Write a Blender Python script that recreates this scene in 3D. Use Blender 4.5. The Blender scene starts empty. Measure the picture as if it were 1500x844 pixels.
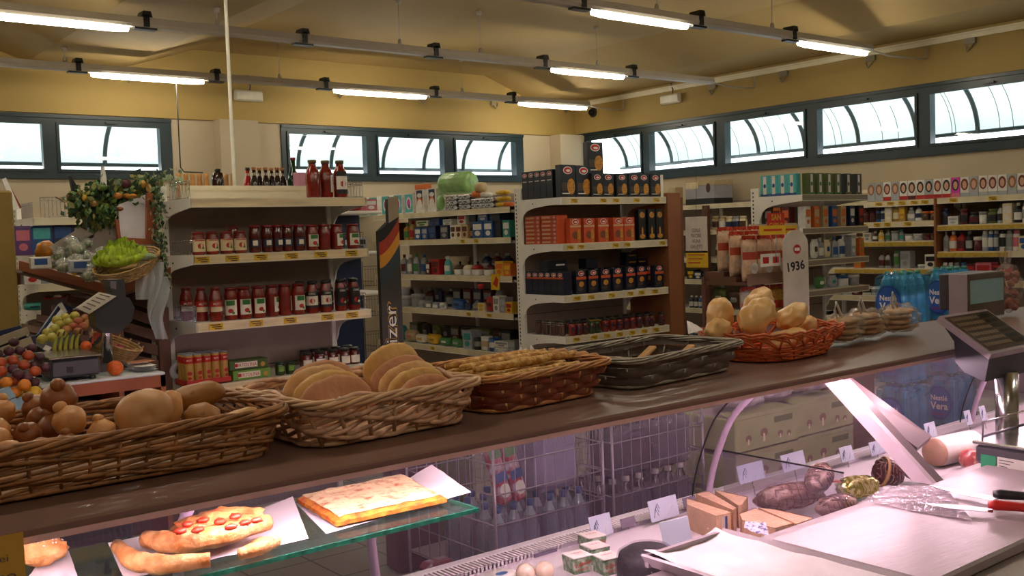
import bpy, math, random
from math import sin, cos, pi, radians, sqrt, atan2
from mathutils import Vector, Matrix, Euler, noise
random.seed(7)
SC = bpy.context.scene
COL = SC.collection

# ------------------------------------------------------------------ camera
YAW, PITCH, ROLL, FPX, EYE = radians(38.5146), radians(3.0471), radians(1.9693), 1481.06, 1.62
_f = Vector((sin(YAW)*cos(PITCH), cos(YAW)*cos(PITCH), -sin(PITCH)))
_r = Vector((cos(YAW), -sin(YAW), 0)); _d = _f.cross(_r)
CR = _r*cos(ROLL) + _d*sin(ROLL); CD = -_r*sin(ROLL) + _d*cos(ROLL); CF = _f
cd = bpy.data.cameras.new('camera'); cam = bpy.data.objects.new('camera', cd); COL.objects.link(cam)
cd.sensor_fit = 'HORIZONTAL'; cd.sensor_width = 36; cd.lens = 36*FPX/1500; cd.clip_start = .02; cd.clip_end = 200
m = Matrix((CR, -CD, -CF)).transposed().to_4x4(); m.translation = Vector((0, 0, EYE)); cam.matrix_world = m
SC.camera = cam

def P(px, py, ax, v):
    """the point of the place seen at a pixel on a real plane X, Y or Z = v"""
    d = CR*((px-750)/FPX) + CD*((py-422)/FPX) + CF
    i = 'XYZ'.index(ax); o = Vector((0, 0, EYE)); return o + d*((v-o[i])/d[i])

# ------------------------------------------------------------------ materials
def lin(h):
    if isinstance(h, str):
        h = h.lstrip('#'); c = [int(h[i:i+2], 16)/255 for i in (0, 2, 4)]
    else: c = h
    return tuple(x/12.92 if x <= .04045 else ((x+.055)/1.055)**2.4 for x in c)
_M = {}
def mat(name, col='#888888', rough=.55, metal=0., var=.06, scale=8., bump=0., bscale=60., spec=.5, coat=0., sub=0., col2=None, thr=None, stretch=None, detail=4.):
    if name in _M: return _M[name]
    m = bpy.data.materials.new(name); m.use_nodes = True; nt = m.node_tree; N = nt.nodes; L = nt.links
    b = N['Principled BSDF']; c = lin(col)
    b.inputs['Roughness'].default_value = rough; b.inputs['Metallic'].default_value = metal
    b.inputs['Specular IOR Level'].default_value = spec
    if coat: b.inputs['Coat Weight'].default_value = coat; b.inputs['Coat Roughness'].default_value = .1
    tc = N.new('ShaderNodeTexCoord'); src = tc.outputs['Object']
    if stretch:
        mp = N.new('ShaderNodeMapping'); mp.inputs['Scale'].default_value = stretch; L.new(src, mp.inputs['Vector']); src = mp.outputs['Vector']
    n = N.new('ShaderNodeTexNoise'); n.inputs['Scale'].default_value = scale; n.inputs['Detail'].default_value = detail
    L.new(src, n.inputs['Vector'])
    r = N.new('ShaderNodeValToRGB')
    c2 = lin(col2) if col2 else tuple(min(1, x*(1+var*2)) for x in c)
    c1 = c if col2 else tuple(x*(1-var*2) for x in c)
    lo, hi = thr or (.3, .7)
    r.color_ramp.elements[0].position = lo; r.color_ramp.elements[1].position = hi
    r.color_ramp.elements[0].color = (*c1, 1); r.color_ramp.elements[1].color = (*c2, 1)
    L.new(n.outputs['Fac'], r.inputs['Fac']); L.new(r.outputs['Color'], b.inputs['Base Color'])
    if bump:
        n2 = N.new('ShaderNodeTexNoise'); n2.inputs['Scale'].default_value = bscale; L.new(src, n2.inputs['Vector'])
        bp = N.new('ShaderNodeBump'); bp.inputs['Strength'].default_value = bump; bp.inputs['Distance'].default_value = .01
        L.new(n2.outputs['Fac'], bp.inputs['Height']); L.new(bp.outputs['Normal'], b.inputs['Normal'])
    if sub:
        b.inputs['Subsurface Weight'].default_value = sub; b.inputs['Subsurface Radius'].default_value = (.02, .01, .005); b.inputs['Subsurface Scale'].default_value = .5
    _M[name] = m; return m
def emis(name, col, st):
    if name in _M: return _M[name]
    m = bpy.data.materials.new(name); m.use_nodes = True; b = m.node_tree.nodes['Principled BSDF']
    b.inputs['Base Color'].default_value = (.8, .8, .8, 1); b.inputs['Emission Color'].default_value = (*lin(col), 1); b.inputs['Emission Strength'].default_value = st
    _M[name] = m; return m
def film(name, tint='#ffffff', gloss=.12, opac=.0, rough=.08, col='#ffffff', bump=0., bscale=30., edge=.7):
    """thin clear sheet (glass pane, plastic film): see-through with a fresnel sheen and a little body colour"""
    if name in _M: return _M[name]
    m = bpy.data.materials.new(name); m.use_nodes = True; nt = m.node_tree; N = nt.nodes; L = nt.links
    N.remove(N['Principled BSDF']); out = N['Material Output']
    t = N.new('ShaderNodeBsdfTransparent'); t.inputs['Color'].default_value = (*lin(tint), 1)
    g = N.new('ShaderNodeBsdfGlossy'); g.inputs['Roughness'].default_value = rough
    d = N.new('ShaderNodeBsdfDiffuse'); d.inputs['Color'].default_value = (*lin(col), 1)
    lw = N.new('ShaderNodeLayerWeight'); pw = N.new('ShaderNodeMath'); pw.operation = 'POWER'; pw.inputs[1].default_value = 4.5; L.new(lw.outputs['Facing'], pw.inputs[0])
    mm = N.new('ShaderNodeMath'); mm.operation = 'MULTIPLY_ADD'; mm.inputs[1].default_value = edge if not bump else edge*.35; mm.inputs[2].default_value = gloss*(.35 if not bump else .06); L.new(pw.outputs[0], mm.inputs[0])
    mm.use_clamp = True
    a = N.new('ShaderNodeMixShader'); a.inputs['Fac'].default_value = opac; L.new(t.outputs[0], a.inputs[1]); L.new(d.outputs[0], a.inputs[2])
    b = N.new('ShaderNodeMixShader'); L.new(mm.outputs[0], b.inputs['Fac']); L.new(a.outputs[0], b.inputs[1]); L.new(g.outputs[0], b.inputs[2])
    L.new(b.outputs[0], out.inputs['Surface'])
    if bump:
        n2 = N.new('ShaderNodeTexNoise'); n2.inputs['Scale'].default_value = bscale
        tc = N.new('ShaderNodeTexCoord'); L.new(tc.outputs['Object'], n2.inputs['Vector'])
        bp = N.new('ShaderNodeBump'); bp.inputs['Strength'].default_value = bump; bp.inputs['Distance'].default_value = .02
        L.new(n2.outputs['Fac'], bp.inputs['Height']); L.new(bp.outputs['Normal'], g.inputs['Normal']); L.new(bp.outputs['Normal'], lw.inputs['Normal'])
    _M[name] = m; return m
def cm(h, rough=.5, **k):
    return mat('paint_'+h.lstrip('#')+('_%d' % int(rough*100)), h, rough, **k)

# ------------------------------------------------------------------ mesh builder
class MB:
    def __init__(s): s.v = []; s.f = []; s.mi = []; s.sm = []; s.mats = []
    def mid(s, m):
        if m not in s.mats: s.mats.append(m)
        return s.mats.index(m)
    def add(s, vs, fs, m, smooth=False, M=None):
        o = len(s.v); i = s.mid(m)
        if M is not None: vs = [M @ Vector(v) for v in vs]
        s.v += [tuple(v) for v in vs]
        s.f += [tuple(o+k for k in f) for f in fs]; s.mi += [i]*len(fs); s.sm += [smooth]*len(fs); return s
    def box(s, x0, x1, y0, y1, z0, z1, m, M=None):
        vs = [(x, y, z) for z in (z0, z1) for y in (y0, y1) for x in (x0, x1)]
        fs = [(0, 2, 3, 1), (4, 5, 7, 6), (0, 1, 5, 4), (1, 3, 7, 5), (3, 2, 6, 7), (2, 0, 4, 6)]
        return s.add(vs, fs, m, False, M)
    def bbox(s, x0, x1, y0, y1, z0, z1, m, b=.004, M=None):
        """box with chamfered vertical and horizontal edges"""
        cx, cy, cz = (x0+x1)/2, (y0+y1)/2, (z0+z1)/2; hx, hy, hz = (x1-x0)/2, (y1-y0)/2, (z1-z0)/2
        b = min(b, hx*.9, hy*.9, hz*.9); vs = []; idx = {}
        for sx in (-1, 1):
            for sy in (-1, 1):
                for sz in (-1, 1):
                    for a in range(3):
                        h = [hx-b, hy-b, hz-b]; h[a] += b
                        idx[(sx, sy, sz, a)] = len(vs); vs.append((cx+sx*h[0], cy+sy*h[1], cz+sz*h[2]))
        fs = []
        S = (-1, 1)
        for g in S:
            fs.append([idx[(g, a, c, 0)] for a, c in ((-1, -1), (1, -1), (1, 1), (-1, 1))])
            fs.append([idx[(a, g, c, 1)] for a, c in ((-1, -1), (1, -1), (1, 1), (-1, 1))])
            fs.append([idx[(a, c, g, 2)] for a, c in ((-1, -1), (1, -1), (1, 1), (-1, 1))])
            for h in S:
                fs.append([idx[(g, h, -1, 0)], idx[(g, h, 1, 0)], idx[(g, h, 1, 1)], idx[(g, h, -1, 1)]])
                fs.append([idx[(g, -1, h, 0)], idx[(g, 1, h, 0)], idx[(g, 1, h, 2)], idx[(g, -1, h, 2)]])
                fs.append([idx[(-1, g, h, 1)], idx[(1, g, h, 1)], idx[(1, g, h, 2)], idx[(-1, g, h, 2)]])
                for k in S: fs.append([idx[(g, h, k, a)] for a in range(3)])
        # orient outward
        out = []
        for f in fs:
            p = [Vector(vs[i]) for i in f]; n = (p[1]-p[0]).cross(p[2]-p[0]); c = sum(p, Vector())/len(p)-Vector((cx, cy, cz))
            out.append(tuple(f) if n.dot(c) > 0 else tuple(reversed(f)))
        return s.add(vs, out, m, False, M)
    def tube(s, pts, r, m, n=6, closed=False, smooth=True, caps=True, flat=1., M=None):
        pts = [Vector(p) for p in pts]; k = len(pts); vs = []; up0 = None
        rr = r if hasattr(r, '__len__') else [r]*k
        for i, p in enumerate(pts):
            a = pts[(i-1) % k] if (closed or i > 0) else p; b = pts[(i+1) % k] if (closed or i < k-1) else p
            t = (b-a); t = t.normalized() if t.length > 1e-9 else Vector((0, 0, 1))
            if up0 is None: up0 = Vector((0, 0, 1)) if abs(t.z) < .9 else Vector((1, 0, 0))
            u = up0 - t*up0.dot(t)
            if u.length < 1e-4: u = Vector((1, 0, 0)) - t*t.x
            u.normalize(); up0 = u; w = t.cross(u)
            for j in range(n):
                q = 2*pi*j/n; vs.append(p + u*(cos(q)*rr[i]) + w*(sin(q)*rr[i]*flat))
        fs = []
        for i in range(k if closed else k-1):
            o, q = i*n, ((i+1) % k)*n
            for j in range(n): fs.append((o+j, o+(j+1) % n, q+(j+1) % n, q+j))
        if caps and not closed:
            fs.append(tuple(range(n-1, -1, -1))); fs.append(tuple((k-1)*n+j for j in range(n)))
        return s.add(vs, fs, m, smooth, M)
    def lathe(s, prof, m, n=16, smooth=True, M=None, cap=True, sx=1., sy=1.):
        vs = []; fs = []
        for r, z in prof:
            for j in range(n): q = 2*pi*j/n; vs.append((r*cos(q)*sx, r*sin(q)*sy, z))
        for i in range(len(prof)-1):
            for j in range(n): fs.append((i*n+j, i*n+(j+1) % n, (i+1)*n+(j+1) % n, (i+1)*n+j))
        if cap:
            fs.append(tuple(range(n-1, -1, -1))); fs.append(tuple((len(prof)-1)*n+j for j in range(n)))
        return s.add(vs, fs, m, smooth, M)
    def band(s, r, z0, z1, a0, a1, m, n=8, M=None, r1=None):
        """part of a cylinder wall: a label wrapped round a jar (angles in degrees, -90 faces -Y)"""
        vs = []; r1 = r if r1 is None else r1
        for i in range(n+1):
            q = radians(a0+(a1-a0)*i/n); vs += [(r*cos(q), r*sin(q), z0), (r1*cos(q), r1*sin(q), z1)]
        return s.add(vs, [(2*i, 2*i+2, 2*i+3, 2*i+1) for i in range(n)], m, True, M)
    def prism(s, poly, d0, d1, m, plane='XZ', M=None, smooth=False):
        """extrude a polygon: XZ polygons along Y, YZ along X, XY along Z"""
        k = len(poly)
        def q(p, d): return {'XZ': (p[0], d, p[1]), 'YZ': (d, p[0], p[1]), 'XY': (p[0], p[1], d)}[plane]
        vs = [q(p, d0) for p in poly] + [q(p, d1) for p in poly]
        fs = [tuple(range(k)), tuple(range(2*k-1, k-1, -1))] + [(i, k+i, k+(i+1) % k, (i+1) % k) for i in range(k)]
        return s.add(vs, fs, m, smooth, M)
    def disc(s, cx, cz, rx, rz, y, m, n=16, M=None):
        """flat ellipse facing -Y"""
        vs = [(cx+rx*cos(2*pi*j/n), y, cz+rz*sin(2*pi*j/n)) for j in range(n)]
        return s.add(vs, [tuple(range(n))], m, False, M)
    def rect(s, x0, x1, z0, z1, y, m, M=None):
        return s.add([(x0, y, z0), (x1, y, z0), (x1, y, z1), (x0, y, z1)], [(0, 1, 2, 3)], m, False, M)
    def blob(s, c, dims, m, nu=20, nv=12, amp=.06, fr=2.5, seed=0, pw=1., M=None, fn=None):
        """lumpy rounded body"""
        vs = []; fs = []; c = Vector(c); so = Vector((seed*3.7, seed*1.3, seed*7.1))
        def pt(u, v):
            x, y, z = sin(v)*cos(u), sin(v)*sin(u), cos(v)
            if pw != 1.: x, y, z = [math.copysign(abs(t)**pw, t) for t in (x, y, z)]
            k = 1+amp*noise.noise(Vector((x, y, z))*fr+so)*2
            p = Vector((x*dims[0]*k, y*dims[1]*k, z*dims[2]*k))
            if fn: p = fn(p)
            return c+p
        vs.append(pt(0, 0))
        for i in range(1, nv):
            for j in range(nu): vs.append(pt(2*pi*j/nu, pi*i/nv))
        vs.append(pt(0, pi)); e = len(vs)-1
        for j in range(nu):
            fs.append((0, 1+j, 1+(j+1) % nu)); fs.append((e, e-nu+(j+1) % nu, e-nu+j))
        for i in range(nv-2):
            o = 1+i*nu
            for j in range(nu): fs.append((o+j, o+nu+j, o+nu+(j+1) % nu, o+(j+1) % nu))
        return s.add(vs, fs, m, True, M)
    def grid(s, fn, nx, ny, m, smooth=True, M=None, thick=0.):
        vs = [fn(i/nx, j/ny) for j in range(ny+1) for i in range(nx+1)]
        fs = [(j*(nx+1)+i, j*(nx+1)+i+1, (j+1)*(nx+1)+i+1, (j+1)*(nx+1)+i) for j in range(ny) for i in range(nx)]
        s.add(vs, fs, m, smooth, M)
        if thick:
            vs2 = [(v[0], v[1], v[2]-thick) for v in vs]; s.add(vs2, [tuple(reversed(f)) for f in fs], m, smooth, M)
            b = [i for i in range(nx+1)] + [j*(nx+1)+nx for j in range(1, ny+1)] + [ny*(nx+1)+i for i in range(nx-1, -1, -1)] + [j*(nx+1) for j in range(ny-1, 0, -1)]
            w = [vs[i] for i in b] + [vs2[i] for i in b]; k = len(b)
            s.add(w, [(i, k+i, k+(i+1) % k, (i+1) % k) for i in range(k)], m, False, M)
        return s
    def text(s, txt, size, m, M, center=True, bold=0., sx=1.):
        vs, fs = glyphs(txt, bold); 
        if not vs: return s
        x0 = min(v[0] for v in vs); x1 = max(v[0] for v in vs); z0 = min(v[1] for v in vs); z1 = max(v[1] for v in vs)
        k = size/max(1e-6, (z1-z0)); ox = (x0+x1)/2 if center else x0; oz = (z0+z1)/2
        return s.add([((v[0]-ox)*k*sx, 0, (v[1]-oz)*k) for v in vs], fs, m, False, M)
    def build(s, name, parent=None, loc=None, rot=None):
        me = bpy.data.meshes.new(name); me.from_pydata(s.v, [], s.f)
        for m in s.mats: me.materials.append(m)
        me.polygons.foreach_set('material_index', s.mi); me.polygons.foreach_set('use_smooth', s.sm); me.update()
        o = bpy.data.objects.new(name, me); COL.objects.link(o)
        if parent is not None: o.parent = parent
        if loc is not None: o.location = loc
        if rot is not None: o.rotation_euler = rot
        return o
_G = {}
def glyphs(txt, bold=0.):
    if (txt, bold) in _G: return _G[(txt, bold)]
    cu = bpy.data.curves.new('lettering', 'FONT'); cu.body = txt; cu.size = 1; cu.offset = bold; cu.resolution_u = 2
    ob = bpy.data.objects.new('lettering', cu); me = bpy.data.meshes.new_from_object(ob)
    vs = [(v.co.x, v.co.y) for v in me.vertices]; fs = [tuple(p.vertices) for p in me.polygons]
    bpy.data.objects.remove(ob); bpy.data.curves.remove(cu); bpy.data.meshes.remove(me)
    _G[(txt, bold)] = (vs, fs); return vs, fs
def T(x=0, y=0, z=0, rz=0, rx=0, ry=0): return Matrix.Translation((x, y, z)) @ Euler((rx, ry, rz)).to_matrix().to_4x4()

# ------------------------------------------------------------------ things
def tag(o, label, cat, group=None):
    o['label'] = label; o['category'] = cat
    if group: o['group'] = group
    return o
def thing(name, label, cat, loc=(0, 0, 0), rz=0, group=None, rot=None):
    o = bpy.data.objects.new(name, None); COL.objects.link(o); o.empty_display_size = .05
    o.location = loc; o.rotation_euler = rot or (0, 0, rz); return tag(o, label, cat, group)
def struct(mb, name):
    o = mb.build(name); o['kind'] = 'structure'; return o
def kids(o): return [c for c in _ALL() if c.parent == o]
def _ALL(): return list(bpy.data.objects)
_kid = {}
def reg(root):
    """remember a thing's tree once so that copies are quick"""
    _kid[root.name] = [(c, [g for g in bpy.data.objects if g.parent == c]) for c in bpy.data.objects if c.parent == root]; return root
def dup(root, loc, rz=0, label=None, group=None, rot=None, scale=None):
    if root.name not in _kid: reg(root)
    r = root.copy(); COL.objects.link(r); r.location = loc; r.rotation_euler = rot or (0, 0, rz)
    if scale: r.scale = scale
    if label: r['label'] = label
    if group: r['group'] = group
    for ch, gs in _kid[root.name]:
        c = ch.copy(); COL.objects.link(c); c.parent = r
        for g in gs: d = g.copy(); COL.objects.link(d); d.parent = c
    return r
ORD = 'first second third fourth fifth sixth seventh eighth ninth tenth eleventh twelfth thirteenth fourteenth fifteenth sixteenth seventeenth eighteenth nineteenth twentieth'.split()
ORD += ['twenty-'+o for o in ORD[:9]] + ['thirtieth'] + ['thirty-'+o for o in ORD[:9]] + ['fortieth'] + ['forty-'+o for o in ORD[:9]]
def relax(pts, radii, n=60, k=1.0):
    """push round things apart until none of them overlap"""
    pts = [Vector(p) for p in pts]
    for _ in range(n):
        moved = False
        for i in range(len(pts)):
            for j in range(i+1, len(pts)):
                d = pts[j]-pts[i]; need = (radii[i]+radii[j])*k; L_ = d.length
                if L_ < need:
                    d = d/L_ if L_ > 1e-6 else Vector((1, 0, 0)); s = (need-L_)*.51; pts[i] -= d*s; pts[j] += d*s; moved = True
        if not moved: break
    return pts
class Row:
    """hands out a prototype first, then copies of it"""
    def __init__(s, make): s.make = make; s.first = None
    def put(s, loc, rz, label, group, rot=None, scale=None):
        if s.first is None:
            s.first = s.make(); o = s.first; o.location = loc; o.rotation_euler = rot or (0, 0, rz)
            if scale: o.scale = scale
            o['label'] = label; o['group'] = group; reg(o); return o
        return dup(s.first, loc, rz, label, group, rot, scale)
# ================================================================== the setting
XR, YB = 8.747, 9.6
M_ochre = mat('ochre_paint', '#a98f52', .75, var=.03, scale=1.5)
M_ceil = mat('ceiling_paint', '#b09660', .8, var=.05, scale=.8)
M_cream = mat('cream_wall', '#b8a98f', .8, var=.03, scale=2)
M_frame = mat('green_frame', '#0c252b', .35, var=.05)
M_white = mat('white_metal', '#eeebe4', .4, var=.02)
M_offw = mat('cream_metal', '#e4dabd', .45, var=.03)
M_dark = mat('black_plastic', '#17181a', .4)
M_chrome = mat('steel', '#c9c9cc', .22, metal=1.)
M_glass = film('window_glass', '#f4f8f8', .10, .0, .02)
M_tile = mat('floor_tile', '#8d8a84', .3, var=.05, scale=3)

def brickmat():
    m = bpy.data.materials.new('grey_floor_tiles'); m.use_nodes = True; nt = m.node_tree; N = nt.nodes; L = nt.links; b = N['Principled BSDF']
    t = N.new('ShaderNodeTexBrick'); t.offset = 0; t.inputs['Scale'].default_value = 1; t.inputs['Brick Width'].default_value = .33; t.inputs['Row Height'].default_value = .33
    t.inputs['Mortar Size'].default_value = .006; t.inputs['Color1'].default_value = (*lin('#8f8b82'), 1); t.inputs['Color2'].default_value = (*lin('#858178'), 1); t.inputs['Mortar'].default_value = (*lin('#45433e'), 1)
    tc = N.new('ShaderNodeTexCoord'); L.new(tc.outputs['Object'], t.inputs['Vector']); L.new(t.outputs['Color'], b.inputs['Base Color']); b.inputs['Roughness'].default_value = .35
    return m
fl = MB(); fl.box(-4, XR, -3, YB, -.1, 0, brickmat()); struct(fl, 'floor')

# ceiling: shallow folds that run away from the counter
prof = [(-4, 3.5), (-2.6, 3.5), (-1.9, 3.27), (-1.2, 3.27), (-.5, 3.5), (1.6, 3.5), (2.3, 3.27), (3.1, 3.27), (3.8, 3.5), (7.3, 3.5), (7.95, 3.27), (XR+.1, 3.27)]
cl = MB(); poly = prof + [(XR+.1, 3.9), (-4, 3.9)]
cl.prism(poly, -3, YB+.1, M_ceil, 'XZ'); struct(cl, 'ceiling')

# windows: openings given as (a0, a1) along the wall, sill and head
def wall(name, axis, c, out, a0, a1, holes, zsill, zhead, zband):
    """wall with a strip of openings; cream below zband, ochre above; 'out' is the outward direction"""
    mb = MB(); t = .14
    def bx(u0, u1, z0, z1, m, d=0.):
        lo, hi = sorted((c-out*d, c+out*t))
        if axis == 'Y': mb.box(u0, u1, lo, hi, z0, z1, m)
        else: mb.box(lo, hi, u0, u1, z0, z1, m)
    bx(a0, a1, 0, zsill, M_cream); bx(a0, a1, zband, 3.6, M_ochre, .03)
    e = a0
    for h0, h1 in sorted(holes):
        bx(e, h0, zsill, zband, M_cream); bx(h0, h1, zhead, zband, M_cream) if zband > zhead+.001 else None; e = h1
    bx(e, a1, zsill, zband, M_cream)
    return struct(mb, name)
B1, B2 = (0.9, 3.545), (4.68, 7.875)
wall('wall_back', 'Y', YB, 1, -4, XR+.14, [B1, B2], 2.25, 2.82, 2.83)
wall('wall_right', 'X', XR, 1, -3, YB, [(1.9, 9.55)], 2.2, 2.85, 2.853)
w = MB(); w.box(-4.14, -4, -3, YB, 0, 3.6, M_cream); struct(w, 'wall_left')
w = MB(); w.box(-4, XR, -3.14, -3, 0, 3.6, M_cream); struct(w, 'wall_front')
# concrete pilasters
p = MB(); p.box(3.97, 4.37, YB-.16, YB, 0, 2.83, M_cream); struct(p, 'trim_1')
p = MB(); p.box(8.32, XR, YB-.2, YB, 0, 2.83, M_cream); struct(p, 'trim_2')
p = MB(); p.box(XR-.05, XR+.0, -3, YB-.03, 3.185, 3.235, M_offw); p.box(XR-.07, XR-.0, -3, YB-.03, 3.225, 3.24, M_offw); DUCT = struct(p, 'trim_3')

def window(n, axis, c, a0, a1, z0, z1, panes, pz0, pz1):
    """one ribbon window: dark green frame with sashes, glass panes, handles"""
    root = bpy.data.objects.new('window_%d' % n, None); COL.objects.link(root); root['kind'] = 'structure'
    def bx(mb, u0, u1, d0, d1, w0, w1, m):
        if axis == 'Y': mb.box(u0, u1, c+d0, c+d1, w0, w1, m)
        else: mb.box(c+d0, c+d1, u0, u1, w0, w1, m)
    f = MB(); es = [a0]+[x for p_ in panes for x in p_]+[a1]
    bx(f, a0, a1, -.02, .08, z0, pz0, M_frame); bx(f, a0, a1, -.02, .08, pz1, z1, M_frame)
    for i in range(0, len(es), 2): bx(f, es[i], es[i+1], -.02, .08, pz0, pz1, M_frame)
    bx(f, a0, a1, -.035, -.02, z0, z0+.03, M_frame); bx(f, a0, a1, -.035, -.02, z1-.03, z1, M_frame)
    f.build('window_frame', root)
    for u0, u1 in panes:
        s = MB(); w = .012
        for q in ((u0-w, u0+w, pz0-w, pz1+w), (u1-w, u1+w, pz0-w, pz1+w), (u0+w, u1-w, pz0-w, pz0+w), (u0+w, u1-w, pz1-w, pz1+w)): bx(s, q[0], q[1], -.035, -.02, q[2], q[3], M_frame)
        mid = (u0+u1)/2; bx(s, mid-.05, mid+.05, -.055, -.035, pz1+.012, pz1+.03, M_frame)
        so = s.build('window_sash', root)
        g = MB(); bx(g, u0, u1, .02, .026, pz0, pz1, M_glass); g.build('window_glass', so)
window(1, 'Y', YB, B1[0], B1[1], 2.25, 2.82, [(1.0, 2.40), (2.52, 3.44)], 2.325, 2.742)
window(2, 'Y', YB, B2[0], B2[1], 2.25, 2.82, [(4.75, 5.68), (5.81, 6.70), (6.85, 7.76)], 2.32, 2.742)
window(3, 'X', XR, 1.9, 9.55, 2.2, 2.85, [(2.4, 3.6), (3.72, 4.82), (4.945, 6.004), (6.14, 7.168), (7.31, 8.294), (8.416, 9.375)], 2.295, 2.762)

# ------------------------------------------------------------------ translucent barrel canopies outside
def translucent():
    m = bpy.data.materials.new('milky_polycarbonate'); m.use_nodes = True; nt = m.node_tree; N = nt.nodes; L = nt.links
    N.remove(N['Principled BSDF']); o = N['Material Output']
    d = N.new('ShaderNodeBsdfDiffuse'); t = N.new('ShaderNodeBsdfTranslucent'); a = N.new('ShaderNodeMixShader')
    tc = N.new('ShaderNodeTexCoord'); n = N.new('ShaderNodeTexNoise'); n.inputs['Scale'].default_value = 5
    L.new(tc.outputs['Object'], n.inputs['Vector']); r = N.new('ShaderNodeValToRGB')
    r.color_ramp.elements[0].color = (.25, .29, .275, 1); r.color_ramp.elements[1].color = (.33, .365, .35, 1); L.new(n.outputs['Fac'], r.inputs['Fac'])
    L.new(r.outputs[0], d.inputs['Color']); L.new(r.outputs[0], t.inputs['Color']); a.inputs['Fac'].default_value = .8
    L.new(d.outputs[0], a.inputs[1]); L.new(t.outputs[0], a.inputs[2]); L.new(a.outputs[0], o.inputs['Surface']); return m
M_poly = translucent(); M_seam = mat('canopy_seam', '#7c8884', .6)
def canopy(axis, c, a0, a1, ribs, depth, zt, zb, nseam):
    def pt(u, q, k=0.):
        d = c + .02 + (depth+k)*sin(q); z = zb + (zt-zb+k)*cos(q)
        return (u, d, z) if axis == 'Y' else (d, u, z)
    root = thing('barrel_canopy', 'milky arched canopy with dark ribs outside the '+('back' if axis == 'Y' else 'right')+' wall windows', 'canopy', (0, 0, 0))
    mb = MB(); mb.grid(lambda x, y: pt(a0+(a1-a0)*x, y*pi/2, .02), 8, 12, M_poly); mb.build('canopy_sheet', root)
    for u in ribs:
        r = MB(); r.tube([pt(u, q*pi/24) for q in range(13)], .022, M_frame, 6); r.build('canopy_rib', root)
    b = MB(); b.tube([pt(a0, pi/2), pt(a1, pi/2)], .02, M_frame, 6); b.build('canopy_rail', root)
    s = MB()
    for i in range(nseam):
        u = a0+(a1-a0)*(i+.5)/nseam+random.uniform(-.08, .08)
        if min(abs(u-r_) for r_ in ribs) > .1: s.tube([pt(u, q*pi/24, .008) for q in range(2, 13)], .004, M_seam, 4)
    s.build('sheet_seam', root)
canopy('Y', YB+.15, .3, 8.86, [1.2, 2.1, 3.2, 4.3, 5.33, 5.75, 6.45, 7.04, 7.64, 8.22], .75, 2.98, 2.455, 0)
canopy('X', XR+.15, 1.2, 9.72, [1.6, 2.3, 2.95, 3.6, 4.2, 4.85, 5.48, 6.14, 6.81, 7.446, 8.08, 8.8, 9.6], .75, 3.0, 2.45, 46)
# low hills and rooftops far off, seen under the canopy
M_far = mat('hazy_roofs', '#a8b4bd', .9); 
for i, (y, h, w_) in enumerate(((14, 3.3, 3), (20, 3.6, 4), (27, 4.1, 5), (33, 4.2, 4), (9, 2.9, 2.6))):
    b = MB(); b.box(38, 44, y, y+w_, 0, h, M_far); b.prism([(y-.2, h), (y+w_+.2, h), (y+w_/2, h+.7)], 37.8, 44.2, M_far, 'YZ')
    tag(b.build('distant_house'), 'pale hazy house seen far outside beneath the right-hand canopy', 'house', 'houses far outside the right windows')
g = MB(); g.box(XR+.2, 90, -40, 60, -.3, -.1, mat('asphalt', '#8f9294', .9)); g.box(-40, 90, YB+.2, 60, -.32, -.12, mat('asphalt', '#8f9294', .9)); o = struct(g, 'ground')

# ------------------------------------------------------------------ lighting tracks
M_tube = emis('fluorescent_tube', '#fff4dc', 38.)
M_rail = mat('track_rail', '#b4ab9c', .4, var=.02)
def track(Y, xs, x0, x1, label, hang):
    """ceiling light line: rail, lit tubes (a, b), dark clips, hangers and its feed cable"""
    r = thing('light_track', label, 'ceiling light', ((x0+x1)/2, Y, 3.1)); ox = (x0+x1)/2
    mb = MB(); mb.prism([(-.035, .045), (.035, .045), (.045, .0), (.03, -.02), (-.03, -.02), (-.045, .0)], x0-ox, x1-ox, M_rail, 'YZ'); mb.build('rail', r)
    cl = set()
    for a, b in xs:
        t = MB(); k = 10; pts = [(a-ox+(b-a)*i/k, 0, -.035) for i in range(k+1)]; t.tube(pts, [.018]+[.026]*(k-1)+[.018], M_tube, 10); t.build('fluorescent_tube', r)
        cl.add(a-.11); cl.add(b+.11)
    per = 1.155
    u = xs[0][0]-.1
    k = 1
    while u-k*per > x0: cl.add(u-k*per); k += 1
    for j in range(len(xs)-1):
        g0, g1 = xs[j][1]+.1, xs[j+1][0]-.1; n = round((g1-g0)/per)
        for i in range(1, n): cl.add(g0+(g1-g0)*i/n)
    for u in sorted(cl):
        if u < x0 or u > x1: continue
        c = MB(); c.box(u-ox-.075, u-ox+.075, -.03, .03, -.034, -.016, M_dark); c.prism([(u-ox-.035, .045), (u-ox-.02, .085), (u-ox+.03, .085), (u-ox+.04, .045)], -.05, .05, M_dark); c.box(u-ox-.02, u-ox+.02, -.05, -.04, -.02, .06, M_dark)
        c.build('clip', r)
    for u in hang:
        zc = ceil_z(u); h = MB(); h.tube([(u-ox, 0, .045), (u-ox, 0, zc-3.1)], .003, M_rail, 5); h.lathe([(.02, zc-3.1-.03), (.025, zc-3.1)], M_rail, 8, M=T(u-ox)); h.lathe([(.022, .045), (.012, .09)], M_rail, 6, M=T(u-ox)); h.build('hanger', r)
    h = MB(); h.tube([(x1-ox, 0, .0), (x1-ox+.25, -.02, -.03), (XR-ox-.15, -.12, -.045), (XR-ox-.06, -.12, -.03), (XR-ox-.055, -.12, .08)], .008, M_rail, 6); h.build('feed_cable', r)
def ceil_z(x):
    for (a, za), (b, zb) in zip(prof, prof[1:]):
        if a <= x <= b: return za+(zb-za)*(x-a)/(b-a)
    return 3.3
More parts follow.
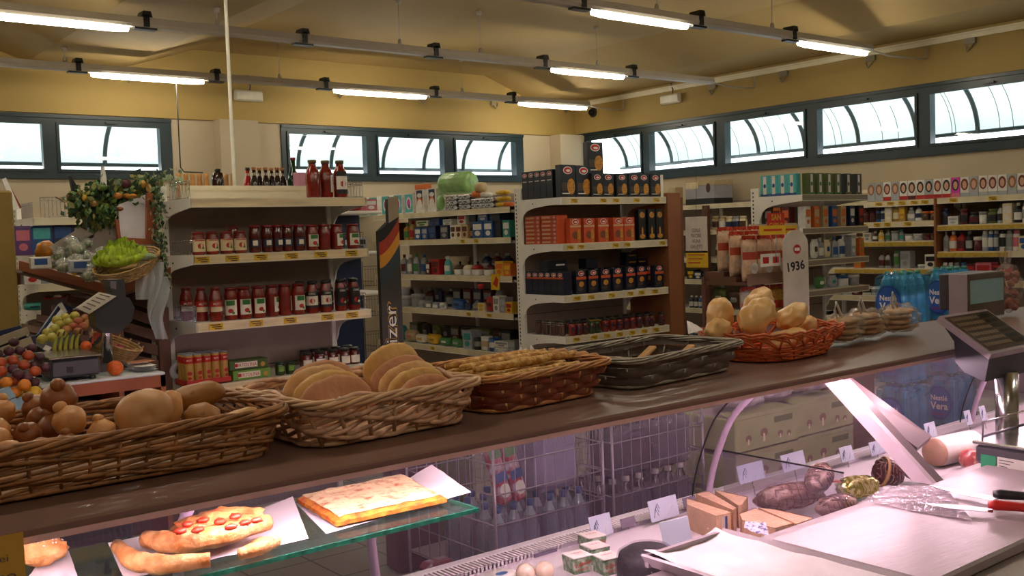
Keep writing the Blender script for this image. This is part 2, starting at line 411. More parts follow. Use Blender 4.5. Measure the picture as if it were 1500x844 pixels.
track(4.93, [(-1.2, -.27), (1.1, 2.03), (4.68, 5.61), (6.94, 7.90)], -3.5, 7.95, 'nearest ceiling light line with two lit tubes at upper right', [0, 2.6, 4.3, 5.3, 6.6])
track(6.85, [(-1.0, -.07), (1.35, 2.28), (5.99, 6.88)], -3.5, 8.15, 'middle ceiling light line, crossing the picture from upper left', [0.5, 2.9, 4.4, 5.2, 6.55])
track(8.78, [(-.2, .75), (2.6, 3.56), (4.87, 5.93), (7.18, 8.19)], -3.5, 8.22, 'farthest ceiling light line, nearest the back wall windows', [1.0, 2.4, 4.3, 6.4])
track(2.4, [(-2.2, -1.3), (.4, 1.33), (2.7, 3.63), (5., 5.93)], -3.5, 7.95, 'ceiling light line above the bread counter, out of the picture', [0.5, 4.4])
track(-.3, [(-2.2, -1.3), (.4, 1.33), (3.7, 4.63), (6.3, 7.2)], -3.5, 7.95, 'ceiling light line behind the counter, out of the picture', [0.5, 4.4])

# pipe/conduit pole
p = MB(); p.tube([(0, 0, 0), (0, 0, 3.31)], .011, mat('pole_white', '#e6e2d4', .35), 8); p.lathe([(.03, 3.27), (.03, 3.29)], M_offw, 10)
q = P(343, 260, 'Y', 5.47); po = p.build('conduit_pole', loc=(q.x, 5.470, .13)); tag(po, 'thin white pole rising from behind the tomato shelf to the ceiling', 'pole')

# wall devices
def emergency(loc, rz, label):
    r = thing('emergency_light', label, 'emergency light', loc, rz)
    b = MB(); b.bbox(-.15, .15, -.05, 0, -.06, .05, mat('lamp_body', '#c9c2ae', .4), .012); b.build('housing', r)
    d = MB(); d.bbox(-.135, .135, -.062, -.05, -.045, .035, mat('diffuser_plastic', '#e2ddcd', .25), .004); d.build('diffuser', r)
    c = MB(); c.tube([(.02, -.02, .05), (.03, -.02, .1), (0, -.02, .15), (.01, -.02, .2)], .006, M_dark, 5); c.build('cable', r)
q = P(360, 141, 'Y', YB); emergency((q.x, YB-.035, q.z), 0, 'pale emergency light box on the back wall left of the middle window')
q = P(988, 145, 'X', XR); emergency((XR-.035, q.y, q.z), -pi/2, 'pale emergency light box high on the right wall near the corner')
q = P(872, 165, 'X', XR); r = thing('security_camera', 'black dome security camera high on the right wall near the corner', 'camera', (XR-.03, q.y, q.z), -pi/2)
b = MB(); b.lathe([(.06, 0), (.06, .02), (.05, .025)], M_dark, 16, M=T(rx=pi/2)); b.build('mount', r)
b = MB(); b.blob((0, -.03, 0), (.045, .045, .045), mat('dome_black', '#08090b', .12), 14, 10, amp=0); b.build('dome', r)
M_br = mat('bracket_grey', '#8d8672', .5)
for i, (x, y) in enumerate([(1048, 127), (1152, 107), (1279, 84), (1425, 59)]):
    q = P(x, y, 'X', XR); b = MB(); b.box(-.03, 0, -.05, .05, .0, .05, M_br); b.tube([(-.015, -.04, .01), (-.015, .03, -.06), (-.015, .05, -.01)], .008, M_br, 5); b.tube([(-.015, .05, .04), (-.015, -.05, .04)], .01, M_br, 5)
    b.build('duct_bracket', DUCT, loc=(XR-.03, q.y, 3.135))
for i, (x, y) in enumerate([(180, 115), (490, 139), (612, 148), (718, 155), (821, 161)]):
    q = P(x, y, 'Y', YB); b = MB(); b.box(-.02, .02, -.03, 0, .0, .06, M_br); b.tube([(0, -.02, .02), (.03, -.04, -.04), (.06, -.03, -.01), (.07, -.02, .03)], .009, M_br, 5)
    tag(b.build('wall_hook', loc=(q.x, YB-.03, q.z)), 'small metal hook high on the ochre back wall, %s from the left' % ORD[i], 'hook', 'hooks on the back wall')
q = P(258, 120, 'Y', 8.78); q2 = P(260, 250, 'Y', 8.78)
b = MB(); b.tube([(0, 0, 0), (0, 0, -.6), (-.0, 0, q2.z-q.z), (.03, 0, q2.z-q.z-.04), (.2, 0, q2.z-q.z-.045)], .006, M_dark, 5)
tag(b.build('hanging_cable', loc=(q.x, 8.78, 3.08)), 'thin black cable hanging from the farthest light line', 'cable')
# ================================================================== merchandise makers (each returns a thing at its base, fronts face -Y)
M_clear = film('clear_glass', '#eef3f0', .1, .04, .03)
def box_item(name, w, d, h, body, label, cat, decor=None, side=None, b=.002):
    mb = MB(); mb.bbox(-w/2, w/2, 0, d, 0, h, body, b)
    if decor: decor(mb, w, d, h)
    return tag(mb.build(name), label, cat)
def jar_item(name, r, h, fill, lidm, label, cat, lab=None, n=16, lid_h=.014, parts=True, neck=.8):
    o = thing(name, label, cat)
    g = MB(); g.lathe([(r*.86, 0), (r, .006), (r, h*.72), (r*.93, h*.8), (r*neck, h*.88), (r*neck, h-lid_h)], fill, n)
    if lab: lab(g, r, h)
    g.build('jar_body', o)
    l = MB(); l.lathe([(r*neck+.003, h-lid_h), (r*neck+.004, h-.003), (r*neck, h), (.001, h+.0005)], lidm, n); l.build('lid', o)
    return o
def bottle_item(name, prof, m, capm, label, cat, lab=None, cap_h=.018, n=16):
    o = thing(name, label, cat); g = MB(); g.lathe(prof, m, n)
    if lab: lab(g)
    g.build('bottle_body', o); r, z = prof[-1]
    c = MB(); c.lathe([(r+.002, z-cap_h*.5), (r+.003, z+cap_h*.4), (r, z+cap_h*.5), (.001, z+cap_h*.52)], capm, n); c.build('cap', o)
    return o
M_tom = mat('tomato_sauce', '#7e1a0e', .18, var=.1, scale=14, coat=.6)
M_tom2 = mat('tomato_dark', '#5a120c', .15, var=.1, scale=14, coat=.6)
M_redlid = mat('red_lid', '#7c1518', .35); M_blklid = mat('black_lid', '#1b1a1c', .35)
M_paper = mat('label_white', '#e9e2d2', .6, var=.03); M_cream2 = mat('label_cream', '#e7d6ac', .6, var=.03)
M_red = mat('print_red', '#b8221c', .5, var=.05); M_green = mat('print_green', '#2c7a33', .5); M_blk = mat('print_black', '#121114', .5)
M_yel = mat('tag_yellow', '#d9b021', .55, var=.05); M_goldp = mat('print_gold', '#c79b3d', .5)
def lab_band(g, r, z0, z1, m, a=75): g.band(r+.0008, z0, z1, -90-a, -90+a, m, 10)
def wrap(g, txt, size, r, z, m, rz=0):
    """lettering bent round a cylinder, facing -Y"""
    vs, fs = glyphs(txt, .02); x0 = min(v[0] for v in vs); x1 = max(v[0] for v in vs); z0 = min(v[1] for v in vs); z1 = max(v[1] for v in vs); k = size/(z1-z0)
    if (x1-x0)*k > 2.2*r: kx = 2.2*r/(x1-x0)
    else: kx = k
    out = []
    for v in vs:
        a = (v[0]-(x0+x1)/2)*kx/r - pi/2 + rz; out.append(((r)*cos(a), (r)*sin(a), z+(v[1]-(z0+z1)/2)*k))
    g.add(out, fs, m)
def tomato_dot(g, r, z, s, m=None, a0=-90):
    n = 10; c = radians(a0); vs = []
    for j in range(n): q = 2*pi*j/n; a = c+cos(q)*s/r; vs.append((r*cos(a), r*sin(a), z+sin(q)*s*.85))
    g.add(vs, [tuple(range(n))], m or M_red)

# ------------------------------------------------------------------ shelving
M_back = mat('shelf_back', '#96857a', .6, var=.03); M_hole = mat('slot_dark', '#2c2a28', .8)
M_wood = mat('wood_fascia', '#e6d4ab', .5, var=.08, scale=4, stretch=(1, 1, 14))
def price_tag(shelf, x, z, y, axis='Y', w=.075, txt=True):
    mb = MB(); h = .032
    mb.box(-w/2, w/2, -.002, 0, -h/2, h/2, M_yel)
    for k, (a, b) in enumerate(((-.4, .3), (-.3, .4), (-.1, .35))): mb.box(w*a, w*b, -.0026, -.002, h*.28-k*h*.3-.0022, h*.28-k*h*.3+.0022, M_blk)
    return mb.build('price_tag', shelf, loc=(x, y, z) if axis == 'Y' else (y, x, z), rot=None if axis == 'Y' else (0, 0, -pi/2))
def wire_fence(mb, p0, p1, h, m, step=.018, r=.0016):
    p0, p1 = Vector(p0), Vector(p1); L_ = (p1-p0).length; n = max(2, int(L_/step)); up = Vector((0, 0, 1))
    mb.tube([p0+up*h, p1+up*h], r*1.5, m, 5); mb.tube([p0+up*.004, p1+up*.004], r*1.3, m, 5); mb.tube([p0+up*h*.85, p1+up*h*.85], r, m, 4)
    for i in range(n+1): q = p0+(p1-p0)*i/n; mb.tube([q, q+up*h], r, m, 4, caps=False)
def endcap(name, label, x0, x1, yf, yb, tops, ztop, fasc, loc_label=None, tags=(), fences=(), fm=None, riser=None, both=True, wing=.05):
    """front-facing shelving unit; every shelf carries its fascia, side brackets and price tags"""
    r = thing(name, label, 'shelving', ((x0+x1)/2, yb, 0)); cx = (x0+x1)/2; W = (x1-x0)/2; D = yb-yf; fm = fm or M_wood
    for sx in (-1, 1):
        p = MB(); xx = sx*(W-.015); p.box(xx-.015, xx+.015, -.0, .08, 0, ztop, M_white)
        z = .12
        while z < ztop-.04: p.box(xx-.0165 if sx < 0 else xx-.017, xx+.017, .052, .062, z, z+.016, M_hole); z += .032
        p.build('upright', r)
    b = MB(); b.box(-W+.03, W-.03, .02, .035, .08, ztop-.09, M_back)
    for z in [k*.31+.3 for k in range(6)]:
        if z < ztop-.15: b.box(-W+.03, W-.03, .017, .02, z, z+.004, M_hole)
    b.build('back_panel', r)
    if riser: rb = MB(); rb.box(riser[0]-cx, riser[1]-cx, .0, .015, tops[0], tops[0]+riser[2], M_offw); rb.box(riser[0]-cx, riser[1]-cx, -.004, 0, tops[0]+riser[2]*.7, tops[0]+riser[2]*.74, M_offw); rb.build('riser', r)
    for i, zt in enumerate(tops):
        s = MB(); s.box(-W+.01, W-.01, -D+.012, .0, zt-.03, zt, M_white); sh = s.build('shelf_board', r)
        f = MB(); f.box(-W, W, -D, -D+.012, zt-fasc, zt, fm); f.box(-W, W, -D-.001, -D, zt-fasc, zt-fasc+.006, M_offw); f.box(-W, W, -D-.001, -D, zt-.006, zt, M_offw); f.build('fascia', sh)
        for sx in (-1, 1):
            k = MB(); poly = [(-D+.0, zt), (0, zt), (0, zt-.2)]
            poly += [(-D*.045, zt-.17), (-D*.08, zt-.13), (-D*.17, zt-.098), (-D*.3, zt-.08), (-D*.5, zt-.068), (-D*.75, zt-.058), (-D+.0, zt-fasc)]
            k.prism(poly, sx*(W)-.004, sx*W+.004, M_white, 'YZ'); k.lathe([(.006, 0), (.004, .004)], M_hole, 8, M=T(sx*W-.004, -D*.32, zt-.04, 0, 0, -pi/2)); k.build('side_bracket', sh)
        for x in (tags[i] if i < len(tags) else ()): price_tag(sh, x-cx, zt-fasc/2, -D-.0012)
        if i < len(fences) and fences[i]:
            w_ = MB(); wire_fence(w_, (-W+.009, -D+.03, zt), (-W+.009, -.1, zt), fences[i], M_chrome); w_.build('wire_divider', sh)
    k = MB(); k.box(-W, W, -D+.02, 0, 0, .12, M_white); k.build('plinth', r)
    if both:
        s = MB(); s.box(-W+.01, W-.01, .08, .08+D*.9, tops[0]-.03, tops[0], M_white); s.build('rear_shelf', r)
        s = MB(); s.box(-W, W, .08, .08+D*.9, 0, .12, M_white); s.build('rear_plinth', r)
    return r

# left end unit with the tomato sauces
G1X0, G1X1, G1Y, G1B = 1.93, 2.945, 5.0, 5.41
T1 = [1.857, 1.568, 1.222, .90, .55]
endcap('shelving_unit', 'white end shelving unit holding tomato sauces, left of the middle', G1X0, G1X1, G1Y, G1B, T1, 1.946, .048,
       tags=[(), [P(x, 377, 'Y', 5).x for x in (296, 340, 382, 427, 470, 515)], [P(x, 470, 'Y', 5).x for x in (316, 375, 425, 480, 516)], [P(382, 560, 'Y', 5).x]],
       fences=[.09, .075, .085, 0], riser=(2.04, 2.94, .088))
def on1(px, i, dy=.05): q = P(px, 330, 'Y', G1Y+dy); return (q.x, G1Y+dy, T1[i]+.0005)
# three tall passata bottles on top
prof_p = [(.036, 0), (.038, .006), (.038, .13), (.034, .15), (.021, .172), (.019, .196), (.021, .198)]
def cirio(g):
    g.band(.0388, .03, .125, -60, 60, M_paper, 10)
lab_c = lambda g: (lab_band(g, .038, .02, .145, M_blk, 62), lab_band(g, .0385, .045, .118, M_paper, 60), lab_band(g, .0388, .118, .14, M_blk, 40), wrap(g, 'CIRIO', .014, .0395, .128, M_paper), tomato_dot(g, .0397, .075, .02), lab_band(g, .0392, .022, .04, M_blk, 60))
M_gcap = mat('gold_cap', '#7b6a4a', .3, metal=.7)
a = bottle_item('passata_bottle', prof_p, M_tom, M_gcap, 'tall passata bottle on top of the left unit, first of three, label turned away', 'bottle'); a.location = on1(461, 0, .04)
a = bottle_item('passata_bottle', prof_p, M_tom, M_gcap, 'tall passata bottle standing in the middle of three on the left unit', 'bottle', lab=lambda g: g.band(.0388, .03, .125, -75, -45, M_paper, 6)); a.location = on1(480, 0, .06)
a = bottle_item('passata_bottle', prof_p, M_tom, M_gcap, 'tall passata bottle with black and white label, nearest the wire rack', 'bottle', lab=lab_c); a.location = on1(501, 0, .04)
# small open crate of wire on the far edge of the top
wr = thing('wire_basket', 'small wire rack on the right end of the tomato unit top', 'rack', (P(512, 280, 'Y', 5.2).x, 5.15, T1[0]+.006))
mb = MB()
for a, b in (((-.055, 0, 0), (.055, 0, 0)), ((.055, 0, 0), (.055, .2, 0)), ((-.055, .2, 0), (.055, .2, 0)), ((-.055, 0, 0), (-.055, .2, 0))): wire_fence(mb, a, b, .085, M_chrome, .016)
mb.build('wire_frame', wr)
# second shelf: round red-lidted jars then mixed jars
lab_w = lambda g, r, h: (lab_band(g, r, h*.14, h*.66, M_cream2, 80), tomato_dot(g, r+.0015, h*.38, .017), tomato_dot(g, r+.0017, h*.3, .008, M_green, -70), lab_band(g, r+.0004, h*.6, h*.64, M_red, 50))
R = Row(lambda: jar_item('sauce_jar', .034, .118, M_tom, M_redlid, '', 'jar', lab_w))
for i, px in enumerate((289, 309, 330, 350)): R.put(on1(px, 1, .045), random.uniform(-.15, .15), 'cream-labelled tomato sauce jar, %s of four at the left of the second shelf' % ORD[i], 'cream-labelled jars on the second shelf')
lab_d = lambda g, r, h: (lab_band(g, r, h*.2, h*.5, mat('label_navy', '#1c2440', .5), 60), lab_band(g, r+.0003, h*.26, h*.44, M_paper, 25))
R = Row(lambda: jar_item('ragu_jar', .031, .145, M_tom2, M_redlid, '', 'jar', lab_d))
for i, (px, dy) in enumerate(((341, .2), (372, .05), (390, .05), (405, .06), (420, .06), (437, .05))): R.put(on1(px, 1, dy), random.uniform(-.4, .4), ('dark ragu jar, %s of five in the middle of the second shelf' % ORD[i-1]) if i else 'dark ragu jar standing at the back of the second shelf', 'dark ragu jars on the second shelf')
lab_g = lambda g, r, h: (lab_band(g, r, h*.15, h*.62, M_paper, 55), lab_band(g, r+.0004, h*.45, h*.6, M_green, 35), tomato_dot(g, r+.0017, h*.28, .014), tomato_dot(g, r+.0019, h*.22, .008, M_green, -70))
R = Row(lambda: jar_item('sauce_jar', .036, .142, M_tom, M_redlid, '', 'jar', lab_g))
for px, t, rz in ((456, 'tomato sauce jar with green and white label, middle of the second shelf', 0), (474, 'tomato sauce jar turned away, right of the green-labelled one', 2.6), (492, 'dim tomato sauce jar second from the right end of the second shelf', .6), (516, 'tomato sauce jar with green label at the right end of the second shelf', 0)): R.put(on1(px, 1, .05), rz, t, 'green-labelled jars on the second shelf')
# third shelf
pb = [(.031, 0), (.033, .006), (.034, .1), (.03, .13), (.022, .155), (.022, .168)]
lab_m = lambda g: (lab_band(g, .0335, .05, .105, M_red, 70), lab_band(g, .0339, .05, .075, M_cream2, 60), wrap(g, 'MUTTI', .011, .0352, .09, M_paper))
R = Row(lambda: bottle_item('tomato_bottle', pb, M_tom, M_redlid, '', 'bottle', lab_m))
for i, (px, dy) in enumerate(((267, .26), (289, .13), (310, .06))): R.put(on1(px, 2, dy), -.1, 'tomato bottle with red label, %s of three at the left' % ORD[i], 'red-labelled bottles on the third shelf')
R = Row(lambda: jar_item('tall_sauce_jar', .036, .17, M_tom, M_redlid, '', 'jar', lab_g))
for i, (px, dy, rz) in enumerate(((333, .06, -.5), (352, .045, 0), (373, .045, .0), (393, .07, .9), (412, .07, 1.6), (432, .05, .0))): R.put(on1(px, 2, dy), rz, 'tall tomato jar with green and white label, %s of six on the third shelf' % ORD[i], 'tall jars on the third shelf')
lab_c2 = lambda g: (lab_band(g, .0335, .03, .12, M_blk, 72), lab_band(g, .0338, .045, .095, M_paper, 70), wrap(g, 'CIRIO', .011, .0352, .108, M_paper), tomato_dot(g, .0352, .068, .016))
lab_c3 = lambda g: (lab_band(g, .0335, .03, .13, M_blk, 72), wrap(g, 'CIRIO', .011, .0352, .115, M_paper), tomato_dot(g, .0352, .06, .018), tomato_dot(g, .0354, .05, .008, M_paper, -70))
R = Row(lambda: bottle_item('tomato_bottle', pb, M_tom, M_blklid, '', 'bottle', lab_c2))
for i, px in enumerate((452, 472)): R.put(on1(px, 2, .05), (-.4, 0)[i], ('tomato bottle with white label turned aside', 'tomato bottle with white label facing forward')[i]+' on the third shelf', 'white-labelled tomato bottles')
R = Row(lambda: bottle_item('tomato_bottle', pb, M_tom, M_blklid, '', 'bottle', lab_c3))
for i, px in enumerate((494, 514)): R.put(on1(px, 2, .05), 0, ('tomato bottle with black label, left of the two', 'tomato bottle with black label at the right end')[i]+' on the third shelf', 'black-labelled tomato bottles')
for i, px in enumerate((435, 455, 475, 497, 512)): dup(R.first, on1(px, 2, .16), .3, 'black-capped tomato bottle in the rear row of the third shelf, %s from the left' % ORD[i], 'rear row of tomato bottles')
mb = MB(); wire_fence(mb, (0, 0, 0), (0, .3, 0), .09, M_chrome, .03); tag(mb.build('wire_divider', loc=(G1X1-.012, G1Y+.03, T1[2]+.001)), 'chrome wire end rail at the right of the third shelf', 'wire rail')
mb = MB(); wire_fence(mb, (0, 0, 0), (0, .3, 0), .09, M_chrome, .03); tag(mb.build('wire_divider', loc=(G1X1-.012, G1Y+.03, T1[1]+.001)), 'chrome wire end rail at the right of the second shelf', 'wire rail')
# fourth shelf: canned tubes in a red tray, crispbread boxes, small jars, paper roll
z4 = T1[3]
def on4(px, dy): q = P(px, 520, 'Y', G1Y+dy); return Vector((q.x, G1Y+dy, z4+.0005))
tr = thing('tomato_tube_tray', 'low red cardboard tray holding slim tomato paste packs', 'tray', on4(305, .03)+Vector((0, 0, .001)))
mb = MB(); mb.box(-.12, .12, 0, .16, 0, .004, M_red)
for q in ((-.12, .12, 0, .004), (-.12, .12, .156, .16), (-.12, -.116, 0, .16), (.116, .12, 0, .16)): mb.box(*q, 0, .03, M_red)
mb.build('tray_shell', tr)
def tube_pack():
    g = MB(); g.lathe([(.022, 0), (.0225, .004), (.0225, .14), (.02, .152)], mat('foil_gold', '#bd9248', .35, var=.1), 12); g.band(.0231, .11, .142, -180, 180, M_red, 16); wrap(g, 'MUTTI', .007, .0236, .127, M_paper); tomato_dot(g, .0236, .06, .013); tomato_dot(g, .0237, .035, .01)
    g.lathe([(.0205, .152), (.021, .156), (.001, .157)], mat('foil_silver', '#b6bccb', .3, metal=.6), 12)
    o = tag(g.build('tomato_paste_tube'), '', 'can'); return o
R = Row(tube_pack)
for r_ in range(3):
    for c in range(5): R.put(on4(305, .03)+Vector((-.092+c*.046, .03+r_*.047, .0055)), random.uniform(-.3, .3), 'slim gold and red tomato paste can, %s in the %s row of the tray' % (ORD[c], ('front', 'middle', 'rear')[r_]), 'tomato paste cans in the red tray')
M_lg = mat('carton_green', '#6f9b3e', .5); M_dg = mat('carton_darkgreen', '#4a5f2c', .55)
def ortolina(mb, w, d, h, dark=False):
    mb.rect(-w*.36, w*.22, h*.2, h*.8, -.0008, M_paper); mb.text('ORTOLINA', h*.36, M_red, T(-w*.07, -.0016, h*.5), sx=.9); mb.disc(-w*.33, h*.5, h*.2, h*.2, -.0014, M_red); mb.disc(w*.36, h*.4, h*.26, h*.26, -.0014, M_goldp)
for k, (z, dy, rz) in enumerate(((0, .05, .02), (.052, .06, -.03))):
    o = box_item('crispbread_box', .215, .1, .05, M_lg if k == 0 else M_dg, ('bright green crispbread box lying at the bottom of two', 'dull green crispbread box lying on top of the other')[k], 'carton', ortolina); q = on4(368-k*4, dy); o.location = (q.x, q.y, z4+z+.001); o.rotation_euler = (0, 0, rz)
R = Row(lambda: jar_item('sauce_jar', .03, .095, M_tom2, M_blklid, '', 'jar', lambda g, r, h: lab_band(g, r, h*.1, h*.55, M_paper, 70)))
for i, px in enumerate((449, 468, 487, 505, 519)): R.put(on4(px, .16)+Vector((0, 0, .001)), .1, 'black-lidded jar with white label on the fourth shelf, %s from the left' % ORD[i], 'black-lidded jars on the fourth shelf')
for i, px in enumerate((446, 460, 475, 492, 510)): dup(R.first, on4(px, .28)+Vector((0, 0, .001)), .5, 'black-lidded jar in the rear row of the fourth shelf, %s from the left' % ORD[i], 'rear jars on the fourth shelf')
R = Row(lambda: jar_item('olive_jar', .026, .07, mat('olive_green', '#2f3a1a', .2, coat=.5), mat('green_lid', '#1e3d24', .4), '', 'jar', lambda g, r, h: lab_band(g, r, h*.3, h*.7, M_lg, 40)))
for i, px in enumerate((409, 424)): R.put(on4(px, .06), 0, ('small green jar beside the green crispbread boxes', 'small dark jar right of the green jar, partly behind bread')[i], 'small jars beside the crispbread')
ro = thing('paper_roll', 'white paper towel roll hanging on the left side of the tomato unit', 'paper roll', (P(259, 545, 'Y', 5.25).x+.012, 5.31, .96), 0)
mb = MB(); mb.lathe([(.018, -.07), (.05, -.07), (.051, -.065), (.051, .065), (.05, .07), (.018, .07), (.018, -.07)], mat('tissue', '#c9cad6', .9), 20, M=T(rx=pi/2), cap=False); mb.build('roll', ro)
mb = MB(); mb.tube([(0, -.085, 0), (0, .085, 0)], .005, M_chrome, 6); mb.build('spindle', ro)

# bottles behind the riser, on the rear shelf
def rear(px, dy=.25): q = P(px, 260, 'Y', G1B+dy); return Vector((q.x, G1B+dy, T1[0]+.001))
bp = [(.024, 0), (.025, .005), (.025, .1), (.022, .13), (.012, .16), (.011, .2)]
M_brown = mat('brown_glass', '#2a130c', .1, coat=.6); M_cork = mat('wood_cork', '#b57a4a', .6)
lb = lambda g: (g.band(.0125, .15, .175, -180, 180, M_paper, 10, r1=.0118),)
R = Row(lambda: bottle_item('syrup_bottle', bp, M_brown, M_cork, '', 'bottle', lb))
for i, px in enumerate((372, 380, 389, 398, 406, 414)): R.put(rear(px, .2+.05*(i % 2)), 0, 'dark bottle with cork-coloured cap behind the tomato unit top, %s from the left' % ORD[i], 'dark corked bottles behind the top shelf')
R = Row(lambda: bottle_item('liqueur_bottle', bp, mat('red_glass', '#b01a10', .1, coat=.6), M_blklid, '', 'bottle', lb)); R.put(rear(363), 0, 'bright red small bottle left of the dark corked bottles', 'red bottle')
bw = [(.034, 0), (.035, .005), (.035, .13), (.03, .17), (.014, .2), (.013, .26)]
R = Row(lambda: bottle_item('wine_bottle', bw, mat('green_glass', '#12301c', .1, coat=.6), M_redlid, '', 'bottle')); R.put(rear(430, .2), 0, 'dark green wine bottle with red cap beside a pink box', 'wine bottle')
o = box_item('pink_box', .05, .06, .17, mat('carton_pink', '#c98aa0', .5), 'pink upright box between the wine bottle and passata bottles', 'carton'); o.location = rear(435, .1)+Vector((0, -.06, 0))
o = box_item('red_box', .045, .05, .17, M_red, 'red upright box just left of the passata bottles', 'carton'); o.location = rear(444, .1)+Vector((.01, -.06, 0))
R = Row(lambda: bottle_item('sparkling_bottle', bw[:4]+[(.015, .175), (.014, .185)], M_brown, M_blk, '', 'bottle')); R.put(rear(319, .2), 0, 'dark foil-topped bottle alone behind the tomato unit top', 'sparkling bottle')
def bag_cookie():
    g = MB(); g.lathe([(.015, 0), (.018, .03), (.017, .1), (.013, .14), (.016, .165), (.004, .17)], mat('biscuit_tan', '#c08c4c', .5, var=.15, scale=20), 10); return tag(g.build('breadstick_pack'), '', 'pack')
R = Row(bag_cookie)
for i, px in enumerate((262, 272, 282, 292, 302, 331, 341)): R.put(rear(px, .2+.045*(i % 2)), 0, 'tan pack standing behind the tomato unit top, %s from the left' % ORD[i], 'tan packs behind the top shelf')

# battery standee
st = thing('cardboard_standee', 'dark battery standee with a black, red and yellow sweep', 'display stand', (3.03, 5.02, 0))
q0, q1 = P(527, 400, 'Y', 5.05), P(560, 400, 'Y', 5.05); w = .14
mb = MB(); M_st = mat('standee_grey', '#3d3a38', .5); zt = P(540, 322, 'Y', 5.05).z
poly = [(0, 0), (w, 0), (w, zt), (w*.75, zt-.005), (w*.3, zt-.05), (0, zt-.1)]
mb.prism([(0, 0), (w, 0), (w, P(558, 290, 'Y', 5.02).z), (w*.5, P(545, 292, 'Y', 5.02).z), (w*.5, P(545, 325, 'Y', 5.02).z), (0, P(525, 340, 'Y', 5.02).z)], 0, .03, M_st)
def sweep(z0, z1, m, k):  # curved colour bands across the face
    n = 8; vs = []
    for i in range(n+1): x = w*i/n; c = (i/n)**1.6*.14; vs += [(x, -.0006-k*.0004, z0+c), (x, -.0006-k*.0004, z1+c)]
    mb.add(vs, [(2*i, 2*i+2, 2*i+3, 2*i+1) for i in range(n)], m)
zb = P(530, 395, 'Y', 5.02).z
sweep(zb+.15, zb+.22, M_blk, 0); sweep(zb+.075, zb+.15, mat('sweep_red', '#a8321c', .5), 0); sweep(zb+.0, zb+.075, mat('sweep_orange', '#d2912c', .5), 0); sweep(zb-.1, zb, mat('sweep_blue', '#31424a', .5), 0)
mb.prism([(w*.5, P(545, 325, 'Y', 5.02).z-.01), (w, P(545, 318, 'Y', 5.02).z), (w, P(558, 290, 'Y', 5.02).z+.01), (w*.5, P(545, 292, 'Y', 5.02).z+.01)], -.003, -.001, mat('card_beige', '#a2957c', .7))
mb.build('panel', st)
mb = MB(); zc = P(545, 521, 'Y', 5.02).z; MM = T(w*.5, -.0025, zc) @ Euler((0, -pi/2, 0)).to_matrix().to_4x4()
mb.text('Energizer', .118, M_goldp, MM @ T(y=.0012), bold=.045, sx=1.35); mb.text('Energizer', .112, M_blk, MM, bold=.035, sx=1.35); mb.text('Energizer', .1, mat('letter_white', '#f4efe4', .5), MM @ T(y=-.0006), bold=.0, sx=1.36)
mb.build('lettering', st)

# ------------------------------------------------------------------ pasta end unit
G2X0, G2X1, G2Y, G2B = 5.478, 6.72, 6.2, 6.73
T2 = [1.907, 1.526, 1.101, .761, .4]
endcap('shelving_unit', 'white end shelving unit filled with pasta boxes, in the middle', G2X0, G2X1, G2Y, G2B, T2, 2.004, .06, tags=[[5.62, 5.95, 6.1, 6.35, 6.6], [5.56, 5.68, 6.08, 6.22, 6.66], [5.62, 5.78, 6.02, 6.24, 6.38, 6.55], [5.6, 5.8, 5.95, 6.1, 6.25, 6.4, 6.55]], fences=[0, 0, 0, .11], fm=mat('fascia_grey', '#cdc2aa', .5), both=False)
o = thing('cardboard_divider', 'tall brown panel standing at the right side of the pasta unit', 'panel', (6.74, 6.2, 0))
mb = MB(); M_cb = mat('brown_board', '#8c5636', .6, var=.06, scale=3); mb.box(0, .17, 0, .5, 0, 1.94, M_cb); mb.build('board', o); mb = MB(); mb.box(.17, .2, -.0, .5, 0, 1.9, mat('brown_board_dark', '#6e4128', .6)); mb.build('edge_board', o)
M_navy = mat('carton_navy', '#14182c', .4, var=.04); M_blk2 = mat('carton_black', '#17161c', .4); M_org = mat('carton_orange', '#c4502a', .5, var=.05)
M_pasta = mat('pasta_print', '#b9802e', .6, var=.25, scale=60); M_white2 = mat('print_white', '#e4dfd8', .5)
def logo(mb, x, z, s, y=-.0008):
    mb.disc(x, z, s, s*.62, y, M_white2, 16); mb.disc(x, z, s*.86, s*.5, y-.0005, M_red, 16); mb.disc(x+s*.1, z-s*.06, s*.5, s*.2, y-.001, M_white2, 12)
def dec_top(mb, w, d, h):   # large black box: oval logo and pasta bowl
    logo(mb, 0, h*.83, w*.3); mb.disc(w*.2, h*.33, w*.26, h*.25, -.0008, M_pasta); mb.rect(-w*.4, -w*.05, h*.2, h*.45, -.0008, mat('print_dim', '#4a3a30', .6)); mb.rect(-w*.4, w*.1, h*.1, h*.13, -.001, M_white2)
def dec_spine(mb, w, d, h): logo(mb, 0, h*.86, w*.38); mb.rect(-w*.35, w*.35, h*.62, h*.65, -.0008, M_white2); mb.rect(-w*.35, w*.35, h*.2, h*.45, -.0008, mat('print_slate', '#26283a', .6))
def dec_blue(mb, w, d, h): logo(mb, 0, h*.88, w*.3); mb.rect(-w*.5, w*.5, h*.62, h*.74, -.0009, M_org); mb.disc(0, h*.42, w*.26, h*.12, -.0012, M_pasta); mb.disc(-w*.1, h*.2, w*.3, h*.07, -.001, mat('print_dim', '#4a3a30', .6))
def dec_red(mb, w, d, h):
    logo(mb, 0, h*.86, w*.3); mb.rect(-w*.5, w*.5, h*.64, h*.72, -.0009, mat('print_pale', '#c9a079', .5)); mb.disc(-w*.05, h*.32, w*.28, h*.16, -.001, mat('print_umber', '#7a4428', .6)); mb.disc(w*.28, h*.3, w*.14, h*.27, -.0012, M_pasta)
def on2(px, i, dy=.03): q = P(px, 330, 'Y', G2Y+dy); return Vector((min(q.x, 6.655 if px < 970 else 6.71), G2Y+dy, T2[i]+.001))
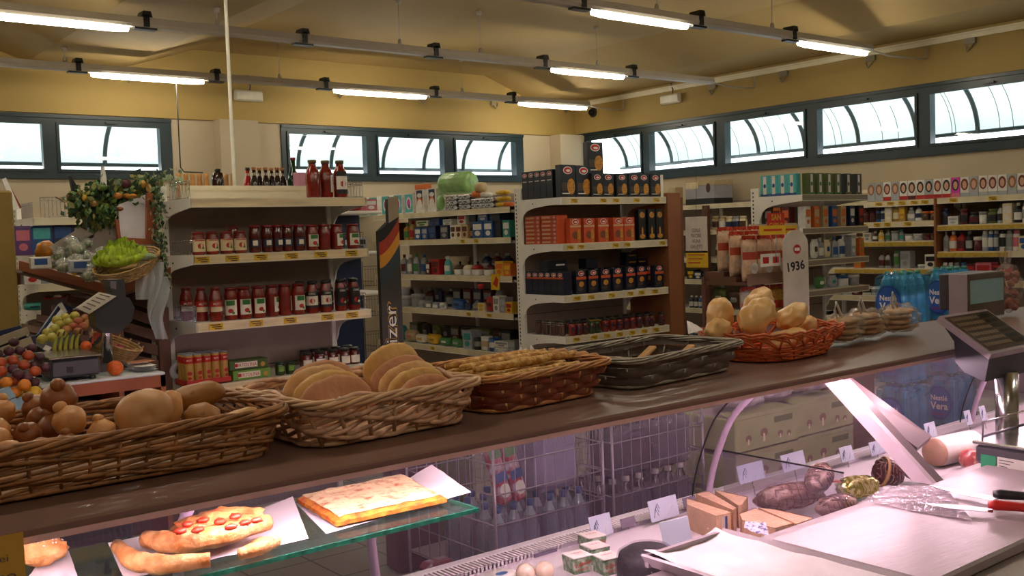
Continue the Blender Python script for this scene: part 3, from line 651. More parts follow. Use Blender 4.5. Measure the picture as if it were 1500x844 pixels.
# top: spines down the left side, facing out from the side
def at_side(px, z, X=G2X0+.03): q = P(px, 300, 'X', X); return q
R = Row(lambda: box_item('pasta_box', .077, .17, .235, M_blk2, '', 'carton', dec_spine))
for i, px in enumerate((766, 776, 786, 799, 813)):
    q = P(px, 280, 'X', G2X0+.04); R.put(Vector((G2X0+.012, 6.675-i*.08, T2[0]+.001)), -pi/2, 'black pasta box standing along the left side, %s from the far end' % ORD[i], 'black pasta boxes down the left side')
R = Row(lambda: box_item('pasta_box', .17, .06, .265, M_blk2, '', 'carton', dec_top))
for i, px in enumerate((834, 857)): R.put(on2(px, 0, .02+i*.03), .02, 'large black pasta box with oval logo, %s of the two tallest in front' % ORD[i], 'large black pasta boxes')
o = dup(R.first, on2(875, 0, .12)+Vector((0, 0, .205)), -.1, 'black pasta box standing highest, stacked above the others', 'large black pasta boxes')
R2 = Row(lambda: box_item('pasta_box', .125, .06, .2, M_blk2, '', 'carton', dec_top))
for i, px in enumerate((877, 893, 913, 931, 945, 962)): R2.put(on2(px, 0, .02), -.02, 'black pasta box in the lower front row of the top, %s from the left' % ORD[i], 'smaller black pasta boxes in front')
for i, px in enumerate((875, 895, 925, 955)): dup(R2.first, on2(px, 0, .12), 0, 'black pasta box in the second row of the top, %s from the left' % ORD[i], 'black pasta boxes in the second row')
o = box_item('pasta_box', .05, .06, .195, M_paper, 'pale spine box at the right end of the pasta unit top', 'carton'); o.location = on2(974, 0, .03)+Vector((-.01, 0, 0))
# second shelf: orange cartons
R = Row(lambda: box_item('lasagne_box', .2, .12, .033, M_org, '', 'carton', lambda mb, w, d, h: (logo(mb, w*.35, h*.5, h*.5), mb.rect(-w*.45, w*.1, h*.3, h*.7, -.0008, mat('print_pale', '#c9a079', .5)))))
k = 0
for c, (X, Y, n) in enumerate(((5.505, 6.61, 7), (5.505, 6.395, 7), (5.75, 6.51, 6), (5.75, 6.375, 2))):
    for j in range(n): R.put(Vector((X+random.uniform(-.004, .004), Y, T2[1]+.001+j*.034)), -pi/2 if c < 2 else 0, 'flat orange lasagne box, %s up in the %s stack' % (ORD[j], ('far left', 'near left', 'rear', 'low front')[c]), 'orange lasagne boxes lying in stacks'); k += 1
R = Row(lambda: box_item('pasta_box', .125, .055, .205, M_org, '', 'carton', dec_red))
for i, px in enumerate((843, 863, 884, 906, 922)): R.put(on2(px, 1, .025), .02, 'upright orange pasta box with oval logo, %s from the left' % ORD[i], 'upright orange pasta boxes')
for i, px in enumerate((880, 900, 921)): dup(R.first, on2(px, 1, .1), 0, 'upright orange pasta box in the rear row, %s from the left' % ORD[i], 'rear upright orange pasta boxes')
R = Row(lambda: box_item('breadstick_box', .085, .05, .27, M_blk2, '', 'carton', lambda mb, w, d, h: (mb.disc(0, h*.82, w*.36, h*.1, -.0008, M_pasta), mb.disc(0, h*.3, w*.12, h*.14, -.0008, M_pasta), mb.disc(0, h*.13, w*.4, h*.08, -.0009, M_pasta))))
for i, px in enumerate((941, 955, 968)): R.put(on2(px, 1, .02), 0, 'tall black box with gold pasta print at the right, %s of three' % ORD[i], 'tall black boxes on the orange shelf')
# third shelf: blue cartons
R = Row(lambda: box_item('pasta_box', .078, .09, .19, M_navy, '', 'carton', lambda mb, w, d, h: (logo(mb, 0, h*.88, w*.36), mb.rect(-w*.5, w*.5, h*.7, h*.78, -.0009, M_org), mb.rect(-w*.4, w*.4, h*.12, h*.4, -.0008, mat('print_slate', '#26283a', .6)))))
for i in range(6): q = P(774+i*10.2, 400, 'X', G2X0+.03); R.put(Vector((G2X0+.015, 6.665-i*.0805, T2[2]+.001)), -pi/2, 'slim navy pasta box down the left side, %s from the far end' % ORD[i], 'slim navy pasta boxes down the side')
R = Row(lambda: box_item('pasta_box', .11, .06, .195, M_navy, '', 'carton', dec_blue))
for i, px in enumerate((849, 867, 885, 903, 922, 938, 950, 964)): R.put(on2(px, 2, .02+{5: .068, 6: .13}.get(i, 0)), 0, 'navy pasta box with orange stripe on the third shelf, %s from the left' % ORD[i], 'navy pasta boxes with an orange stripe')
for i, px in enumerate((872, 896, 920, 945)): dup(R.first, on2(px, 2, .25), 0, 'navy pasta box in the rear row, %s from the left' % ORD[i], 'rear navy pasta boxes')
o = box_item('pasta_box', .22, .12, .09, M_navy, 'navy carton lying at the back above the slim boxes', 'carton', lambda mb, w, d, h: mb.rect(-w*.1, w*.35, h*.5, h*.65, -.0008, M_white2)); o.location = Vector((5.62, 6.43, T2[2]+.195))
o = box_item('pasta_box', .14, .1, .09, M_navy, 'navy carton lying on the front row left of the stacked pair', 'carton'); o.location = Vector((5.95, 6.36, T2[2]+.2))
for i, (px, z) in enumerate(((925, .2), (950, .2), (925, .26))): o = box_item('pasta_box', .15, .08, .06, M_navy, 'navy carton lying %s at the right of the third shelf' % ('at rear left', 'at rear right', 'topmost')[i], 'carton', lambda mb, w, d, h: mb.rect(-w*.3, w*.3, h*.4, h*.6, -.0008, M_pasta)); o.location = on2(px, 2, .25)+Vector((0, 0, z))
# fourth shelf: small sauce jars
cols = [('#8e2a1c', 'red'), ('#3a4a22', 'green'), ('#6a2a20', 'brick'), ('#5a3020', 'brown')]
for ci, (cc, cn) in enumerate(cols):
    R = Row(lambda: jar_item('sauce_jar', .0305, .115, mat('sauce_'+cn, cc, .2, coat=.5), M_blklid if ci != 1 else mat('gold_lid', '#8c7a3a', .35, metal=.5), '', 'jar', lambda g, r, h: (lab_band(g, r, h*.15, h*.65, M_navy, 55), lab_band(g, r+.0004, h*.2, h*.36, mat('sauce_'+cn, cc, .2, coat=.5), 40), tomato_dot(g, r+.0016, h*.55, .009, M_red))))
    pxs = {0: (833, 882, 893, 922), 1: (862, 870), 2: (843, 903, 912, 932), 3: (852, 943, 950, 965)}[ci]
    for j, px in enumerate(pxs): R.put(on2(px, 3, .03), random.uniform(-.2, .2), 'small %s sauce jar on the fourth shelf of the pasta unit, %s of its colour' % (cn, ORD[j]), 'small sauce jars under the pasta')
for i in range(12): dup(R.first, Vector((5.56+i*.098, 6.37+random.uniform(0, .02), T2[3]+.001)), 1, 'small dark jar in the rear row under the pasta, %s from the left' % ORD[i], 'rear row of small jars')
for i in range(4): dup(R.first, Vector((5.53, 6.6-i*.1, T2[3]+.001)), 1, 'small dark jar behind the wire rail, %s from the far end' % ORD[i], 'jars behind the wire rail')
# ================================================================== small goods for the farther shelves
HEX = dict(white='#d9d6cf', red='#a5201f', blue='#26508c', navy='#1c2a4a', teal='#2f8a84', green='#3f7a3c', yellow='#d2a92a', orange='#cf6a28', pink='#c46a7c', purple='#5a3a72', brown='#4a2b1c', black='#1c1b1e', grey='#8a8a88', beige='#b9a27a', silver='#9fa3a8', cream='#d8c9a4', maroon='#54161c', turquoise='#4fb0b4', magenta='#c93aa6', olive='#55602c', gold='#a8823a')
def hx(c): return mat('goods_'+c, HEX[c], .38, var=.06, scale=30)
CATS = dict(box='carton', bottle='bottle', flask='bottle', can='can', tub='tub', jar='jar', pouch='packet', roll='roll', tube='tube', packet='packet')
_GR = {}
def goods(kind, c1, c2, w, h, d=None):
    """one small shop article; shapes by kind, two printed colours"""
    key = (kind, c1, c2, round(w, 3), round(h, 3)); d = d or w
    if key in _GR: return _GR[key]
    A, B = hx(c1), hx(c2)
    def make():
        name = {'box': 'carton', 'bottle': 'plastic_bottle', 'flask': 'squeeze_bottle', 'can': 'spray_can', 'tub': 'lidded_tub', 'jar': 'glass_jar', 'pouch': 'foil_pouch', 'roll': 'paper_roll', 'tube': 'cosmetic_tube', 'packet': 'soft_packet'}[kind]
        r = w/2
        if kind == 'box':
            g = MB(); g.bbox(-r, r, 0, min(d, .12), 0, h, A, .0015); g.rect(-r*.8, r*.8, h*.5, h*.85, -.0008, B); g.disc(0, h*.28, r*.55, min(h*.16, r*.5), -.0008, B, 10)
            return tag(g.build(name), '', CATS[kind])
        if kind in ('pouch', 'packet'):
            g = MB(); g.blob((0, r*.5+.003, h*.5), (r*.93, r*.45, h*.46), A, 12, 8, .03, pw=.6); g.box(-r*.9, r*.9, r*.46, r*.54, h*.93, h, A); g.blob((0, r*.44+.003, h*.5), (r*.7, r*.45, h*.2), B, 10, 6, 0, pw=.7)
            return tag(g.build(name), '', CATS[kind])
        if kind == 'roll':
            g = MB(); g.lathe([(r*.3, 0), (r, 0), (r, h), (r*.3, h), (r*.3, 0)], A, 14, cap=False, M=T(0, r, 0)); g.band(r+.0006, h*.3, h*.7, -180, 0, B, 12, M=T(0, r, 0)); return tag(g.build(name), '', CATS[kind])
        o = thing(name, '', CATS[kind]); g = MB(); c = MB(); M = T(0, r, 0)
        if kind == 'bottle':
            g.lathe([(r*.9, 0), (r, h*.03), (r, h*.62), (r*.8, h*.72), (r*.4, h*.8), (r*.36, h*.86)], A, 12, M=M); g.band(r+.0007, h*.15, h*.52, -160, -20, B, 10, M=M); c.lathe([(r*.42, h*.84), (r*.42, h*.99), (r*.36, h)], B, 10, M=M)
        elif kind == 'flask':
            g.lathe([(r*.85, 0), (r, h*.05), (r*.95, h*.5), (r*.75, h*.72), (r*.35, h*.82)], A, 12, M=M, sy=.6); g.band(r+.0007, h*.2, h*.5, -150, -30, B, 8, M=M @ Matrix.Diagonal((1, .6, 1, 1))); c.lathe([(r*.4, h*.81), (r*.45, h*.97), (r*.3, h)], B, 10, M=M)
        elif kind == 'can':
            g.lathe([(r*.95, 0), (r, h*.02), (r, h*.78), (r*.7, h*.83)], A, 12, M=M); g.band(r+.0007, h*.2, h*.65, -160, -20, B, 10, M=M); c.lathe([(r*.78, h*.8), (r*.78, h*.94), (r*.5, h)], B, 10, M=M)
        elif kind == 'tub':
            g.lathe([(r*.85, 0), (r*.96, h*.04), (r, h*.75)], A, 14, M=M); c.lathe([(r*1.04, h*.74), (r*1.04, h*.95), (r*.98, h)], B, 14, M=M)
        elif kind == 'jar':
            g.lathe([(r*.88, 0), (r, h*.05), (r, h*.7), (r*.8, h*.82)], A, 12, M=M); g.band(r+.0007, h*.15, h*.6, -160, -20, B, 10, M=M); c.lathe([(r*.86, h*.81), (r*.86, h*.97), (r*.8, h)], A if c1 != c2 else B, 12, M=M)
        elif kind == 'tube':
            g.lathe([(r*.5, 0), (r*.5, h*.15), (r*.9, h*.2), (r, h*.5), (r*1.05, h)], A, 12, M=M, sy=.6); c.lathe([(r*.55, 0), (r*.55, h*.16), (r*.3, h*.17)], B, 10, M=M, sy=.8)
        g.build('body', o); c.build('cap' if kind != 'tub' and kind != 'jar' else 'lid', o); return o
    _GR[key] = Row(make); return _GR[key]
KN = dict(box='box', bottle='bottle', flask='squeeze bottle', can='spray can', tub='lidded tub', jar='jar', pouch='pouch', roll='paper roll', tube='tube', packet='packet')
def shelf_row(items, X, z, where, group, axis='X', jit=.0):
    """items: (px, kind, colour, colour2, width, height[, setback]) along a plane facing the camera side"""
    its = sorted(items, key=lambda t: t[0]); pos = []
    for it in its:
        sb = it[6] if len(it) > 6 else .03; q = P(it[0], 330, axis, X+sb); pos.append(q.y if axis == 'X' else q.x)
    key = [it[7] if len(it) > 7 else 0 for it in its]
    for _ in range(60):                       # shuffle neighbours along the shelf until they stand clear
        for i in range(len(its)):
            for j in range(i+1, len(its)):
                if key[i] != key[j]: continue
                need = (its[i][4]+its[j][4])/2*1.01; d = pos[j]-pos[i]; s_ = (1 if d >= 0 else -1) if axis != 'X' else (1 if d > 0 else -1)
                if abs(d) < need: e = (need-abs(d))*.25; pos[i] -= s_*e; pos[j] += s_*e
    for i, it in enumerate(its):
        px, kind, c1, c2, w, h = it[:6]; sb = it[6] if len(it) > 6 else .03; dz = it[7] if len(it) > 7 else 0
        near = [abs(pos[i]-pos[j])/(w+its[j][4]) for j in range(len(its)) if j != i and (its[j][7] if len(its[j]) > 7 else 0) == dz]
        if near: w = min(w, w*min(near)*2*.985)
        q = Vector((0, pos[i], 0)) if axis == 'X' else Vector((pos[i], 0, 0))
        loc = (X+sb, q.y, z+.001+dz) if axis == 'X' else (q.x, X+sb, z+.001+dz)
        goods(kind, c1, c2, w, h).put(loc, (-pi/2 if axis == 'X' else 0)+random.uniform(-jit, jit), '%s %s, %s from the left on %s' % (c1, KN[kind], ORD[i], where), group)

M_fg = mat('fascia_beige', '#d6c9a8', .5)
def side_run(name, label, X, y0, y1, depth, tops, fasc, ztop, back=True, ups=(), fm=None, tags=()):
    """run of shelves along Y whose open side faces -X; each shelf has its fascia and price tags"""
    r = thing(name, label, 'shelving', (X+depth, (y0+y1)/2, 0)); cy = (y0+y1)/2; L_ = (y1-y0)/2; fm = fm or M_fg
    b = MB(); b.box(-.02, 0, -L_, L_, .08, ztop, M_back); b.build('back_panel', r)
    for u in ups:
        p = MB(); p.box(-.04, -.0, u-cy-.02, u-cy+.02, 0, ztop+.03, M_white); p.build('upright', r)
    for i, (zt, a, c) in enumerate([(t, y0, y1) if not hasattr(t, '__len__') else t for t in tops]):
        s = MB(); s.box(-depth+.012, 0, a-cy, c-cy, zt-.03, zt, M_white); sh = s.build('shelf_board', r)
        f = MB(); f.box(-depth, -depth+.012, a-cy, c-cy, zt-fasc, zt, fm); f.box(-depth-.001, -depth, a-cy, c-cy, zt-fasc, zt-fasc+.005, M_white); f.build('fascia', sh)
        k = MB(); k.prism([(-depth, zt-fasc), (-depth, zt), (0, zt), (0, zt-.12), (-depth*.4, zt-.06)], a-cy, a-cy+.004, M_white, 'XZ'); k.build('side_bracket', sh)
        if i < len(tags):
            for px in tags[i]:
                q = P(px, 330, 'X', X); price_tag(sh, q.y-cy, zt-fasc/2, -depth-.0012, 'X', .07)
    k = MB(); k.box(-depth+.02, 0, -L_, L_, 0, .12, M_white); k.build('plinth', r); return r

# ------------------------------------------------------------------ household run left of the pasta unit
TM = [1.862, 1.595, 1.25, .92, .56]
side_run('shelving_run', 'long beige shelving run with household goods, beside the pasta unit', 5.5, 6.9, 9.2, .45, TM, .052, 2.0, ups=(6.92, 8.0), tags=[(), (677, 697), (), (682, 712), (627,)])
# post holes already on the pasta unit; top shelf: cleaning boxes, tissue packs, green bundle, bags
def flower(mb, w, d, h): mb.rect(-w*.45, w*.45, h*.05, h*.95, -.0006, hx('turquoise')); mb.disc(0, h*.5, w*.3, h*.32, -.001, M_white2, 12); mb.disc(0, h*.52, w*.2, h*.2, -.0014, hx('magenta'), 8); mb.disc(w*.05, h*.35, w*.12, h*.12, -.0016, hx('purple'), 8)
R = Row(lambda: box_item('tissue_box', .16, .1, .2, hx('white'), '', 'carton', flower))
def onM(px, i, sb=.03, z=0): q = P(px, 330, 'X', 5.5+sb); return Vector((5.5+sb, q.y, TM[i]+.001+z))
for i, px in enumerate((566, 584, 600)): R.put(onM(px, 0, .04), -pi/2, 'turquoise pack with pink flower print on the household run top, %s from the left' % ORD[i], 'flower-print packs')
for i, px in enumerate((532, 548)): dup(R.first, onM(px, 0, .04), -pi/2, 'turquoise flower-print pack partly behind the black standee, %s of two' % ORD[i], 'half-hidden flower packs')
def kitchen(mb, w, d, h): mb.rect(-w*.35, w*.35, h*.35, h*.97, -.0006, hx('navy')); mb.disc(0, h*.75, w*.28, h*.1, -.001, M_white2); mb.disc(0, h*.45, w*.33, h*.22, -.0014, hx('orange')); mb.disc(0, h*.38, w*.28, h*.2, -.0018, M_white2)
R = Row(lambda: box_item('kitchen_roll_pack', .15, .1, .225, hx('white'), '', 'pack', kitchen))
for i, px in enumerate((616, 634)): R.put(onM(px, 0, .04), -pi/2, 'white pack with navy panel and orange arch, %s of two' % ORD[i], 'white kitchen packs')
o = box_item('orange_box', .18, .08, .05, hx('orange'), 'flat orange box lying above the white kitchen packs', 'carton'); o.location = onM(617, 0, .05, .228); o.rotation_euler = (0, 0, -pi/2)
M_gb = mat('bag_green', '#8fb873', .3, var=.12, scale=14, bump=.6, bscale=25)
mb = MB(); mb.lathe([(.02, -.17), (.09, -.17), (.105, -.14), (.105, .14), (.09, .17), (.02, .17)], M_gb, 20, M=T(rx=pi/2), sx=1.1); 
for k in range(8): a = k*pi/4; mb.tube([(.11*cos(a), -.14, .1*sin(a)), (.112*cos(a), .14, .102*sin(a))], .006, M_gb, 5)
o = tag(mb.build('plastic_wrapped_bundle', loc=onM(673, 0, .17, .262)), 'round green plastic-wrapped bundle lying on top of striped packs', 'bundle'); o.rotation_euler = (0, 0, .3)
mb = MB(); mb.blob((0, 0, .08), (.045, .045, .07), M_gb, 14, 10, .05); tag(mb.build('plastic_wrapped_bundle', loc=onM(647, 0, .06)), 'small pale green wrapped pack beneath the big green bundle', 'bundle')
M_stripe = mat('foil_stripe', '#2b2c30', .3, col2='#c9ccd0', thr=(.45, .55), scale=60)
R = Row(lambda: tag((lambda g: (g.bbox(-.085, .085, 0, .09, 0, .045, M_stripe, .01), g)[1])(MB()).build('foil_pack'), '', 'pack'))
for i, (px, z) in enumerate(((661, 0), (661, .047), (661, .094), (680, 0), (680, .047), (680, .094), (698, 0), (698, .047), (714, 0), (714, .047))): R.put(onM(px, 0, .04, z), -pi/2, 'silver and black striped pack, %s counted in the pile below the green bundle' % ORD[i], 'striped packs in a pile')
def pouch(name, c, w, h, d, label, cat='bag'): g = MB(); g.blob((0, 0, h/2+.002), (w/2*.9, d/2*.9, h/2*.9), c, 16, 10, .05, 3, seed=len(label), pw=.7); return tag(g.build(name), label, cat)
for (px, z, c, w, h, t) in ((706, .145, 'beige', .12, .1, 'tan paper parcel right of the green bundle'), (701, .099, 'orange', .1, .07, 'orange crumpled packet beside the tan parcel'), (714, .097, 'white', .12, .05, 'white and yellow bag lying across the right end of the household run'), (739, .104, 'yellow', .16, .05, 'yellow bag topmost at the right end of the household run'), (737, .0, 'yellow', .13, .045, 'yellow packet lowest at the right end of the household run'), (739, .05, 'yellow', .16, .05, 'yellow packet in the middle layer at the run end'), (747, .0, 'orange', .04, .045, 'small orange packet beside the lowest yellow packet')):
    o = pouch('soft_bag', hx(c), .12, h, w, t); o.location = onM(px, 0, .1, z)
# second shelf
mid2 = [(560, 'bottle', 'maroon', 'white', .07, .19, .05), (567, 'bottle', 'maroon', 'red', .07, .18, .05), (580, 'box', 'brown', 'beige', .12, .18, .08), (592, 'bottle', 'gold', 'green', .08, .17, .04), (600, 'bottle', 'gold', 'red', .08, .19, .04), (611, 'box', 'blue', 'white', .11, .12, .03), (621, 'box', 'blue', 'silver', .1, .12, .04), (632, 'box', 'navy', 'blue', .13, .13, .05), (650, 'box', 'navy', 'grey', .13, .13, .04), (663, 'box', 'white', 'brown', .09, .13, .03), (671, 'box', 'cream', 'maroon', .09, .13, .03), (680, 'box', 'beige', 'maroon', .09, .13, .03), (689, 'bottle', 'black', 'gold', .06, .13, .04), (699, 'box', 'blue', 'white', .16, .15, .03), (716, 'box', 'blue', 'white', .13, .15, .03), (727, 'box', 'black', 'navy', .1, .15, .05), (741, 'box', 'teal', 'white', .1, .15, .05)]
shelf_row(mid2, 5.5, TM[1], 'the second household shelf', 'goods on the second household shelf')
up2 = [(618, 'box', 'white', 'green', .2, .055, .05, .132), (636, 'box', 'blue', 'navy', .16, .07, .05, .132), (655, 'box', 'white', 'silver', .14, .055, .05, .132), (676, 'box', 'white', 'red', .13, .09, .05, .132), (692, 'box', 'black', 'navy', .1, .07, .05, .152), (707, 'box', 'blue', 'silver', .15, .07, .05, .152), (725, 'box', 'navy', 'black', .14, .07, .05, .152)]
shelf_row(up2, 5.5, TM[1], 'the upper layer of the second household shelf', 'cartons stacked on the second household shelf')
# third shelf
mid3 = [(569, 'box', 'white', 'pink', .1, .13, .03), (576, 'box', 'cream', 'grey', .08, .1, .03), (586, 'bottle', 'silver', 'maroon', .075, .2, .05), (595, 'bottle', 'grey', 'white', .075, .2, .05), (604, 'bottle', 'silver', 'green', .075, .21, .05), (615, 'bottle', 'grey', 'blue', .075, .2, .05), (624, 'box', 'maroon', 'white', .07, .12, .04), (635, 'box', 'red', 'maroon', .13, .15, .06), (648, 'flask', 'turquoise', 'white', .1, .18, .05)]
shelf_row(mid3, 5.5, TM[2], 'the third household shelf', 'goods on the third household shelf')
def bowl(name, m, r, h, label, cat='bowl'):
    g = MB(); g.lathe([(r*.5, 0), (r*.75, h*.2), (r*.95, h*.6), (r, h), (r*.96, h), (r*.9, h*.6), (r*.45, h*.08)], m, 20, cap=False); g.lathe([(.001, h*.08), (r*.45, h*.08)], m, 20, cap=False); g.lathe([(.001, .0), (r*.5, .0)], m, 20, cap=False); return tag(g.build(name), label, cat)
o = bowl('plastic_bowl', hx('cream'), .12, .17, 'large cream plastic bowl on the third household shelf'); o.location = onM(668, 2, .29)
def pan(c, px, label):
    o = thing('saucepan', label, 'saucepan', onM(px, 2, .09)); g = MB(); g.lathe([(.048, 0), (.058, .01), (.062, .05), (.063, .055)], hx('white'), 18); g.build('pot', o)
    l = MB(); l.lathe([(.063, .055), (.055, .075), (.03, .095), (.001, .1)], hx(c), 18); l.build('lid', o); k = MB(); k.lathe([(.008, .098), (.008, .115), (.016, .12), (.001, .13)], M_dark, 10); k.build('knob', o)
for a in (('brown', 672, 'brown-lidded tajine-like pot in front of the cream bowl'), ('cream', 685, 'cream-lidded pot between the brown and red ones'), ('red', 698, 'bright red-lidded pot on the third household shelf'), ('maroon', 716, 'dark red-lidded pot right of the bright red one')): pan(*a)
shelf_row([(729, 'box', 'yellow', 'orange', .12, .13, .03), (740, 'box', 'orange', 'yellow', .1, .11, .03)], 5.5, TM[2], 'the third household shelf, right end', 'yellow boxes at the run end')
o = bowl('bottle_opener_set', hx('red'), .03, .05, 'small red item hanging from the third household shelf edge', 'gadget'); o.location = Vector((5.485, P(703, 412, 'X', 5.48).y, TM[2]-.12))
mb = MB(); mb.box(-.004, 0, -.06, .06, -.07, .07, M_yel); mb.prism([(-.03, -.05), (-.05, .02), (-.02, .05), (.03, -.02)], -.006, -.004, M_red, 'YZ')
tag(mb.build('promo_card', loc=(5.484, P(725, 412, 'X', 5.48).y, TM[2]-.05)), 'yellow promo card with red mark clipped to a shelf edge', 'card')
# fourth & fifth shelves
mid4 = [(582, 'tub', 'silver', 'white', .13, .11, .03), (582, 'tub', 'silver', 'white', .11, .08, .035, .112), (600, 'tub', 'grey', 'silver', .14, .13, .03), (610, 'jar', 'silver', 'grey', .09, .07, .03), (620, 'jar', 'grey', 'white', .08, .07, .03), (630, 'jar', 'silver', 'white', .08, .06, .03), (640, 'jar', 'white', 'silver', .08, .06, .03), (663, 'packet', 'blue', 'navy', .2, .1, .03), (680, 'packet', 'navy', 'black', .1, .07, .05), (690, 'packet', 'grey', 'beige', .16, .07, .06), (701, 'box', 'cream', 'yellow', .1, .08, .03), (712, 'packet', 'red', 'maroon', .13, .14, .03), (722, 'box', 'white', 'grey', .09, .15, .03), (731, 'box', 'grey', 'silver', .09, .14, .03), (739, 'box', 'yellow', 'red', .09, .1, .03)]
shelf_row(mid4, 5.5, TM[3], 'the fourth household shelf', 'goods on the fourth household shelf')
mid5 = [(580, 'packet', 'teal', 'white', .2, .16, .05), (590, 'packet', 'beige', 'pink', .22, .12, .04), (606, 'packet', 'white', 'yellow', .2, .09, .03), (622, 'packet', 'yellow', 'gold', .22, .1, .03), (640, 'packet', 'green', 'white', .2, .08, .03), (658, 'packet', 'green', 'silver', .2, .08, .03), (678, 'box', 'silver', 'teal', .14, .17, .04), (690, 'roll', 'black', 'grey', .11, .11, .03), (700, 'roll', 'white', 'beige', .11, .13, .03), (714, 'roll', 'blue', 'white', .11, .12, .03), (728, 'box', 'silver', 'white', .2, .05, .03), (728, 'box', 'white', 'grey', .2, .05, .03, .052), (740, 'box', 'grey', 'silver', .1, .12, .03)]
shelf_row(mid5, 5.5, TM[4], 'the lowest household shelf', 'goods on the lowest household shelf')
shelf_row([(p, random.choice(['box', 'bottle', 'packet']), random.choice(['black', 'brown', 'navy', 'maroon', 'grey']), 'grey', .13, .18, .25) for p in range(590, 740, 15)], 5.5, TM[3], 'the rear row of the fourth household shelf', 'rear goods on the fourth household shelf')
shelf_row([(p, random.choice(['box', 'packet']), random.choice(['black', 'brown', 'grey', 'olive']), 'grey', .15, .17, .25) for p in range(600, 740, 15)], 5.5, TM[4], 'the rear row of the lowest household shelf', 'rear goods on the lowest household shelf')
shelf_row([(p, random.choice(['box', 'bottle']), random.choice(['black', 'navy', 'maroon', 'grey']), 'grey', .12, .2, .25) for p in range(705, 740, 15)], 5.5, TM[2], 'the rear row of the third household shelf', 'rear goods on the third household shelf')
# wire grid end rack left of the run
r = thing('wire_rack', 'dark wire rack with slanted trays between the standee and household run', 'rack', (5.2, 9.0, 0))
for k, z in enumerate((1.15, .85, .5)): mb = MB(); wire_fence(mb, (-.12, -.25, z), (.16, -.25, z), .2, mat('dark_wire', '#4a4642', .5), .03); wire_fence(mb, (.0, -.25, z), (0, .2, z), .05, _M['dark_wire'], .04); mb.build('wire_tray', r)
mb = MB()
for x in (-.12, .16): mb.tube([(x, -.25, 0), (x, -.25, 1.4)], .006, _M['dark_wire'], 5)
mb.build('wire_frame', r)
# small far shelf seen between tomato unit and standee
z = P(510, 309, 'Y', 7.6).z; q0, q1 = P(486, 309, 'Y', 7.6), P(560, 309, 'Y', 7.6)
r = thing('shelving_unit', 'far white shelf glimpsed between the tomato unit and the black standee', 'shelving', ((q0.x+q1.x)/2, 8.0, 0)); w_ = (q1.x-q0.x)/2
for zz in (z, z-.35, z-.7, .3): mb = MB(); mb.bbox(-w_, w_, -.4, 0, zz-.03, zz, M_white, .01); sh = mb.build('shelf_board', r)
mb = MB(); mb.box(-w_, w_, 0, .02, 0, z, hx('navy')); mb.build('back_panel', r)
shelf_row([(500, 'packet', 'red', 'maroon', .2, .07, .04), (518, 'packet', 'red', 'white', .15, .06, .04), (545, 'box', 'pink', 'white', .12, .1, .05)], 7.6, z, 'the far shelf beside the standee', 'goods on the far shelf', axis='Y')
shelf_row([(512, 'box', 'navy', 'white', .1, .12, .04), (526, 'box', 'silver', 'black', .12, .12, .04)], 7.6, z-.35, 'the far shelf, one level down', 'goods on the far lower shelf', axis='Y')

# ------------------------------------------------------------------ shelving along the right wall
XW, DW = 8.25, .46
TW = [1.803]
side_run('shelving_run', 'long shelving along the right wall with hair dye boxes on top', XW, 2.9, 4.5, DW, [1.803, 1.572, 1.345, 1.1, .8, .45], .05, 1.86, ups=(3.6,), tags=[(1397, 1455), (1385, 1400, 1414, 1440, 1492), (1380, 1395, 1410, 1424, 1455, 1470)])
side_run('shelving_run', 'right wall shelving section with yellow price strips, left of the wood divider', XW, 4.52, 5.75, DW, [1.80, 1.615, 1.442, 1.2, .95, .6], .05, 1.84, ups=(5.7,), tags=[(1288, 1305, 1322, 1340, 1355), (1265, 1285, 1300, 1330), (1265, 1290, 1310, 1345), (1240, 1270, 1300, 1330)])
side_run('shelving_run', 'far section of the right wall shelving, seen beside the brown panel', XW, 5.8, 8.9, DW, [1.865, 1.595, 1.30, 1.07, .76, .4], .05, 1.9, ups=(7.2,), tags=[(), (1062,), ()])
mb = MB(); mb.box(0, .3, -.0085, .0085, 0, 1.8, M_cb); tag(mb.build('wooden_divider', loc=(XW-.02, 4.51, 0)), 'wooden divider post between two right wall shelf sections', 'post')
q = P(1038, 380, 'X', XW); mb = MB(); mb.box(0, .04, -.035, .035, 0, 1.85, mat('divider_brown', '#5b3826', .6)); tag(mb.build('wooden_divider', loc=(XW-.045, q.y, 0)), 'dark wooden post in the far shelf section beside the paper notice', 'post')
# strips of yellow price labels
M_ys = mat('strip_yellow', '#b99b38', .55, var=.12, scale=40)
for (xa, xb, z, t) in ((1370, 1500, 1.572, 'upper'), (1370, 1475, 1.345, 'lower')):
    a, b = P(xa, 330, 'X', XW).y, P(xb, 330, 'X', XW).y; mb = MB(); mb.box(-.003, 0, b, a, z-.045, z-.012, M_ys); tag(mb.build('price_strip', loc=(XW-.0035, 0, 0)), 'yellow strip of price labels on the %s edge of the right wall section' % t, 'price strip')
for (xa, xb, z, t) in ((1240, 1367, 1.442, 'middle'), (1222, 1367, 1.2, 'lowest')):
    a, b = P(xa, 330, 'X', XW).y, P(xb, 330, 'X', XW).y; mb = MB(); mb.box(-.003, 0, b, a, z-.045, z-.012, M_ys); tag(mb.build('price_strip', loc=(XW-.0035, 0, 0)), 'yellow strip of price labels on the %s edge left of the wood divider' % t, 'price strip')
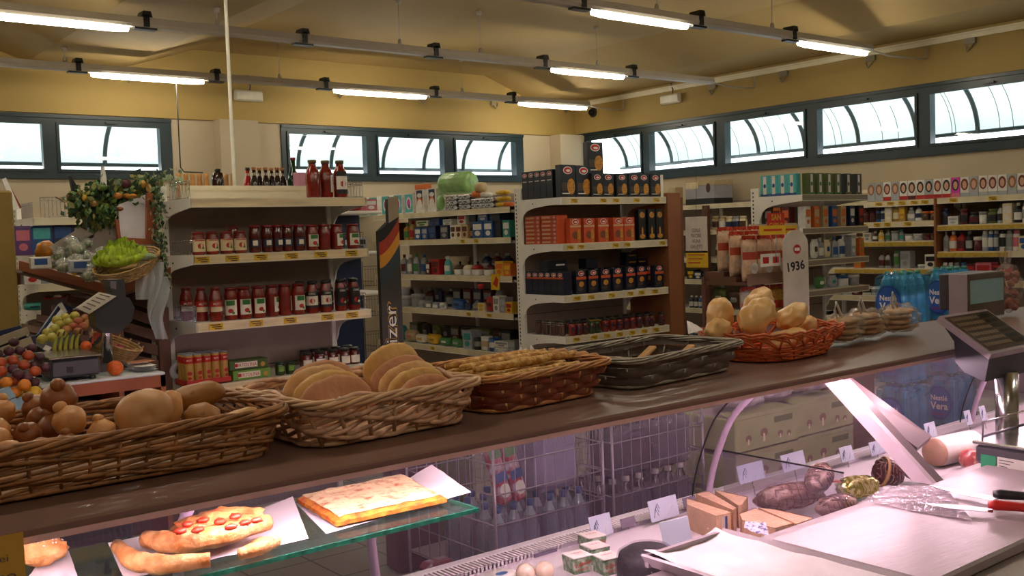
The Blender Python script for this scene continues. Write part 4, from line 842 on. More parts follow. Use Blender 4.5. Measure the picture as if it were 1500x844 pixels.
# hair dye boxes along the top
M_skin = mat('print_skin', '#c79a80', .5); HAIR = ['#2a1a14', '#6a2a1c', '#3a2118', '#1c1412', '#8a5a30']
def dye(i, c, hair, bottom):
    def dec(mb, w, d, h): mb.disc(0, h*.62, w*.42, h*.3, -.0006, mat('hair_%d' % hair, HAIR[hair], .5), 12); mb.disc(0, h*.6, w*.24, h*.2, -.001, M_skin, 12); mb.rect(-w*.5, w*.5, 0, h*.2, -.0006, hx(bottom))
    return Row(lambda: box_item('hair_dye_box', DYW*.96, .06, .165, hx(c), '', 'carton', dec))
DYA = P(1276, 280, 'X', XW+.03).y; DYW = (DYA-P(1512, 280, 'X', XW+.03).y)/18
DY = [dye(0, 'white', 0, 'red'), dye(1, 'white', 1, 'red'), dye(2, 'white', 2, 'maroon'), dye(3, 'silver', 3, 'red'), dye(4, 'silver', 4, 'silver'), dye(5, 'magenta', 0, 'pink'), dye(6, 'white', 1, 'silver')]
dye_px = [(1276, 4), (1287, 4), (1299, 1), (1309, 4), (1318, 0), (1331, 2), (1345, 0), (1359, 3), (1373, 1), (1387, 0), (1400, 5), (1411, 6), (1425, 4), (1437, 6), (1454, 6), (1469, 6), (1482, 4), (1494, 6), (1512, 6)]
for i, (px, k) in enumerate(dye_px):
    DY[k].put((XW+.03, DYA-DYW*i, 1.804), -pi/2, 'hair dye box with a portrait, %s from the left along the right wall top' % ORD[i], 'hair dye boxes along the right wall')
mb = MB()
for k in range(3): mb.box(0, .3, -.45, .45, .002+k*.038, .002+k*.038+.034, M_fg)
tag(mb.build('spare_shelf_board', loc=(XW+.11, P(1305, 262, 'X', XW+.2).y, 1.803)), 'stack of spare beige shelf boards lying behind the hair dye boxes', 'board')
tw = 'the upper right wall shelf'
rowB1 = [(1236, 'bottle', 'maroon', 'red', .06, .13), (1243, 'bottle', 'maroon', 'pink', .06, .13), (1252, 'bottle', 'black', 'red', .06, .12), (1260, 'bottle', 'maroon', 'white', .06, .13), (1269, 'bottle', 'brown', 'maroon', .07, .12), (1277, 'bottle', 'maroon', 'brown', .07, .12), (1287, 'can', 'blue', 'black', .05, .12), (1293, 'can', 'silver', 'navy', .05, .12), (1301, 'box', 'cream', 'white', .07, .13), (1310, 'bottle', 'gold', 'cream', .07, .15), (1318, 'box', 'gold', 'yellow', .06, .13), (1327, 'flask', 'silver', 'white', .08, .12), (1339, 'flask', 'white', 'navy', .07, .13), (1355, 'tub', 'brown', 'orange', .07, .08), (1364, 'tub', 'brown', 'orange', .07, .08)]
shelf_row(rowB1, XW, 1.615, tw+', left section', 'toiletries, left section, upper shelf')
rowA1 = [(1386, 'jar', 'navy', 'black', .07, .14), (1402, 'box', 'white', 'silver', .09, .07), (1413, 'jar', 'maroon', 'black', .08, .13), (1425, 'jar', 'black', 'maroon', .09, .1), (1442, 'tub', 'white', 'grey', .07, .1), (1453, 'jar', 'olive', 'black', .09, .12), (1464, 'bottle', 'silver', 'black', .05, .15), (1474, 'box', 'cream', 'white', .08, .16), (1484, 'bottle', 'black', 'white', .07, .16), (1494, 'can', 'white', 'grey', .06, .16), (1506, 'can', 'white', 'black', .06, .15)]
shelf_row(rowA1, XW, 1.572, tw+', right section', 'toiletries, right section, upper shelf')
rowB2 = [(1242, 'box', 'cream', 'silver', .08, .08), (1250, 'box', 'white', 'cream', .08, .08), (1260, 'box', 'cream', 'brown', .08, .09), (1268, 'box', 'white', 'grey', .07, .08), (1276, 'flask', 'brown', 'white', .06, .09), (1284, 'flask', 'cream', 'yellow', .06, .1), (1301, 'bottle', 'grey', 'green', .05, .1), (1309, 'tub', 'silver', 'grey', .08, .09), (1318, 'bottle', 'grey', 'teal', .05, .1), (1331, 'tub', 'white', 'silver', .08, .06), (1342, 'tub', 'silver', 'white', .09, .06), (1354, 'tub', 'maroon', 'brown', .07, .06), (1363, 'tub', 'brown', 'maroon', .07, .06)]
shelf_row(rowB2, XW, 1.442, 'the middle right wall shelf, left section', 'toiletries, left section, middle shelf')
rowA2 = [(1381, 'bottle', 'silver', 'grey', .05, .17), (1388, 'bottle', 'orange', 'white', .08, .17), (1401, 'bottle', 'red', 'maroon', .08, .17), (1413, 'bottle', 'black', 'silver', .07, .17), (1425, 'tub', 'maroon', 'white', .09, .12), (1436, 'can', 'silver', 'white', .055, .17), (1444, 'can', 'blue', 'white', .05, .17), (1452, 'can', 'navy', 'silver', .05, .17), (1461, 'can', 'white', 'black', .06, .17), (1472, 'can', 'silver', 'grey', .06, .17), (1482, 'can', 'white', 'pink', .06, .17), (1494, 'box', 'cream', 'blue', .09, .12)]
shelf_row([(t[0]+5,)+t[1:4]+(t[4]*.9,)+t[5:] for t in rowA2], XW, 1.345, 'the middle right wall shelf, right section', 'toiletries, right section, middle shelf')
rowB3 = [(1255, 'box', 'orange', 'gold', .07, .13), (1289, 'bottle', 'grey', 'maroon', .06, .14), (1298, 'bottle', 'silver', 'brown', .05, .14), (1311, 'can', 'grey', 'green', .05, .16), (1325, 'box', 'silver', 'grey', .09, .15), (1347, 'tub', 'silver', 'white', .07, .03), (1362, 'box', 'white', 'black', .1, .12)]
shelf_row(rowB3, XW, 1.2, 'the lower right wall shelf, left section', 'toiletries, left section, lower shelf')
rowA3 = [(1383, 'can', 'silver', 'white', .055, .15), (1391, 'can', 'grey', 'white', .055, .15), (1398, 'can', 'silver', 'grey', .06, .15), (1404, 'can', 'navy', 'blue', .07, .15), (1416, 'box', 'maroon', 'red', .09, .14), (1430, 'box', 'pink', 'red', .15, .15), (1448, 'box', 'red', 'maroon', .1, .13), (1464, 'box', 'maroon', 'red', .1, .13)]
shelf_row([(t[0]+5,)+t[1:4]+(t[4]*.9,)+t[5:] for t in rowA3], XW, 1.1, 'the lower right wall shelf, right section', 'toiletries, right section, lower shelf')
rowB4 = [(1205+i*11, 'box', ('maroon', 'white', 'black', 'silver')[i % 4], 'grey', .09, .1) for i in range(5)] + [(1268, 'roll', 'white', 'black', .09, .08), (1276, 'roll', 'white', 'grey', .09, .08)]
shelf_row(rowB4, XW, .95, 'the lowest visible right wall shelf', 'goods on the lowest right wall shelf')
# far section: jars, notice, boxes
rowC1 = [(1046, 'jar', 'beige', 'brown', .09, .14), (1055, 'jar', 'beige', 'white', .09, .14), (1067, 'jar', 'cream', 'navy', .09, .13), (1076, 'jar', 'silver', 'navy', .09, .13), (1084, 'jar', 'cream', 'brown', .08, .13)]
shelf_row(rowC1, XW, 1.595, 'the upper far section shelf', 'jars in the far section')
shelf_row([(1050, 'jar', 'cream', 'brown', .09, .14), (1059, 'jar', 'beige', 'brown', .09, .14), (1070, 'jar', 'brown', 'cream', .09, .13)], XW, 1.30, 'the second far section shelf', 'jars in the second far section shelf')
shelf_row([(1012, 'box', 'black', 'yellow', .1, .1), (1020, 'box', 'navy', 'white', .1, .08), (1028, 'tub', 'grey', 'white', .08, .06), (1055, 'packet', 'silver', 'black', .16, .16)], XW, 1.07, 'the third far section shelf', 'goods in the third far section shelf')
shelf_row([(1008+i*7, 'bottle', ('navy', 'black', 'blue')[i % 3], 'white', .06, .13) for i in range(4)]+[(1050, 'packet', 'olive', 'beige', .2, .22), (1070, 'packet', 'brown', 'grey', .2, .2)], XW, .76, 'the fourth far section shelf', 'goods in the fourth far section shelf')
shelf_row([(1008+i*6, 'can', ('navy', 'black', 'white')[i % 3], 'white', .06, .1) for i in range(5)], XW, .4, 'the bottom far section shelf', 'goods in the bottom far section')
q = P(1025, 295, 'X', XW+.05); o = thing('produce_carton', 'open beige and grey cardboard carton on top of the far section', 'carton', (XW+.05, q.y, 1.866), -pi/2)
g = MB(); g.bbox(-.2, .2, 0, .3, 0, .06, hx('black'), .004); g.bbox(-.2, .2, 0, .3, .06, .2, mat('carton_lav', '#9b98a0', .6), .004); g.bbox(-.2, .2, .0, .3, .2, .26, hx('beige'), .004); g.build('carton_body', o)
g = MB(); g.disc(.12, .17, .03, .05, -.001, hx('brown')); g.rect(-.19, -.02, .17, .24, -.0012, hx('cream')); g.build('printed_label', o)
o = box_item('beige_box', .12, .1, .2, hx('beige'), 'beige box half hidden behind the brown panel top', 'carton'); o.location = (6.98, 6.9, 1.95-.2); o.location = (XW+.05, P(995, 290, 'X', XW+.05).y, 1.866)
# paper notice and yellow note hung before the far section
qn = P(1020, 344, 'X', 7.9); r = thing('paper_notice', 'white printed notice hanging beside the brown panel', 'notice', (7.9, qn.y, qn.z), -pi/2)
h2 = (P(1020, 318, 'X', 7.9).z-P(1020, 371, 'X', 7.9).z)/2; w2 = abs(P(1004, 344, 'X', 7.9).y-P(1036, 344, 'X', 7.9).y)/2
g = MB(); g.bbox(-w2, w2, 0, .002, -h2, h2, mat('notice_paper', '#c9bcb4', .7), .001); g.build('sheet', r)
g = MB()
for k, t in enumerate(('COLLE', 'PIACERE', 'NONA', 'GALLETTI')): g.text(t, h2*.19, M_blk, T(0, -.0022, h2*.25-k*h2*.3), sx=.72)
g.build('lettering', r)
g = MB(); g.tube([(0, .006, h2), (0, .02, h2+.5)], .002, M_dark, 4); g.build('hanging_string', r)
qy = P(1021, 380, 'X', 7.9); g = MB(); g.bbox(-w2, w2, 0, .002, -.085, .085, M_yel, .001)
for k in range(3): g.rect(-w2*.8, w2*(.7-.2*k), .04-k*.04, .05-k*.04, -.001, M_red)
tag(g.build('price_note', loc=(7.9, qy.y, qy.z), rot=(0, 0, -pi/2)), 'yellow price note hanging just below the white notice', 'note')

# ------------------------------------------------------------------ end unit with coffee packs, right
G3Y, G3B = 4.8, 5.22
T3 = [1.853, 1.59, 1.335, 1.09, .75]
endcap('shelving_unit', 'white end shelving unit behind the snack stand, coffee packs on top', 6.765, 7.68, G3Y, G3B, T3, 1.925, .05, fm=mat('fascia_taupe', '#8f8474', .5), both=False)
def on3(px, i, dy=.03): q = P(px, 330, 'Y', G3Y+dy); return Vector((q.x, G3Y+dy, T3[i]+.001))
def coffee(c1, c2, nm):
    def dec(mb, w, d, h): mb.rect(-w*.18, w*.18, h*.1, h*.95, -.0008, M_white2); mb.disc(0, h*.5, w*.16, h*.1, -.0012, hx(c2)); mb.rect(-w*.5, w*.5, 0, h*.12, -.0006, hx(c2))
    return Row(lambda: box_item('coffee_pack', .085, .06, .17, hx(c1), '', 'pack', dec))
CT, CG, CB = coffee('turquoise', 'blue', 't'), coffee('olive', 'green', 'g'), coffee('black', 'olive', 'b')
for i, px in enumerate((1121, 1137, 1154, 1170)): 
    CT.put((6.785, 5.172-.0868*i, T3[0]+.001), -pi/2, 'turquoise coffee pack on the right end unit, %s from the left' % ORD[i], 'turquoise coffee packs')
for i, px in enumerate((1187, 1201, 1215, 1229)): CG.put(on3(px, 0, .004)+Vector((.028*(1-i/3), 0, 0)), .0, 'dark green coffee pack on the right end unit, %s of four' % ORD[i], 'green coffee packs')
for i, px in enumerate((1244, 1257)): CB.put(on3(px, 0, .004)+Vector((.02*i, 0, 0)), .0, 'black and olive coffee pack at the right end of the top, %s of two' % ORD[i], 'black coffee packs')
o = box_item('green_box', .05, .05, .09, hx('green'), 'small green box behind the turquoise coffee packs', 'carton'); o.location = (6.90, 5.14, T3[0]+.001)
for i, (px, c, c2) in enumerate(((1135, 'brown', 'grey'), (1152, 'orange', 'maroon'), (1165, 'maroon', 'orange'), (1184, 'white', 'orange'), (1197, 'orange', 'beige'), (1210, 'beige', 'orange'), (1223, 'blue', 'orange'), (1236, 'beige', 'orange'), (1249, 'navy', 'white'), (1262, 'black', 'red'))):
    o = goods('box', c, c2, .072, .17).put(on3(max(px, 1182), 1, .03 if px >= 1180 else .2), 0, '%s biscuit box on the second shelf of the right end unit, %s from the left' % (c, ORD[i]), 'biscuit boxes on the right end unit')
    if px < 1180: o.location = Vector((6.79, 5.15-.085*i, T3[1]+.001)); o.rotation_euler = (0, 0, -pi/2)
shelf_row([(1196, 'packet', 'white', 'brown', .09, .16), (1205, 'bottle', 'grey', 'white', .06, .17), (1214, 'packet', 'cream', 'blue', .09, .15), (1226, 'bottle', 'silver', 'blue', .06, .17), (1236, 'bottle', 'white', 'blue', .07, .18), (1250, 'box', 'silver', 'white', .07, .18), (1262, 'box', 'orange', 'gold', .07, .15)], G3Y, T3[2], 'the third shelf of the right end unit', 'goods on the third right end shelf', axis='Y')
shelf_row([(1204, 'packet', 'green', 'white', .12, .1), (1222, 'packet', 'silver', 'teal', .12, .1), (1240, 'tub', 'white', 'blue', .1, .09), (1256, 'tub', 'grey', 'white', .09, .09)], G3Y, T3[3], 'the fourth shelf of the right end unit', 'goods on the fourth right end shelf', axis='Y')

# ------------------------------------------------------------------ snack stand
SX0, SX1, SY = 5.05, 5.66, 4.0
r = thing('snack_stand', 'cardboard snack stand with rounded header in front of the right unit', 'display stand', ((SX0+SX1)/2, SY, 0)); W2 = (SX1-SX0)/2
M_cbw = mat('standee_white', '#b8a898', .6)
zh = P(1120, 328, 'Y', SY+.35).z
g = MB(); hl, hr = P(1097, 330, 'Y', SY+.36).x-(SX0+SX1)/2, P(1171, 330, 'Y', SY+.36).x-(SX0+SX1)/2; hd = [(hl, .4), (hr, .4), (hr, zh-.05)]+[(hr-.05+.05*cos(a), zh-.05+.05*sin(a)) for a in (pi*.15, pi*.3, pi*.45)]+[(hl+.02, zh), (hl, zh-.03)]
g.prism(hd, .36, .375, M_cbw); g.build('header_board', r)
for k_, z_ in ((1, 1.302), (2, 1.332)): g = MB(); g.box(-W2+.01, W2-.01, .098+.0955*(k_-1)-.004, .098+.0955*k_-.004 if k_ < 2 else .34, 1.27, z_, mat('tray_brown', '#6a4434', .6)); g.build('tray_step', r)
for z in (1.27, .95, .55, .1): g = MB(); g.box(-W2, W2, 0, .36, z-.02, z, mat('tray_brown', '#6a4434', .6)); g.box(-W2, W2, -.004, 0, z-.02, z+.05, mat('tray_front', '#8c6a5c', .6)); g.build('tray', r)
for s in (-1, 1): g = MB(); g.box(s*W2-.008, s*W2+.008, .34, .36, 0, 1.3, _M['tray_brown']); g.box(s*W2-.008, s*W2+.008, 0, .36, 0, .5, _M['tray_brown']); g.build('side_frame', r)
# round side sign with 1936
qs = P(1166, 385, 'Y', 3.87); bb = thing('cardboard_bin', 'plain brown cardboard box under the patterned bags beside the snack stand', 'box', (5.68, 3.72, 0)); g = MB(); g.bbox(-.17, .19, -.08, .08, 0, .79, M_cb, .004); g.build('box_body', bb); g = MB(); g.box(-.165, .185, -.004, .004, .79, .7905, mat('tray_front', '#8c6a5c', .6)); g.build('tape_seam', bb); g = MB(); zc = P(1166, 360, 'Y', 3.87).z; ws = .1
pl = [(-ws, -.35), (ws, -.35), (ws, zc-qs.z-.0)]+[(ws*cos(a), zc-qs.z-.0+ws*sin(a)) for a in [pi*k/8 for k in range(1, 8)]]+[(-ws, zc-qs.z)]
sg = thing('year_sign', 'pale round-topped sign reading 1936 at the right of the snack stand', 'sign', (qs.x, 3.87, qs.z), -.25)
g.prism(pl, 0, .008, mat('sign_pale', '#c9bcb0', .6)); g.build('board', sg)
g = MB(); g.text('1936', .062, M_blk, T(0, -.001, -.02, 0, 0, -.12), sx=.95, bold=.03); g.disc(.01, .085, .03, .03, -.001, M_red); g.rect(-.01, .03, .075, .095, -.0015, M_white2); g.build('lettering', sg)
g = MB(); g.tube([(0, .016, -.35), (0, .016, -qs.z+.002)], .006, M_cbw, 6); g.build('leg', sg)
# SAN CARLO flag
qf = P(1131, 325, 'Y', 3.93); fl_ = thing('brand_flag', 'red card with gold capital lettering over the snack bags', 'sign', (qf.x, 3.9, qf.z), 0)
g = MB(); g.box(-.085, .085, 0, .004, -.05, .055, M_red); g.build('board', fl_)
g = MB(); g.text('SAN', .04, M_goldp, T(0, -.001, .028), bold=.03); g.text('CARLO', .032, M_goldp, T(0, -.001, -.022), bold=.02); g.build('lettering', fl_)
g = MB(); g.tube([(0, .006, -.05), (0, .006, -.25)], .003, M_chrome, 5); g.build('stem', fl_)
for i, (px, py, w) in enumerate(((1112, 337, .06), (1132, 337, .13), (1158, 336, .08))):
    q = P(px, py, 'Y', 3.88 if i == 1 else 4.33); g = MB(); g.box(-w, w, 0, .003, -.028, .028, M_yel); g.rect(-w*.7, w*.7, -.006, .006, -.001, M_red)
    tag(g.build('price_card', loc=(q.x, q.y, q.z)), 'yellow price card on the snack stand header, %s from the left' % ORD[i], 'card', 'price cards on the snack header')
M_bagr = mat('crisp_bag_top', '#b03a2a', .25, var=.2, scale=20, bump=.4); M_bagc = mat('crisp_bag', '#d2b296', .28, var=.12, scale=25, bump=.6, bscale=30); M_bagb = mat('crisp_bag_band', '#b4462e', .3)
def crisp(seed=0, c=None, top=None):
    o = thing('snack_bag', '', 'bag'); W_, H_, D_ = .142, .27, .08
    def fn(k):
        def f(u, v):
            x = (u-.5)*W_; z = v*H_; e = min(1, v/.12, (1-v)/.14); e = max(0, e)**.5; s = sin(pi*u)**.6 if 0 < u < 1 else 0
            return (x*(1-.06*e*sin(pi*v)), k*(D_/2*e*s*(1+.15*noise.noise(Vector((u*6+seed, v*6, k)))))+.012*sin(z*30)*(1-e), z)
        return f
    g = MB(); g.grid(fn(-1), 10, 14, c or M_bagc); g.grid(fn(1), 10, 14, c or M_bagc); g.grid(lambda u, v: (lambda p: (p[0]*1.0, p[1]-.0018, p[2]))(fn(-1)(u, .5+v*.18)), 10, 4, top or M_bagb); g.disc(0, H_*.3, .04, .035, -D_/2-.002, M_white2)
    g.build('bag_body', o)
    t = MB(); t.grid(lambda u, v: ((u-.5)*W_, -.002+.01*sin(u*22)*v, H_-.03+v*.045), 14, 2, M_bagr, thick=.002); t.build('crimped_top', o); return o
R = Row(crisp)
k = 0
for row, (y, z, n) in enumerate(((4.01, 1.274, 4), (4.105, 1.304, 4), (4.20, 1.334, 4))):
    for i in range(n):
        R.put((5.13+i*.149, y+.034, z), 0, 'red-topped crisp bag, %s in the %s row of the snack stand' % (ORD[i], ('front', 'second', 'rear')[row]), 'crisp bags on the snack stand', rot=(0, 0, random.uniform(-.02, .02)))
R2 = Row(lambda: crisp(3, mat('snack_silver', '#9a8e84', .3, var=.15, scale=20, bump=.4), M_bagb))
for i in range(2): R2.put((5.13+i*.15, 4.06, .953), 0, 'silver crisp bag with red badge on the lower tray, %s from the left' % ORD[i], 'silver bags on the lower tray', rot=(0, 0, 0))
R3 = Row(lambda: crisp(5, mat('snack_mixed', '#8a4a30', .3, col2='#caa23a', thr=(.4, .6), scale=18, bump=.4), M_bagr))
for i in range(1): R3.put((5.43, 4.06, .953), 0, 'red and yellow snack bag on the lower tray right of the silver bags', 'red and yellow snack bags')
for i, (px, c, t) in enumerate(((1145, 'navy', 'blue glossy snack bag right of the red and yellow ones'), (1168, 'purple', 'purple and white patterned bag beside the 1936 sign'), (1188, 'maroon', 'dark red patterned bag lowest right of the snack stand'))):
    o = pouch('snack_bag', hx(c), .16 if i else .11, .24, .12, t); o.location = (5.57, 4.07, .951) if i == 0 else (5.60+.17*(i-1), 3.72, .792)
g = thing('product_card', 'small white card tucked among the front crisp bags', 'card', (5.2, 3.93, P(1120, 382, 'Y', 3.9).z)); mb = MB(); mb.bbox(-.1, .1, 0, .003, -.04, .04, M_white2, .001); mb.build('card_sheet', g); mb = MB(); mb.rect(-.08, -.02, -.02, .02, -.001, M_red); mb.rect(.02, .08, -.02, .02, -.001, M_red); mb.build('printed_mark', g)

# ------------------------------------------------------------------ water packs
M_wb = film('water_wrap', '#bfe4f2', .5, .28, .12, '#4c9cc4', .5, 40); M_wg = mat('water_bottle_green', '#2f7f63', .12, var=.2, scale=20, coat=.8)
M_wt = mat('water_bottle_body', '#4f9cc0', .15, var=.2, scale=15, coat=.7); M_disc = mat('print_waterblue', '#1b3f8c', .3)
def water_pack():
    o = thing('water_pack', '', 'bottle pack'); r = .042
    for j in range(2):
        for i in range(3):
            g = MB(); x = (i-1)*2*r*1.02; y = r+j*2*r*1.02
            g.lathe([(r*.8, 0), (r, .01), (r, .05), (r*.94, .06), (r, .07), (r, .2), (r*.85, .24), (r*.4, .29)], M_wt, 14, M=T(x, y)); g.lathe([(r*.92, .225), (r*.55, .27), (r*.38, .292)], M_wg, 12, M=T(x, y)); g.lathe([(.015, .292), (.015, .31), (.001, .311)], M_wg, 10, M=T(x, y)); g.build('bottle', o)
    g = MB(); W_ = 3*r*1.02+.004; D_ = 4*r*1.02+.004
    g.grid(lambda u, v: (-W_+2*W_*u, -.004-.004*sin(pi*u)*(1+.3*noise.noise(Vector((u*8, v*8, 1)))), .0+v*.27), 12, 8, M_wb)
    g.grid(lambda u, v: (W_+.002*sin(u*20), D_*u, v*.27), 8, 6, M_wb); g.grid(lambda u, v: (-W_-.002*sin(u*20), D_*(1-u), v*.27), 8, 6, M_wb)
    g.grid(lambda u, v: (-W_+2*W_*u, D_*v, .27+.025*sin(pi*v)+.012*sin(u*6*pi)), 12, 6, M_wb); g.build('shrink_wrap', o)
    g = MB(); MS = T(-W_, D_/2, 0, -pi/2); g.disc(0, .135, .078, .1, -.008, M_disc, 24, M=MS); g.disc(0, .135, .07, .091, -.0086, mat('print_waterblue2', '#2a5aa8', .3), 24, M=MS); g.text('Nestlé', .032, M_white2, MS @ T(0, -.010, .165), bold=.02, sx=.9); g.text('Vera', .044, M_white2, MS @ T(0, -.010, .117), bold=.03, sx=.95); g.rect(-.04, .03, .062, .076, -.0095, mat('print_violet', '#6a3a7c', .4), M=MS); g.build('printed_badge', o)
    return o
R = Row(water_pack)
zw = P(1320, 470, 'Y', 3.0).z-.045
for lev in range(4):
    z = zw-.3135*lev
    for i, X in enumerate((5.27, 5.80)):
        t = ('blue-badged water pack at the left of the top row behind the counter', 'blue-badged water pack partly hidden behind the scale display, top row')[i] if lev == 0 else 'wrapped water pack, %s stack, %s layer down from the top' % (('left', 'right')[i], ORD[lev-1])
        R.put((X, 3.0, z+.001), 0.0, t, 'shrink-wrapped water packs')
g = MB(); zb_ = zw-.3135*3-.001
g.box(5.1, 5.98, 2.98, 3.2, max(.02, zb_-.2), zb_, mat('pallet_wood', '#6a5238', .7)); tag(g.build('pallet'), 'low wooden pallet under the water packs', 'pallet')
# ================================================================== greengrocer corner at the left
def slab(mb, pts, t, m, n=None):
    """board through four points with thickness t along its normal (away from the viewer)"""
    p = [Vector(q) for q in pts]; nn = (p[1]-p[0]).cross(p[3]-p[0]).normalized()
    if nn.dot(Vector((0, 0, EYE))-p[0]) > 0: nn = -nn
    q = [a+nn*t for a in p]; mb.add(p+q, [(0, 1, 2, 3), (7, 6, 5, 4), (0, 4, 5, 1), (1, 5, 6, 2), (2, 6, 7, 3), (3, 7, 4, 0)], m); return mb
def PY(px, py, Y): return P(px, py, 'Y', Y)
M_terra = mat('terracotta_wood', '#9a5230', .55, var=.08, scale=5); M_pallet = mat('slat_wood', '#6e4e42', .7, var=.12, scale=6)
M_grey = mat('card_grey', '#aaa098', .7); M_leaf = mat('leaf_green', '#4c7040', .5, var=.25, scale=20); M_leaf2 = mat('leaf_pale', '#8fa07a', .5, var=.2, scale=25)

# end unit far left
zs = [PY(50, y, 7.0).z for y in (319, 374, 417, 456)]+[.75]
endcap('shelving_unit', 'white end shelving unit at the far left behind the vegetables', 1.66, 2.7, 7.0, 7.42, zs, zs[0]+.09, .05, fm=M_offw, fences=[.1], both=False)
mb = MB(); wire_fence(mb, (0, 0, 0), (.85, 0, 0), .13, M_chrome, .025, .002); tag(mb.build('wire_rail', loc=(1.72, 7.04, zs[0])), 'wire front rail on top of the far left shelving unit', 'wire rail')
shelf_row([(61, 'box', 'purple', 'pink', .1, .19, .05), (68, 'box', 'blue', 'turquoise', .13, .205, .06), (82, 'box', 'navy', 'blue', .13, .21, .06), (95, 'box', 'navy', 'silver', .12, .2, .08)], 7.0, zs[1], 'the upper far left shelf', 'blue packs on the far left', axis='Y')
shelf_row([(50, 'tub', 'maroon', 'red', .13, .1, .05), (62, 'box', 'white', 'red', .1, .11, .04), (72, 'box', 'silver', 'maroon', .1, .105, .04), (84, 'box', 'grey', 'silver', .1, .1, .04), (96, 'box', 'grey', 'black', .1, .1, .04), (108, 'box', 'grey', 'silver', .1, .1, .04)], 7.0, zs[2], 'the middle far left shelf', 'boxes on the far left', axis='Y')
shelf_row([(48, 'packet', 'silver', 'white', .16, .05, .04), (60, 'packet', 'teal', 'navy', .14, .05, .04), (66, 'can', 'red', 'maroon', .06, .09, .1), (72, 'can', 'red', 'white', .06, .09, .1), (80, 'can', 'red', 'maroon', .06, .09, .1), (92, 'packet', 'teal', 'navy', .16, .05, .05)], 7.0, zs[3], 'the lower far left shelf', 'goods on the lower far left shelf', axis='Y')
# ochre column edge and leaning white boards
q = PY(18, 279, 5.2); mb = MB(); mb.bbox(-.6, 0, 0, .3, 0, q.z, mat('ochre_panel', '#8c7434', .7, var=.05), .01); tag(mb.build('ochre_cabinet_side', loc=(q.x, 5.2, 0)), 'plain ochre cabinet side standing at the left edge of the picture', 'cabinet')
r = thing('leaning_board', 'white boards leaning on top of the far left shelving unit', 'board', PY(16, 305, 7.1)); b0 = PY(16, 305, 7.1)
mb = MB(); slab(mb, [v-b0 for v in (PY(3, 263, 7.1), PY(9, 260, 7.1), PY(29, 306, 7.1), PY(20, 308, 7.1))], .02, hx('white')); mb.build('board', r)
mb = MB(); slab(mb, [v-b0 for v in (PY(10, 268, 7.15), PY(12, 268, 7.15), PY(32, 304, 7.15), PY(29, 306, 7.15))], .02, M_redlid); mb.build('red_edge', r)
# produce rack: ledge, back board, slats
A_, B_, C_ = PY(33, 382, 6.0), PY(163, 417, 5.08), PY(246, 392, 5.25)
A2, B2_, C2 = PY(33, 396, 6.0), PY(168, 432, 5.08), PY(246, 410, 5.25)
rk = thing('produce_rack', 'brown wooden produce rack with slanted slats, left of the tomato unit', 'rack', (1.6, 5.4, 0)); o0 = Vector((1.6, 5.4, 0))
mb = MB(); slab(mb, [A_-o0, A2-o0, B2_-o0, B_-o0], .02, M_terra); slab(mb, [B_-o0, B2_-o0, C2-o0, C_-o0], .02, M_terra); mb.build('ledge_front', rk)
dv = Vector((.05, .5, .0)); mb = MB(); slab(mb, [A2-o0, B2_-o0, B2_-o0+dv, A2-o0+dv], .015, M_pallet); slab(mb, [B2_-o0, C2-o0, C2-o0+dv, B2_-o0+dv], .015, M_pallet); mb.build('ledge_tray', rk)
for i, (x, y) in enumerate(((52, 387), (74, 392), (87, 393), (94, 394), (109, 402))):
    u = (x-33)/130; a = A_.lerp(B_, u); q = P(x, y, 'Y', a.y-.012); mb = MB(); mb.bbox(-.012, .012, -.002, 0, -.022, .022, M_yel, .001); mb.build('price_tag', rk, loc=q-o0)
for i in range(6):   # left bank of slats stepping down towards the viewer
    u = i/5; a = (52-6*i, 436+16*i); 
    x0, y0, x1, y1 = 120-22*i, 418+14*i, 205-8*i, 440+15*i
    Y = 5.72-.11*i; mb = MB(); slab(mb, [v-o0 for v in (PY(x0, y0, Y), PY(x1, y1, Y-.1), PY(x1+1, y1+11, Y-.13), PY(x0, y0+10, Y-.03))], .014, M_pallet); mb.build('slat', rk)
for i in range(6):
    x0, y0, x1, y1 = 178, 424+23*i, 231, 443+21*i
    Y = 5.46-.02*i; mb = MB(); slab(mb, [v-o0 for v in (PY(x0, y0, Y), PY(x1, y1, Y-.14), PY(x1, y1+15, Y-.16), PY(x0, y0+14, Y-.02))], .014, M_pallet); mb.build('slat', rk)
mb = MB(); slab(mb, [v-o0 for v in (PY(160, 425, 5.62), PY(222, 425, 5.55), PY(222, 575, 5.5), PY(160, 575, 5.55))], .02, mat('dark_board', '#3a2a24', .8)); slab(mb, [v-o0 for v in (PY(60, 440, 6.1), PY(165, 430, 5.8), PY(165, 560, 5.6), PY(60, 560, 5.95))], .02, _M['dark_board']); mb.build('back_board', rk)  # plain dark brown boards behind the slats
mb = MB(); 
for x in (1.5, 1.85): mb.box(x-1.6-.03, x-1.6+.03, -.15, -.1, 0, 1.3, M_pallet)
mb.build('support_frame', rk)
# framed white board and post
fb = thing('framed_board', 'white board in a terracotta frame behind the lettuce', 'board', PY(197, 360, 5.29)); b0 = PY(197, 360, 5.29)
mb = MB(); slab(mb, [v-b0 for v in (PY(173, 300, 5.29), PY(213, 285, 5.29), PY(213, 350, 5.29), PY(175, 349, 5.29))], .01, mat('board_white', '#dcdae2', .5)); mb.build('board', fb)
mb = MB()
for q in (((213, 283), (222, 283), (224, 358), (213, 358)), ((173, 348), (213, 350), (213, 358), (175, 357)), ((167, 322), (172, 322), (176, 357), (172, 357)), ((222, 290), (226, 290), (232, 372), (226, 360))): slab(mb, [PY(x, y, 5.28)-b0 for x, y in q], .025, M_terra)
mb.build('frame', fb)
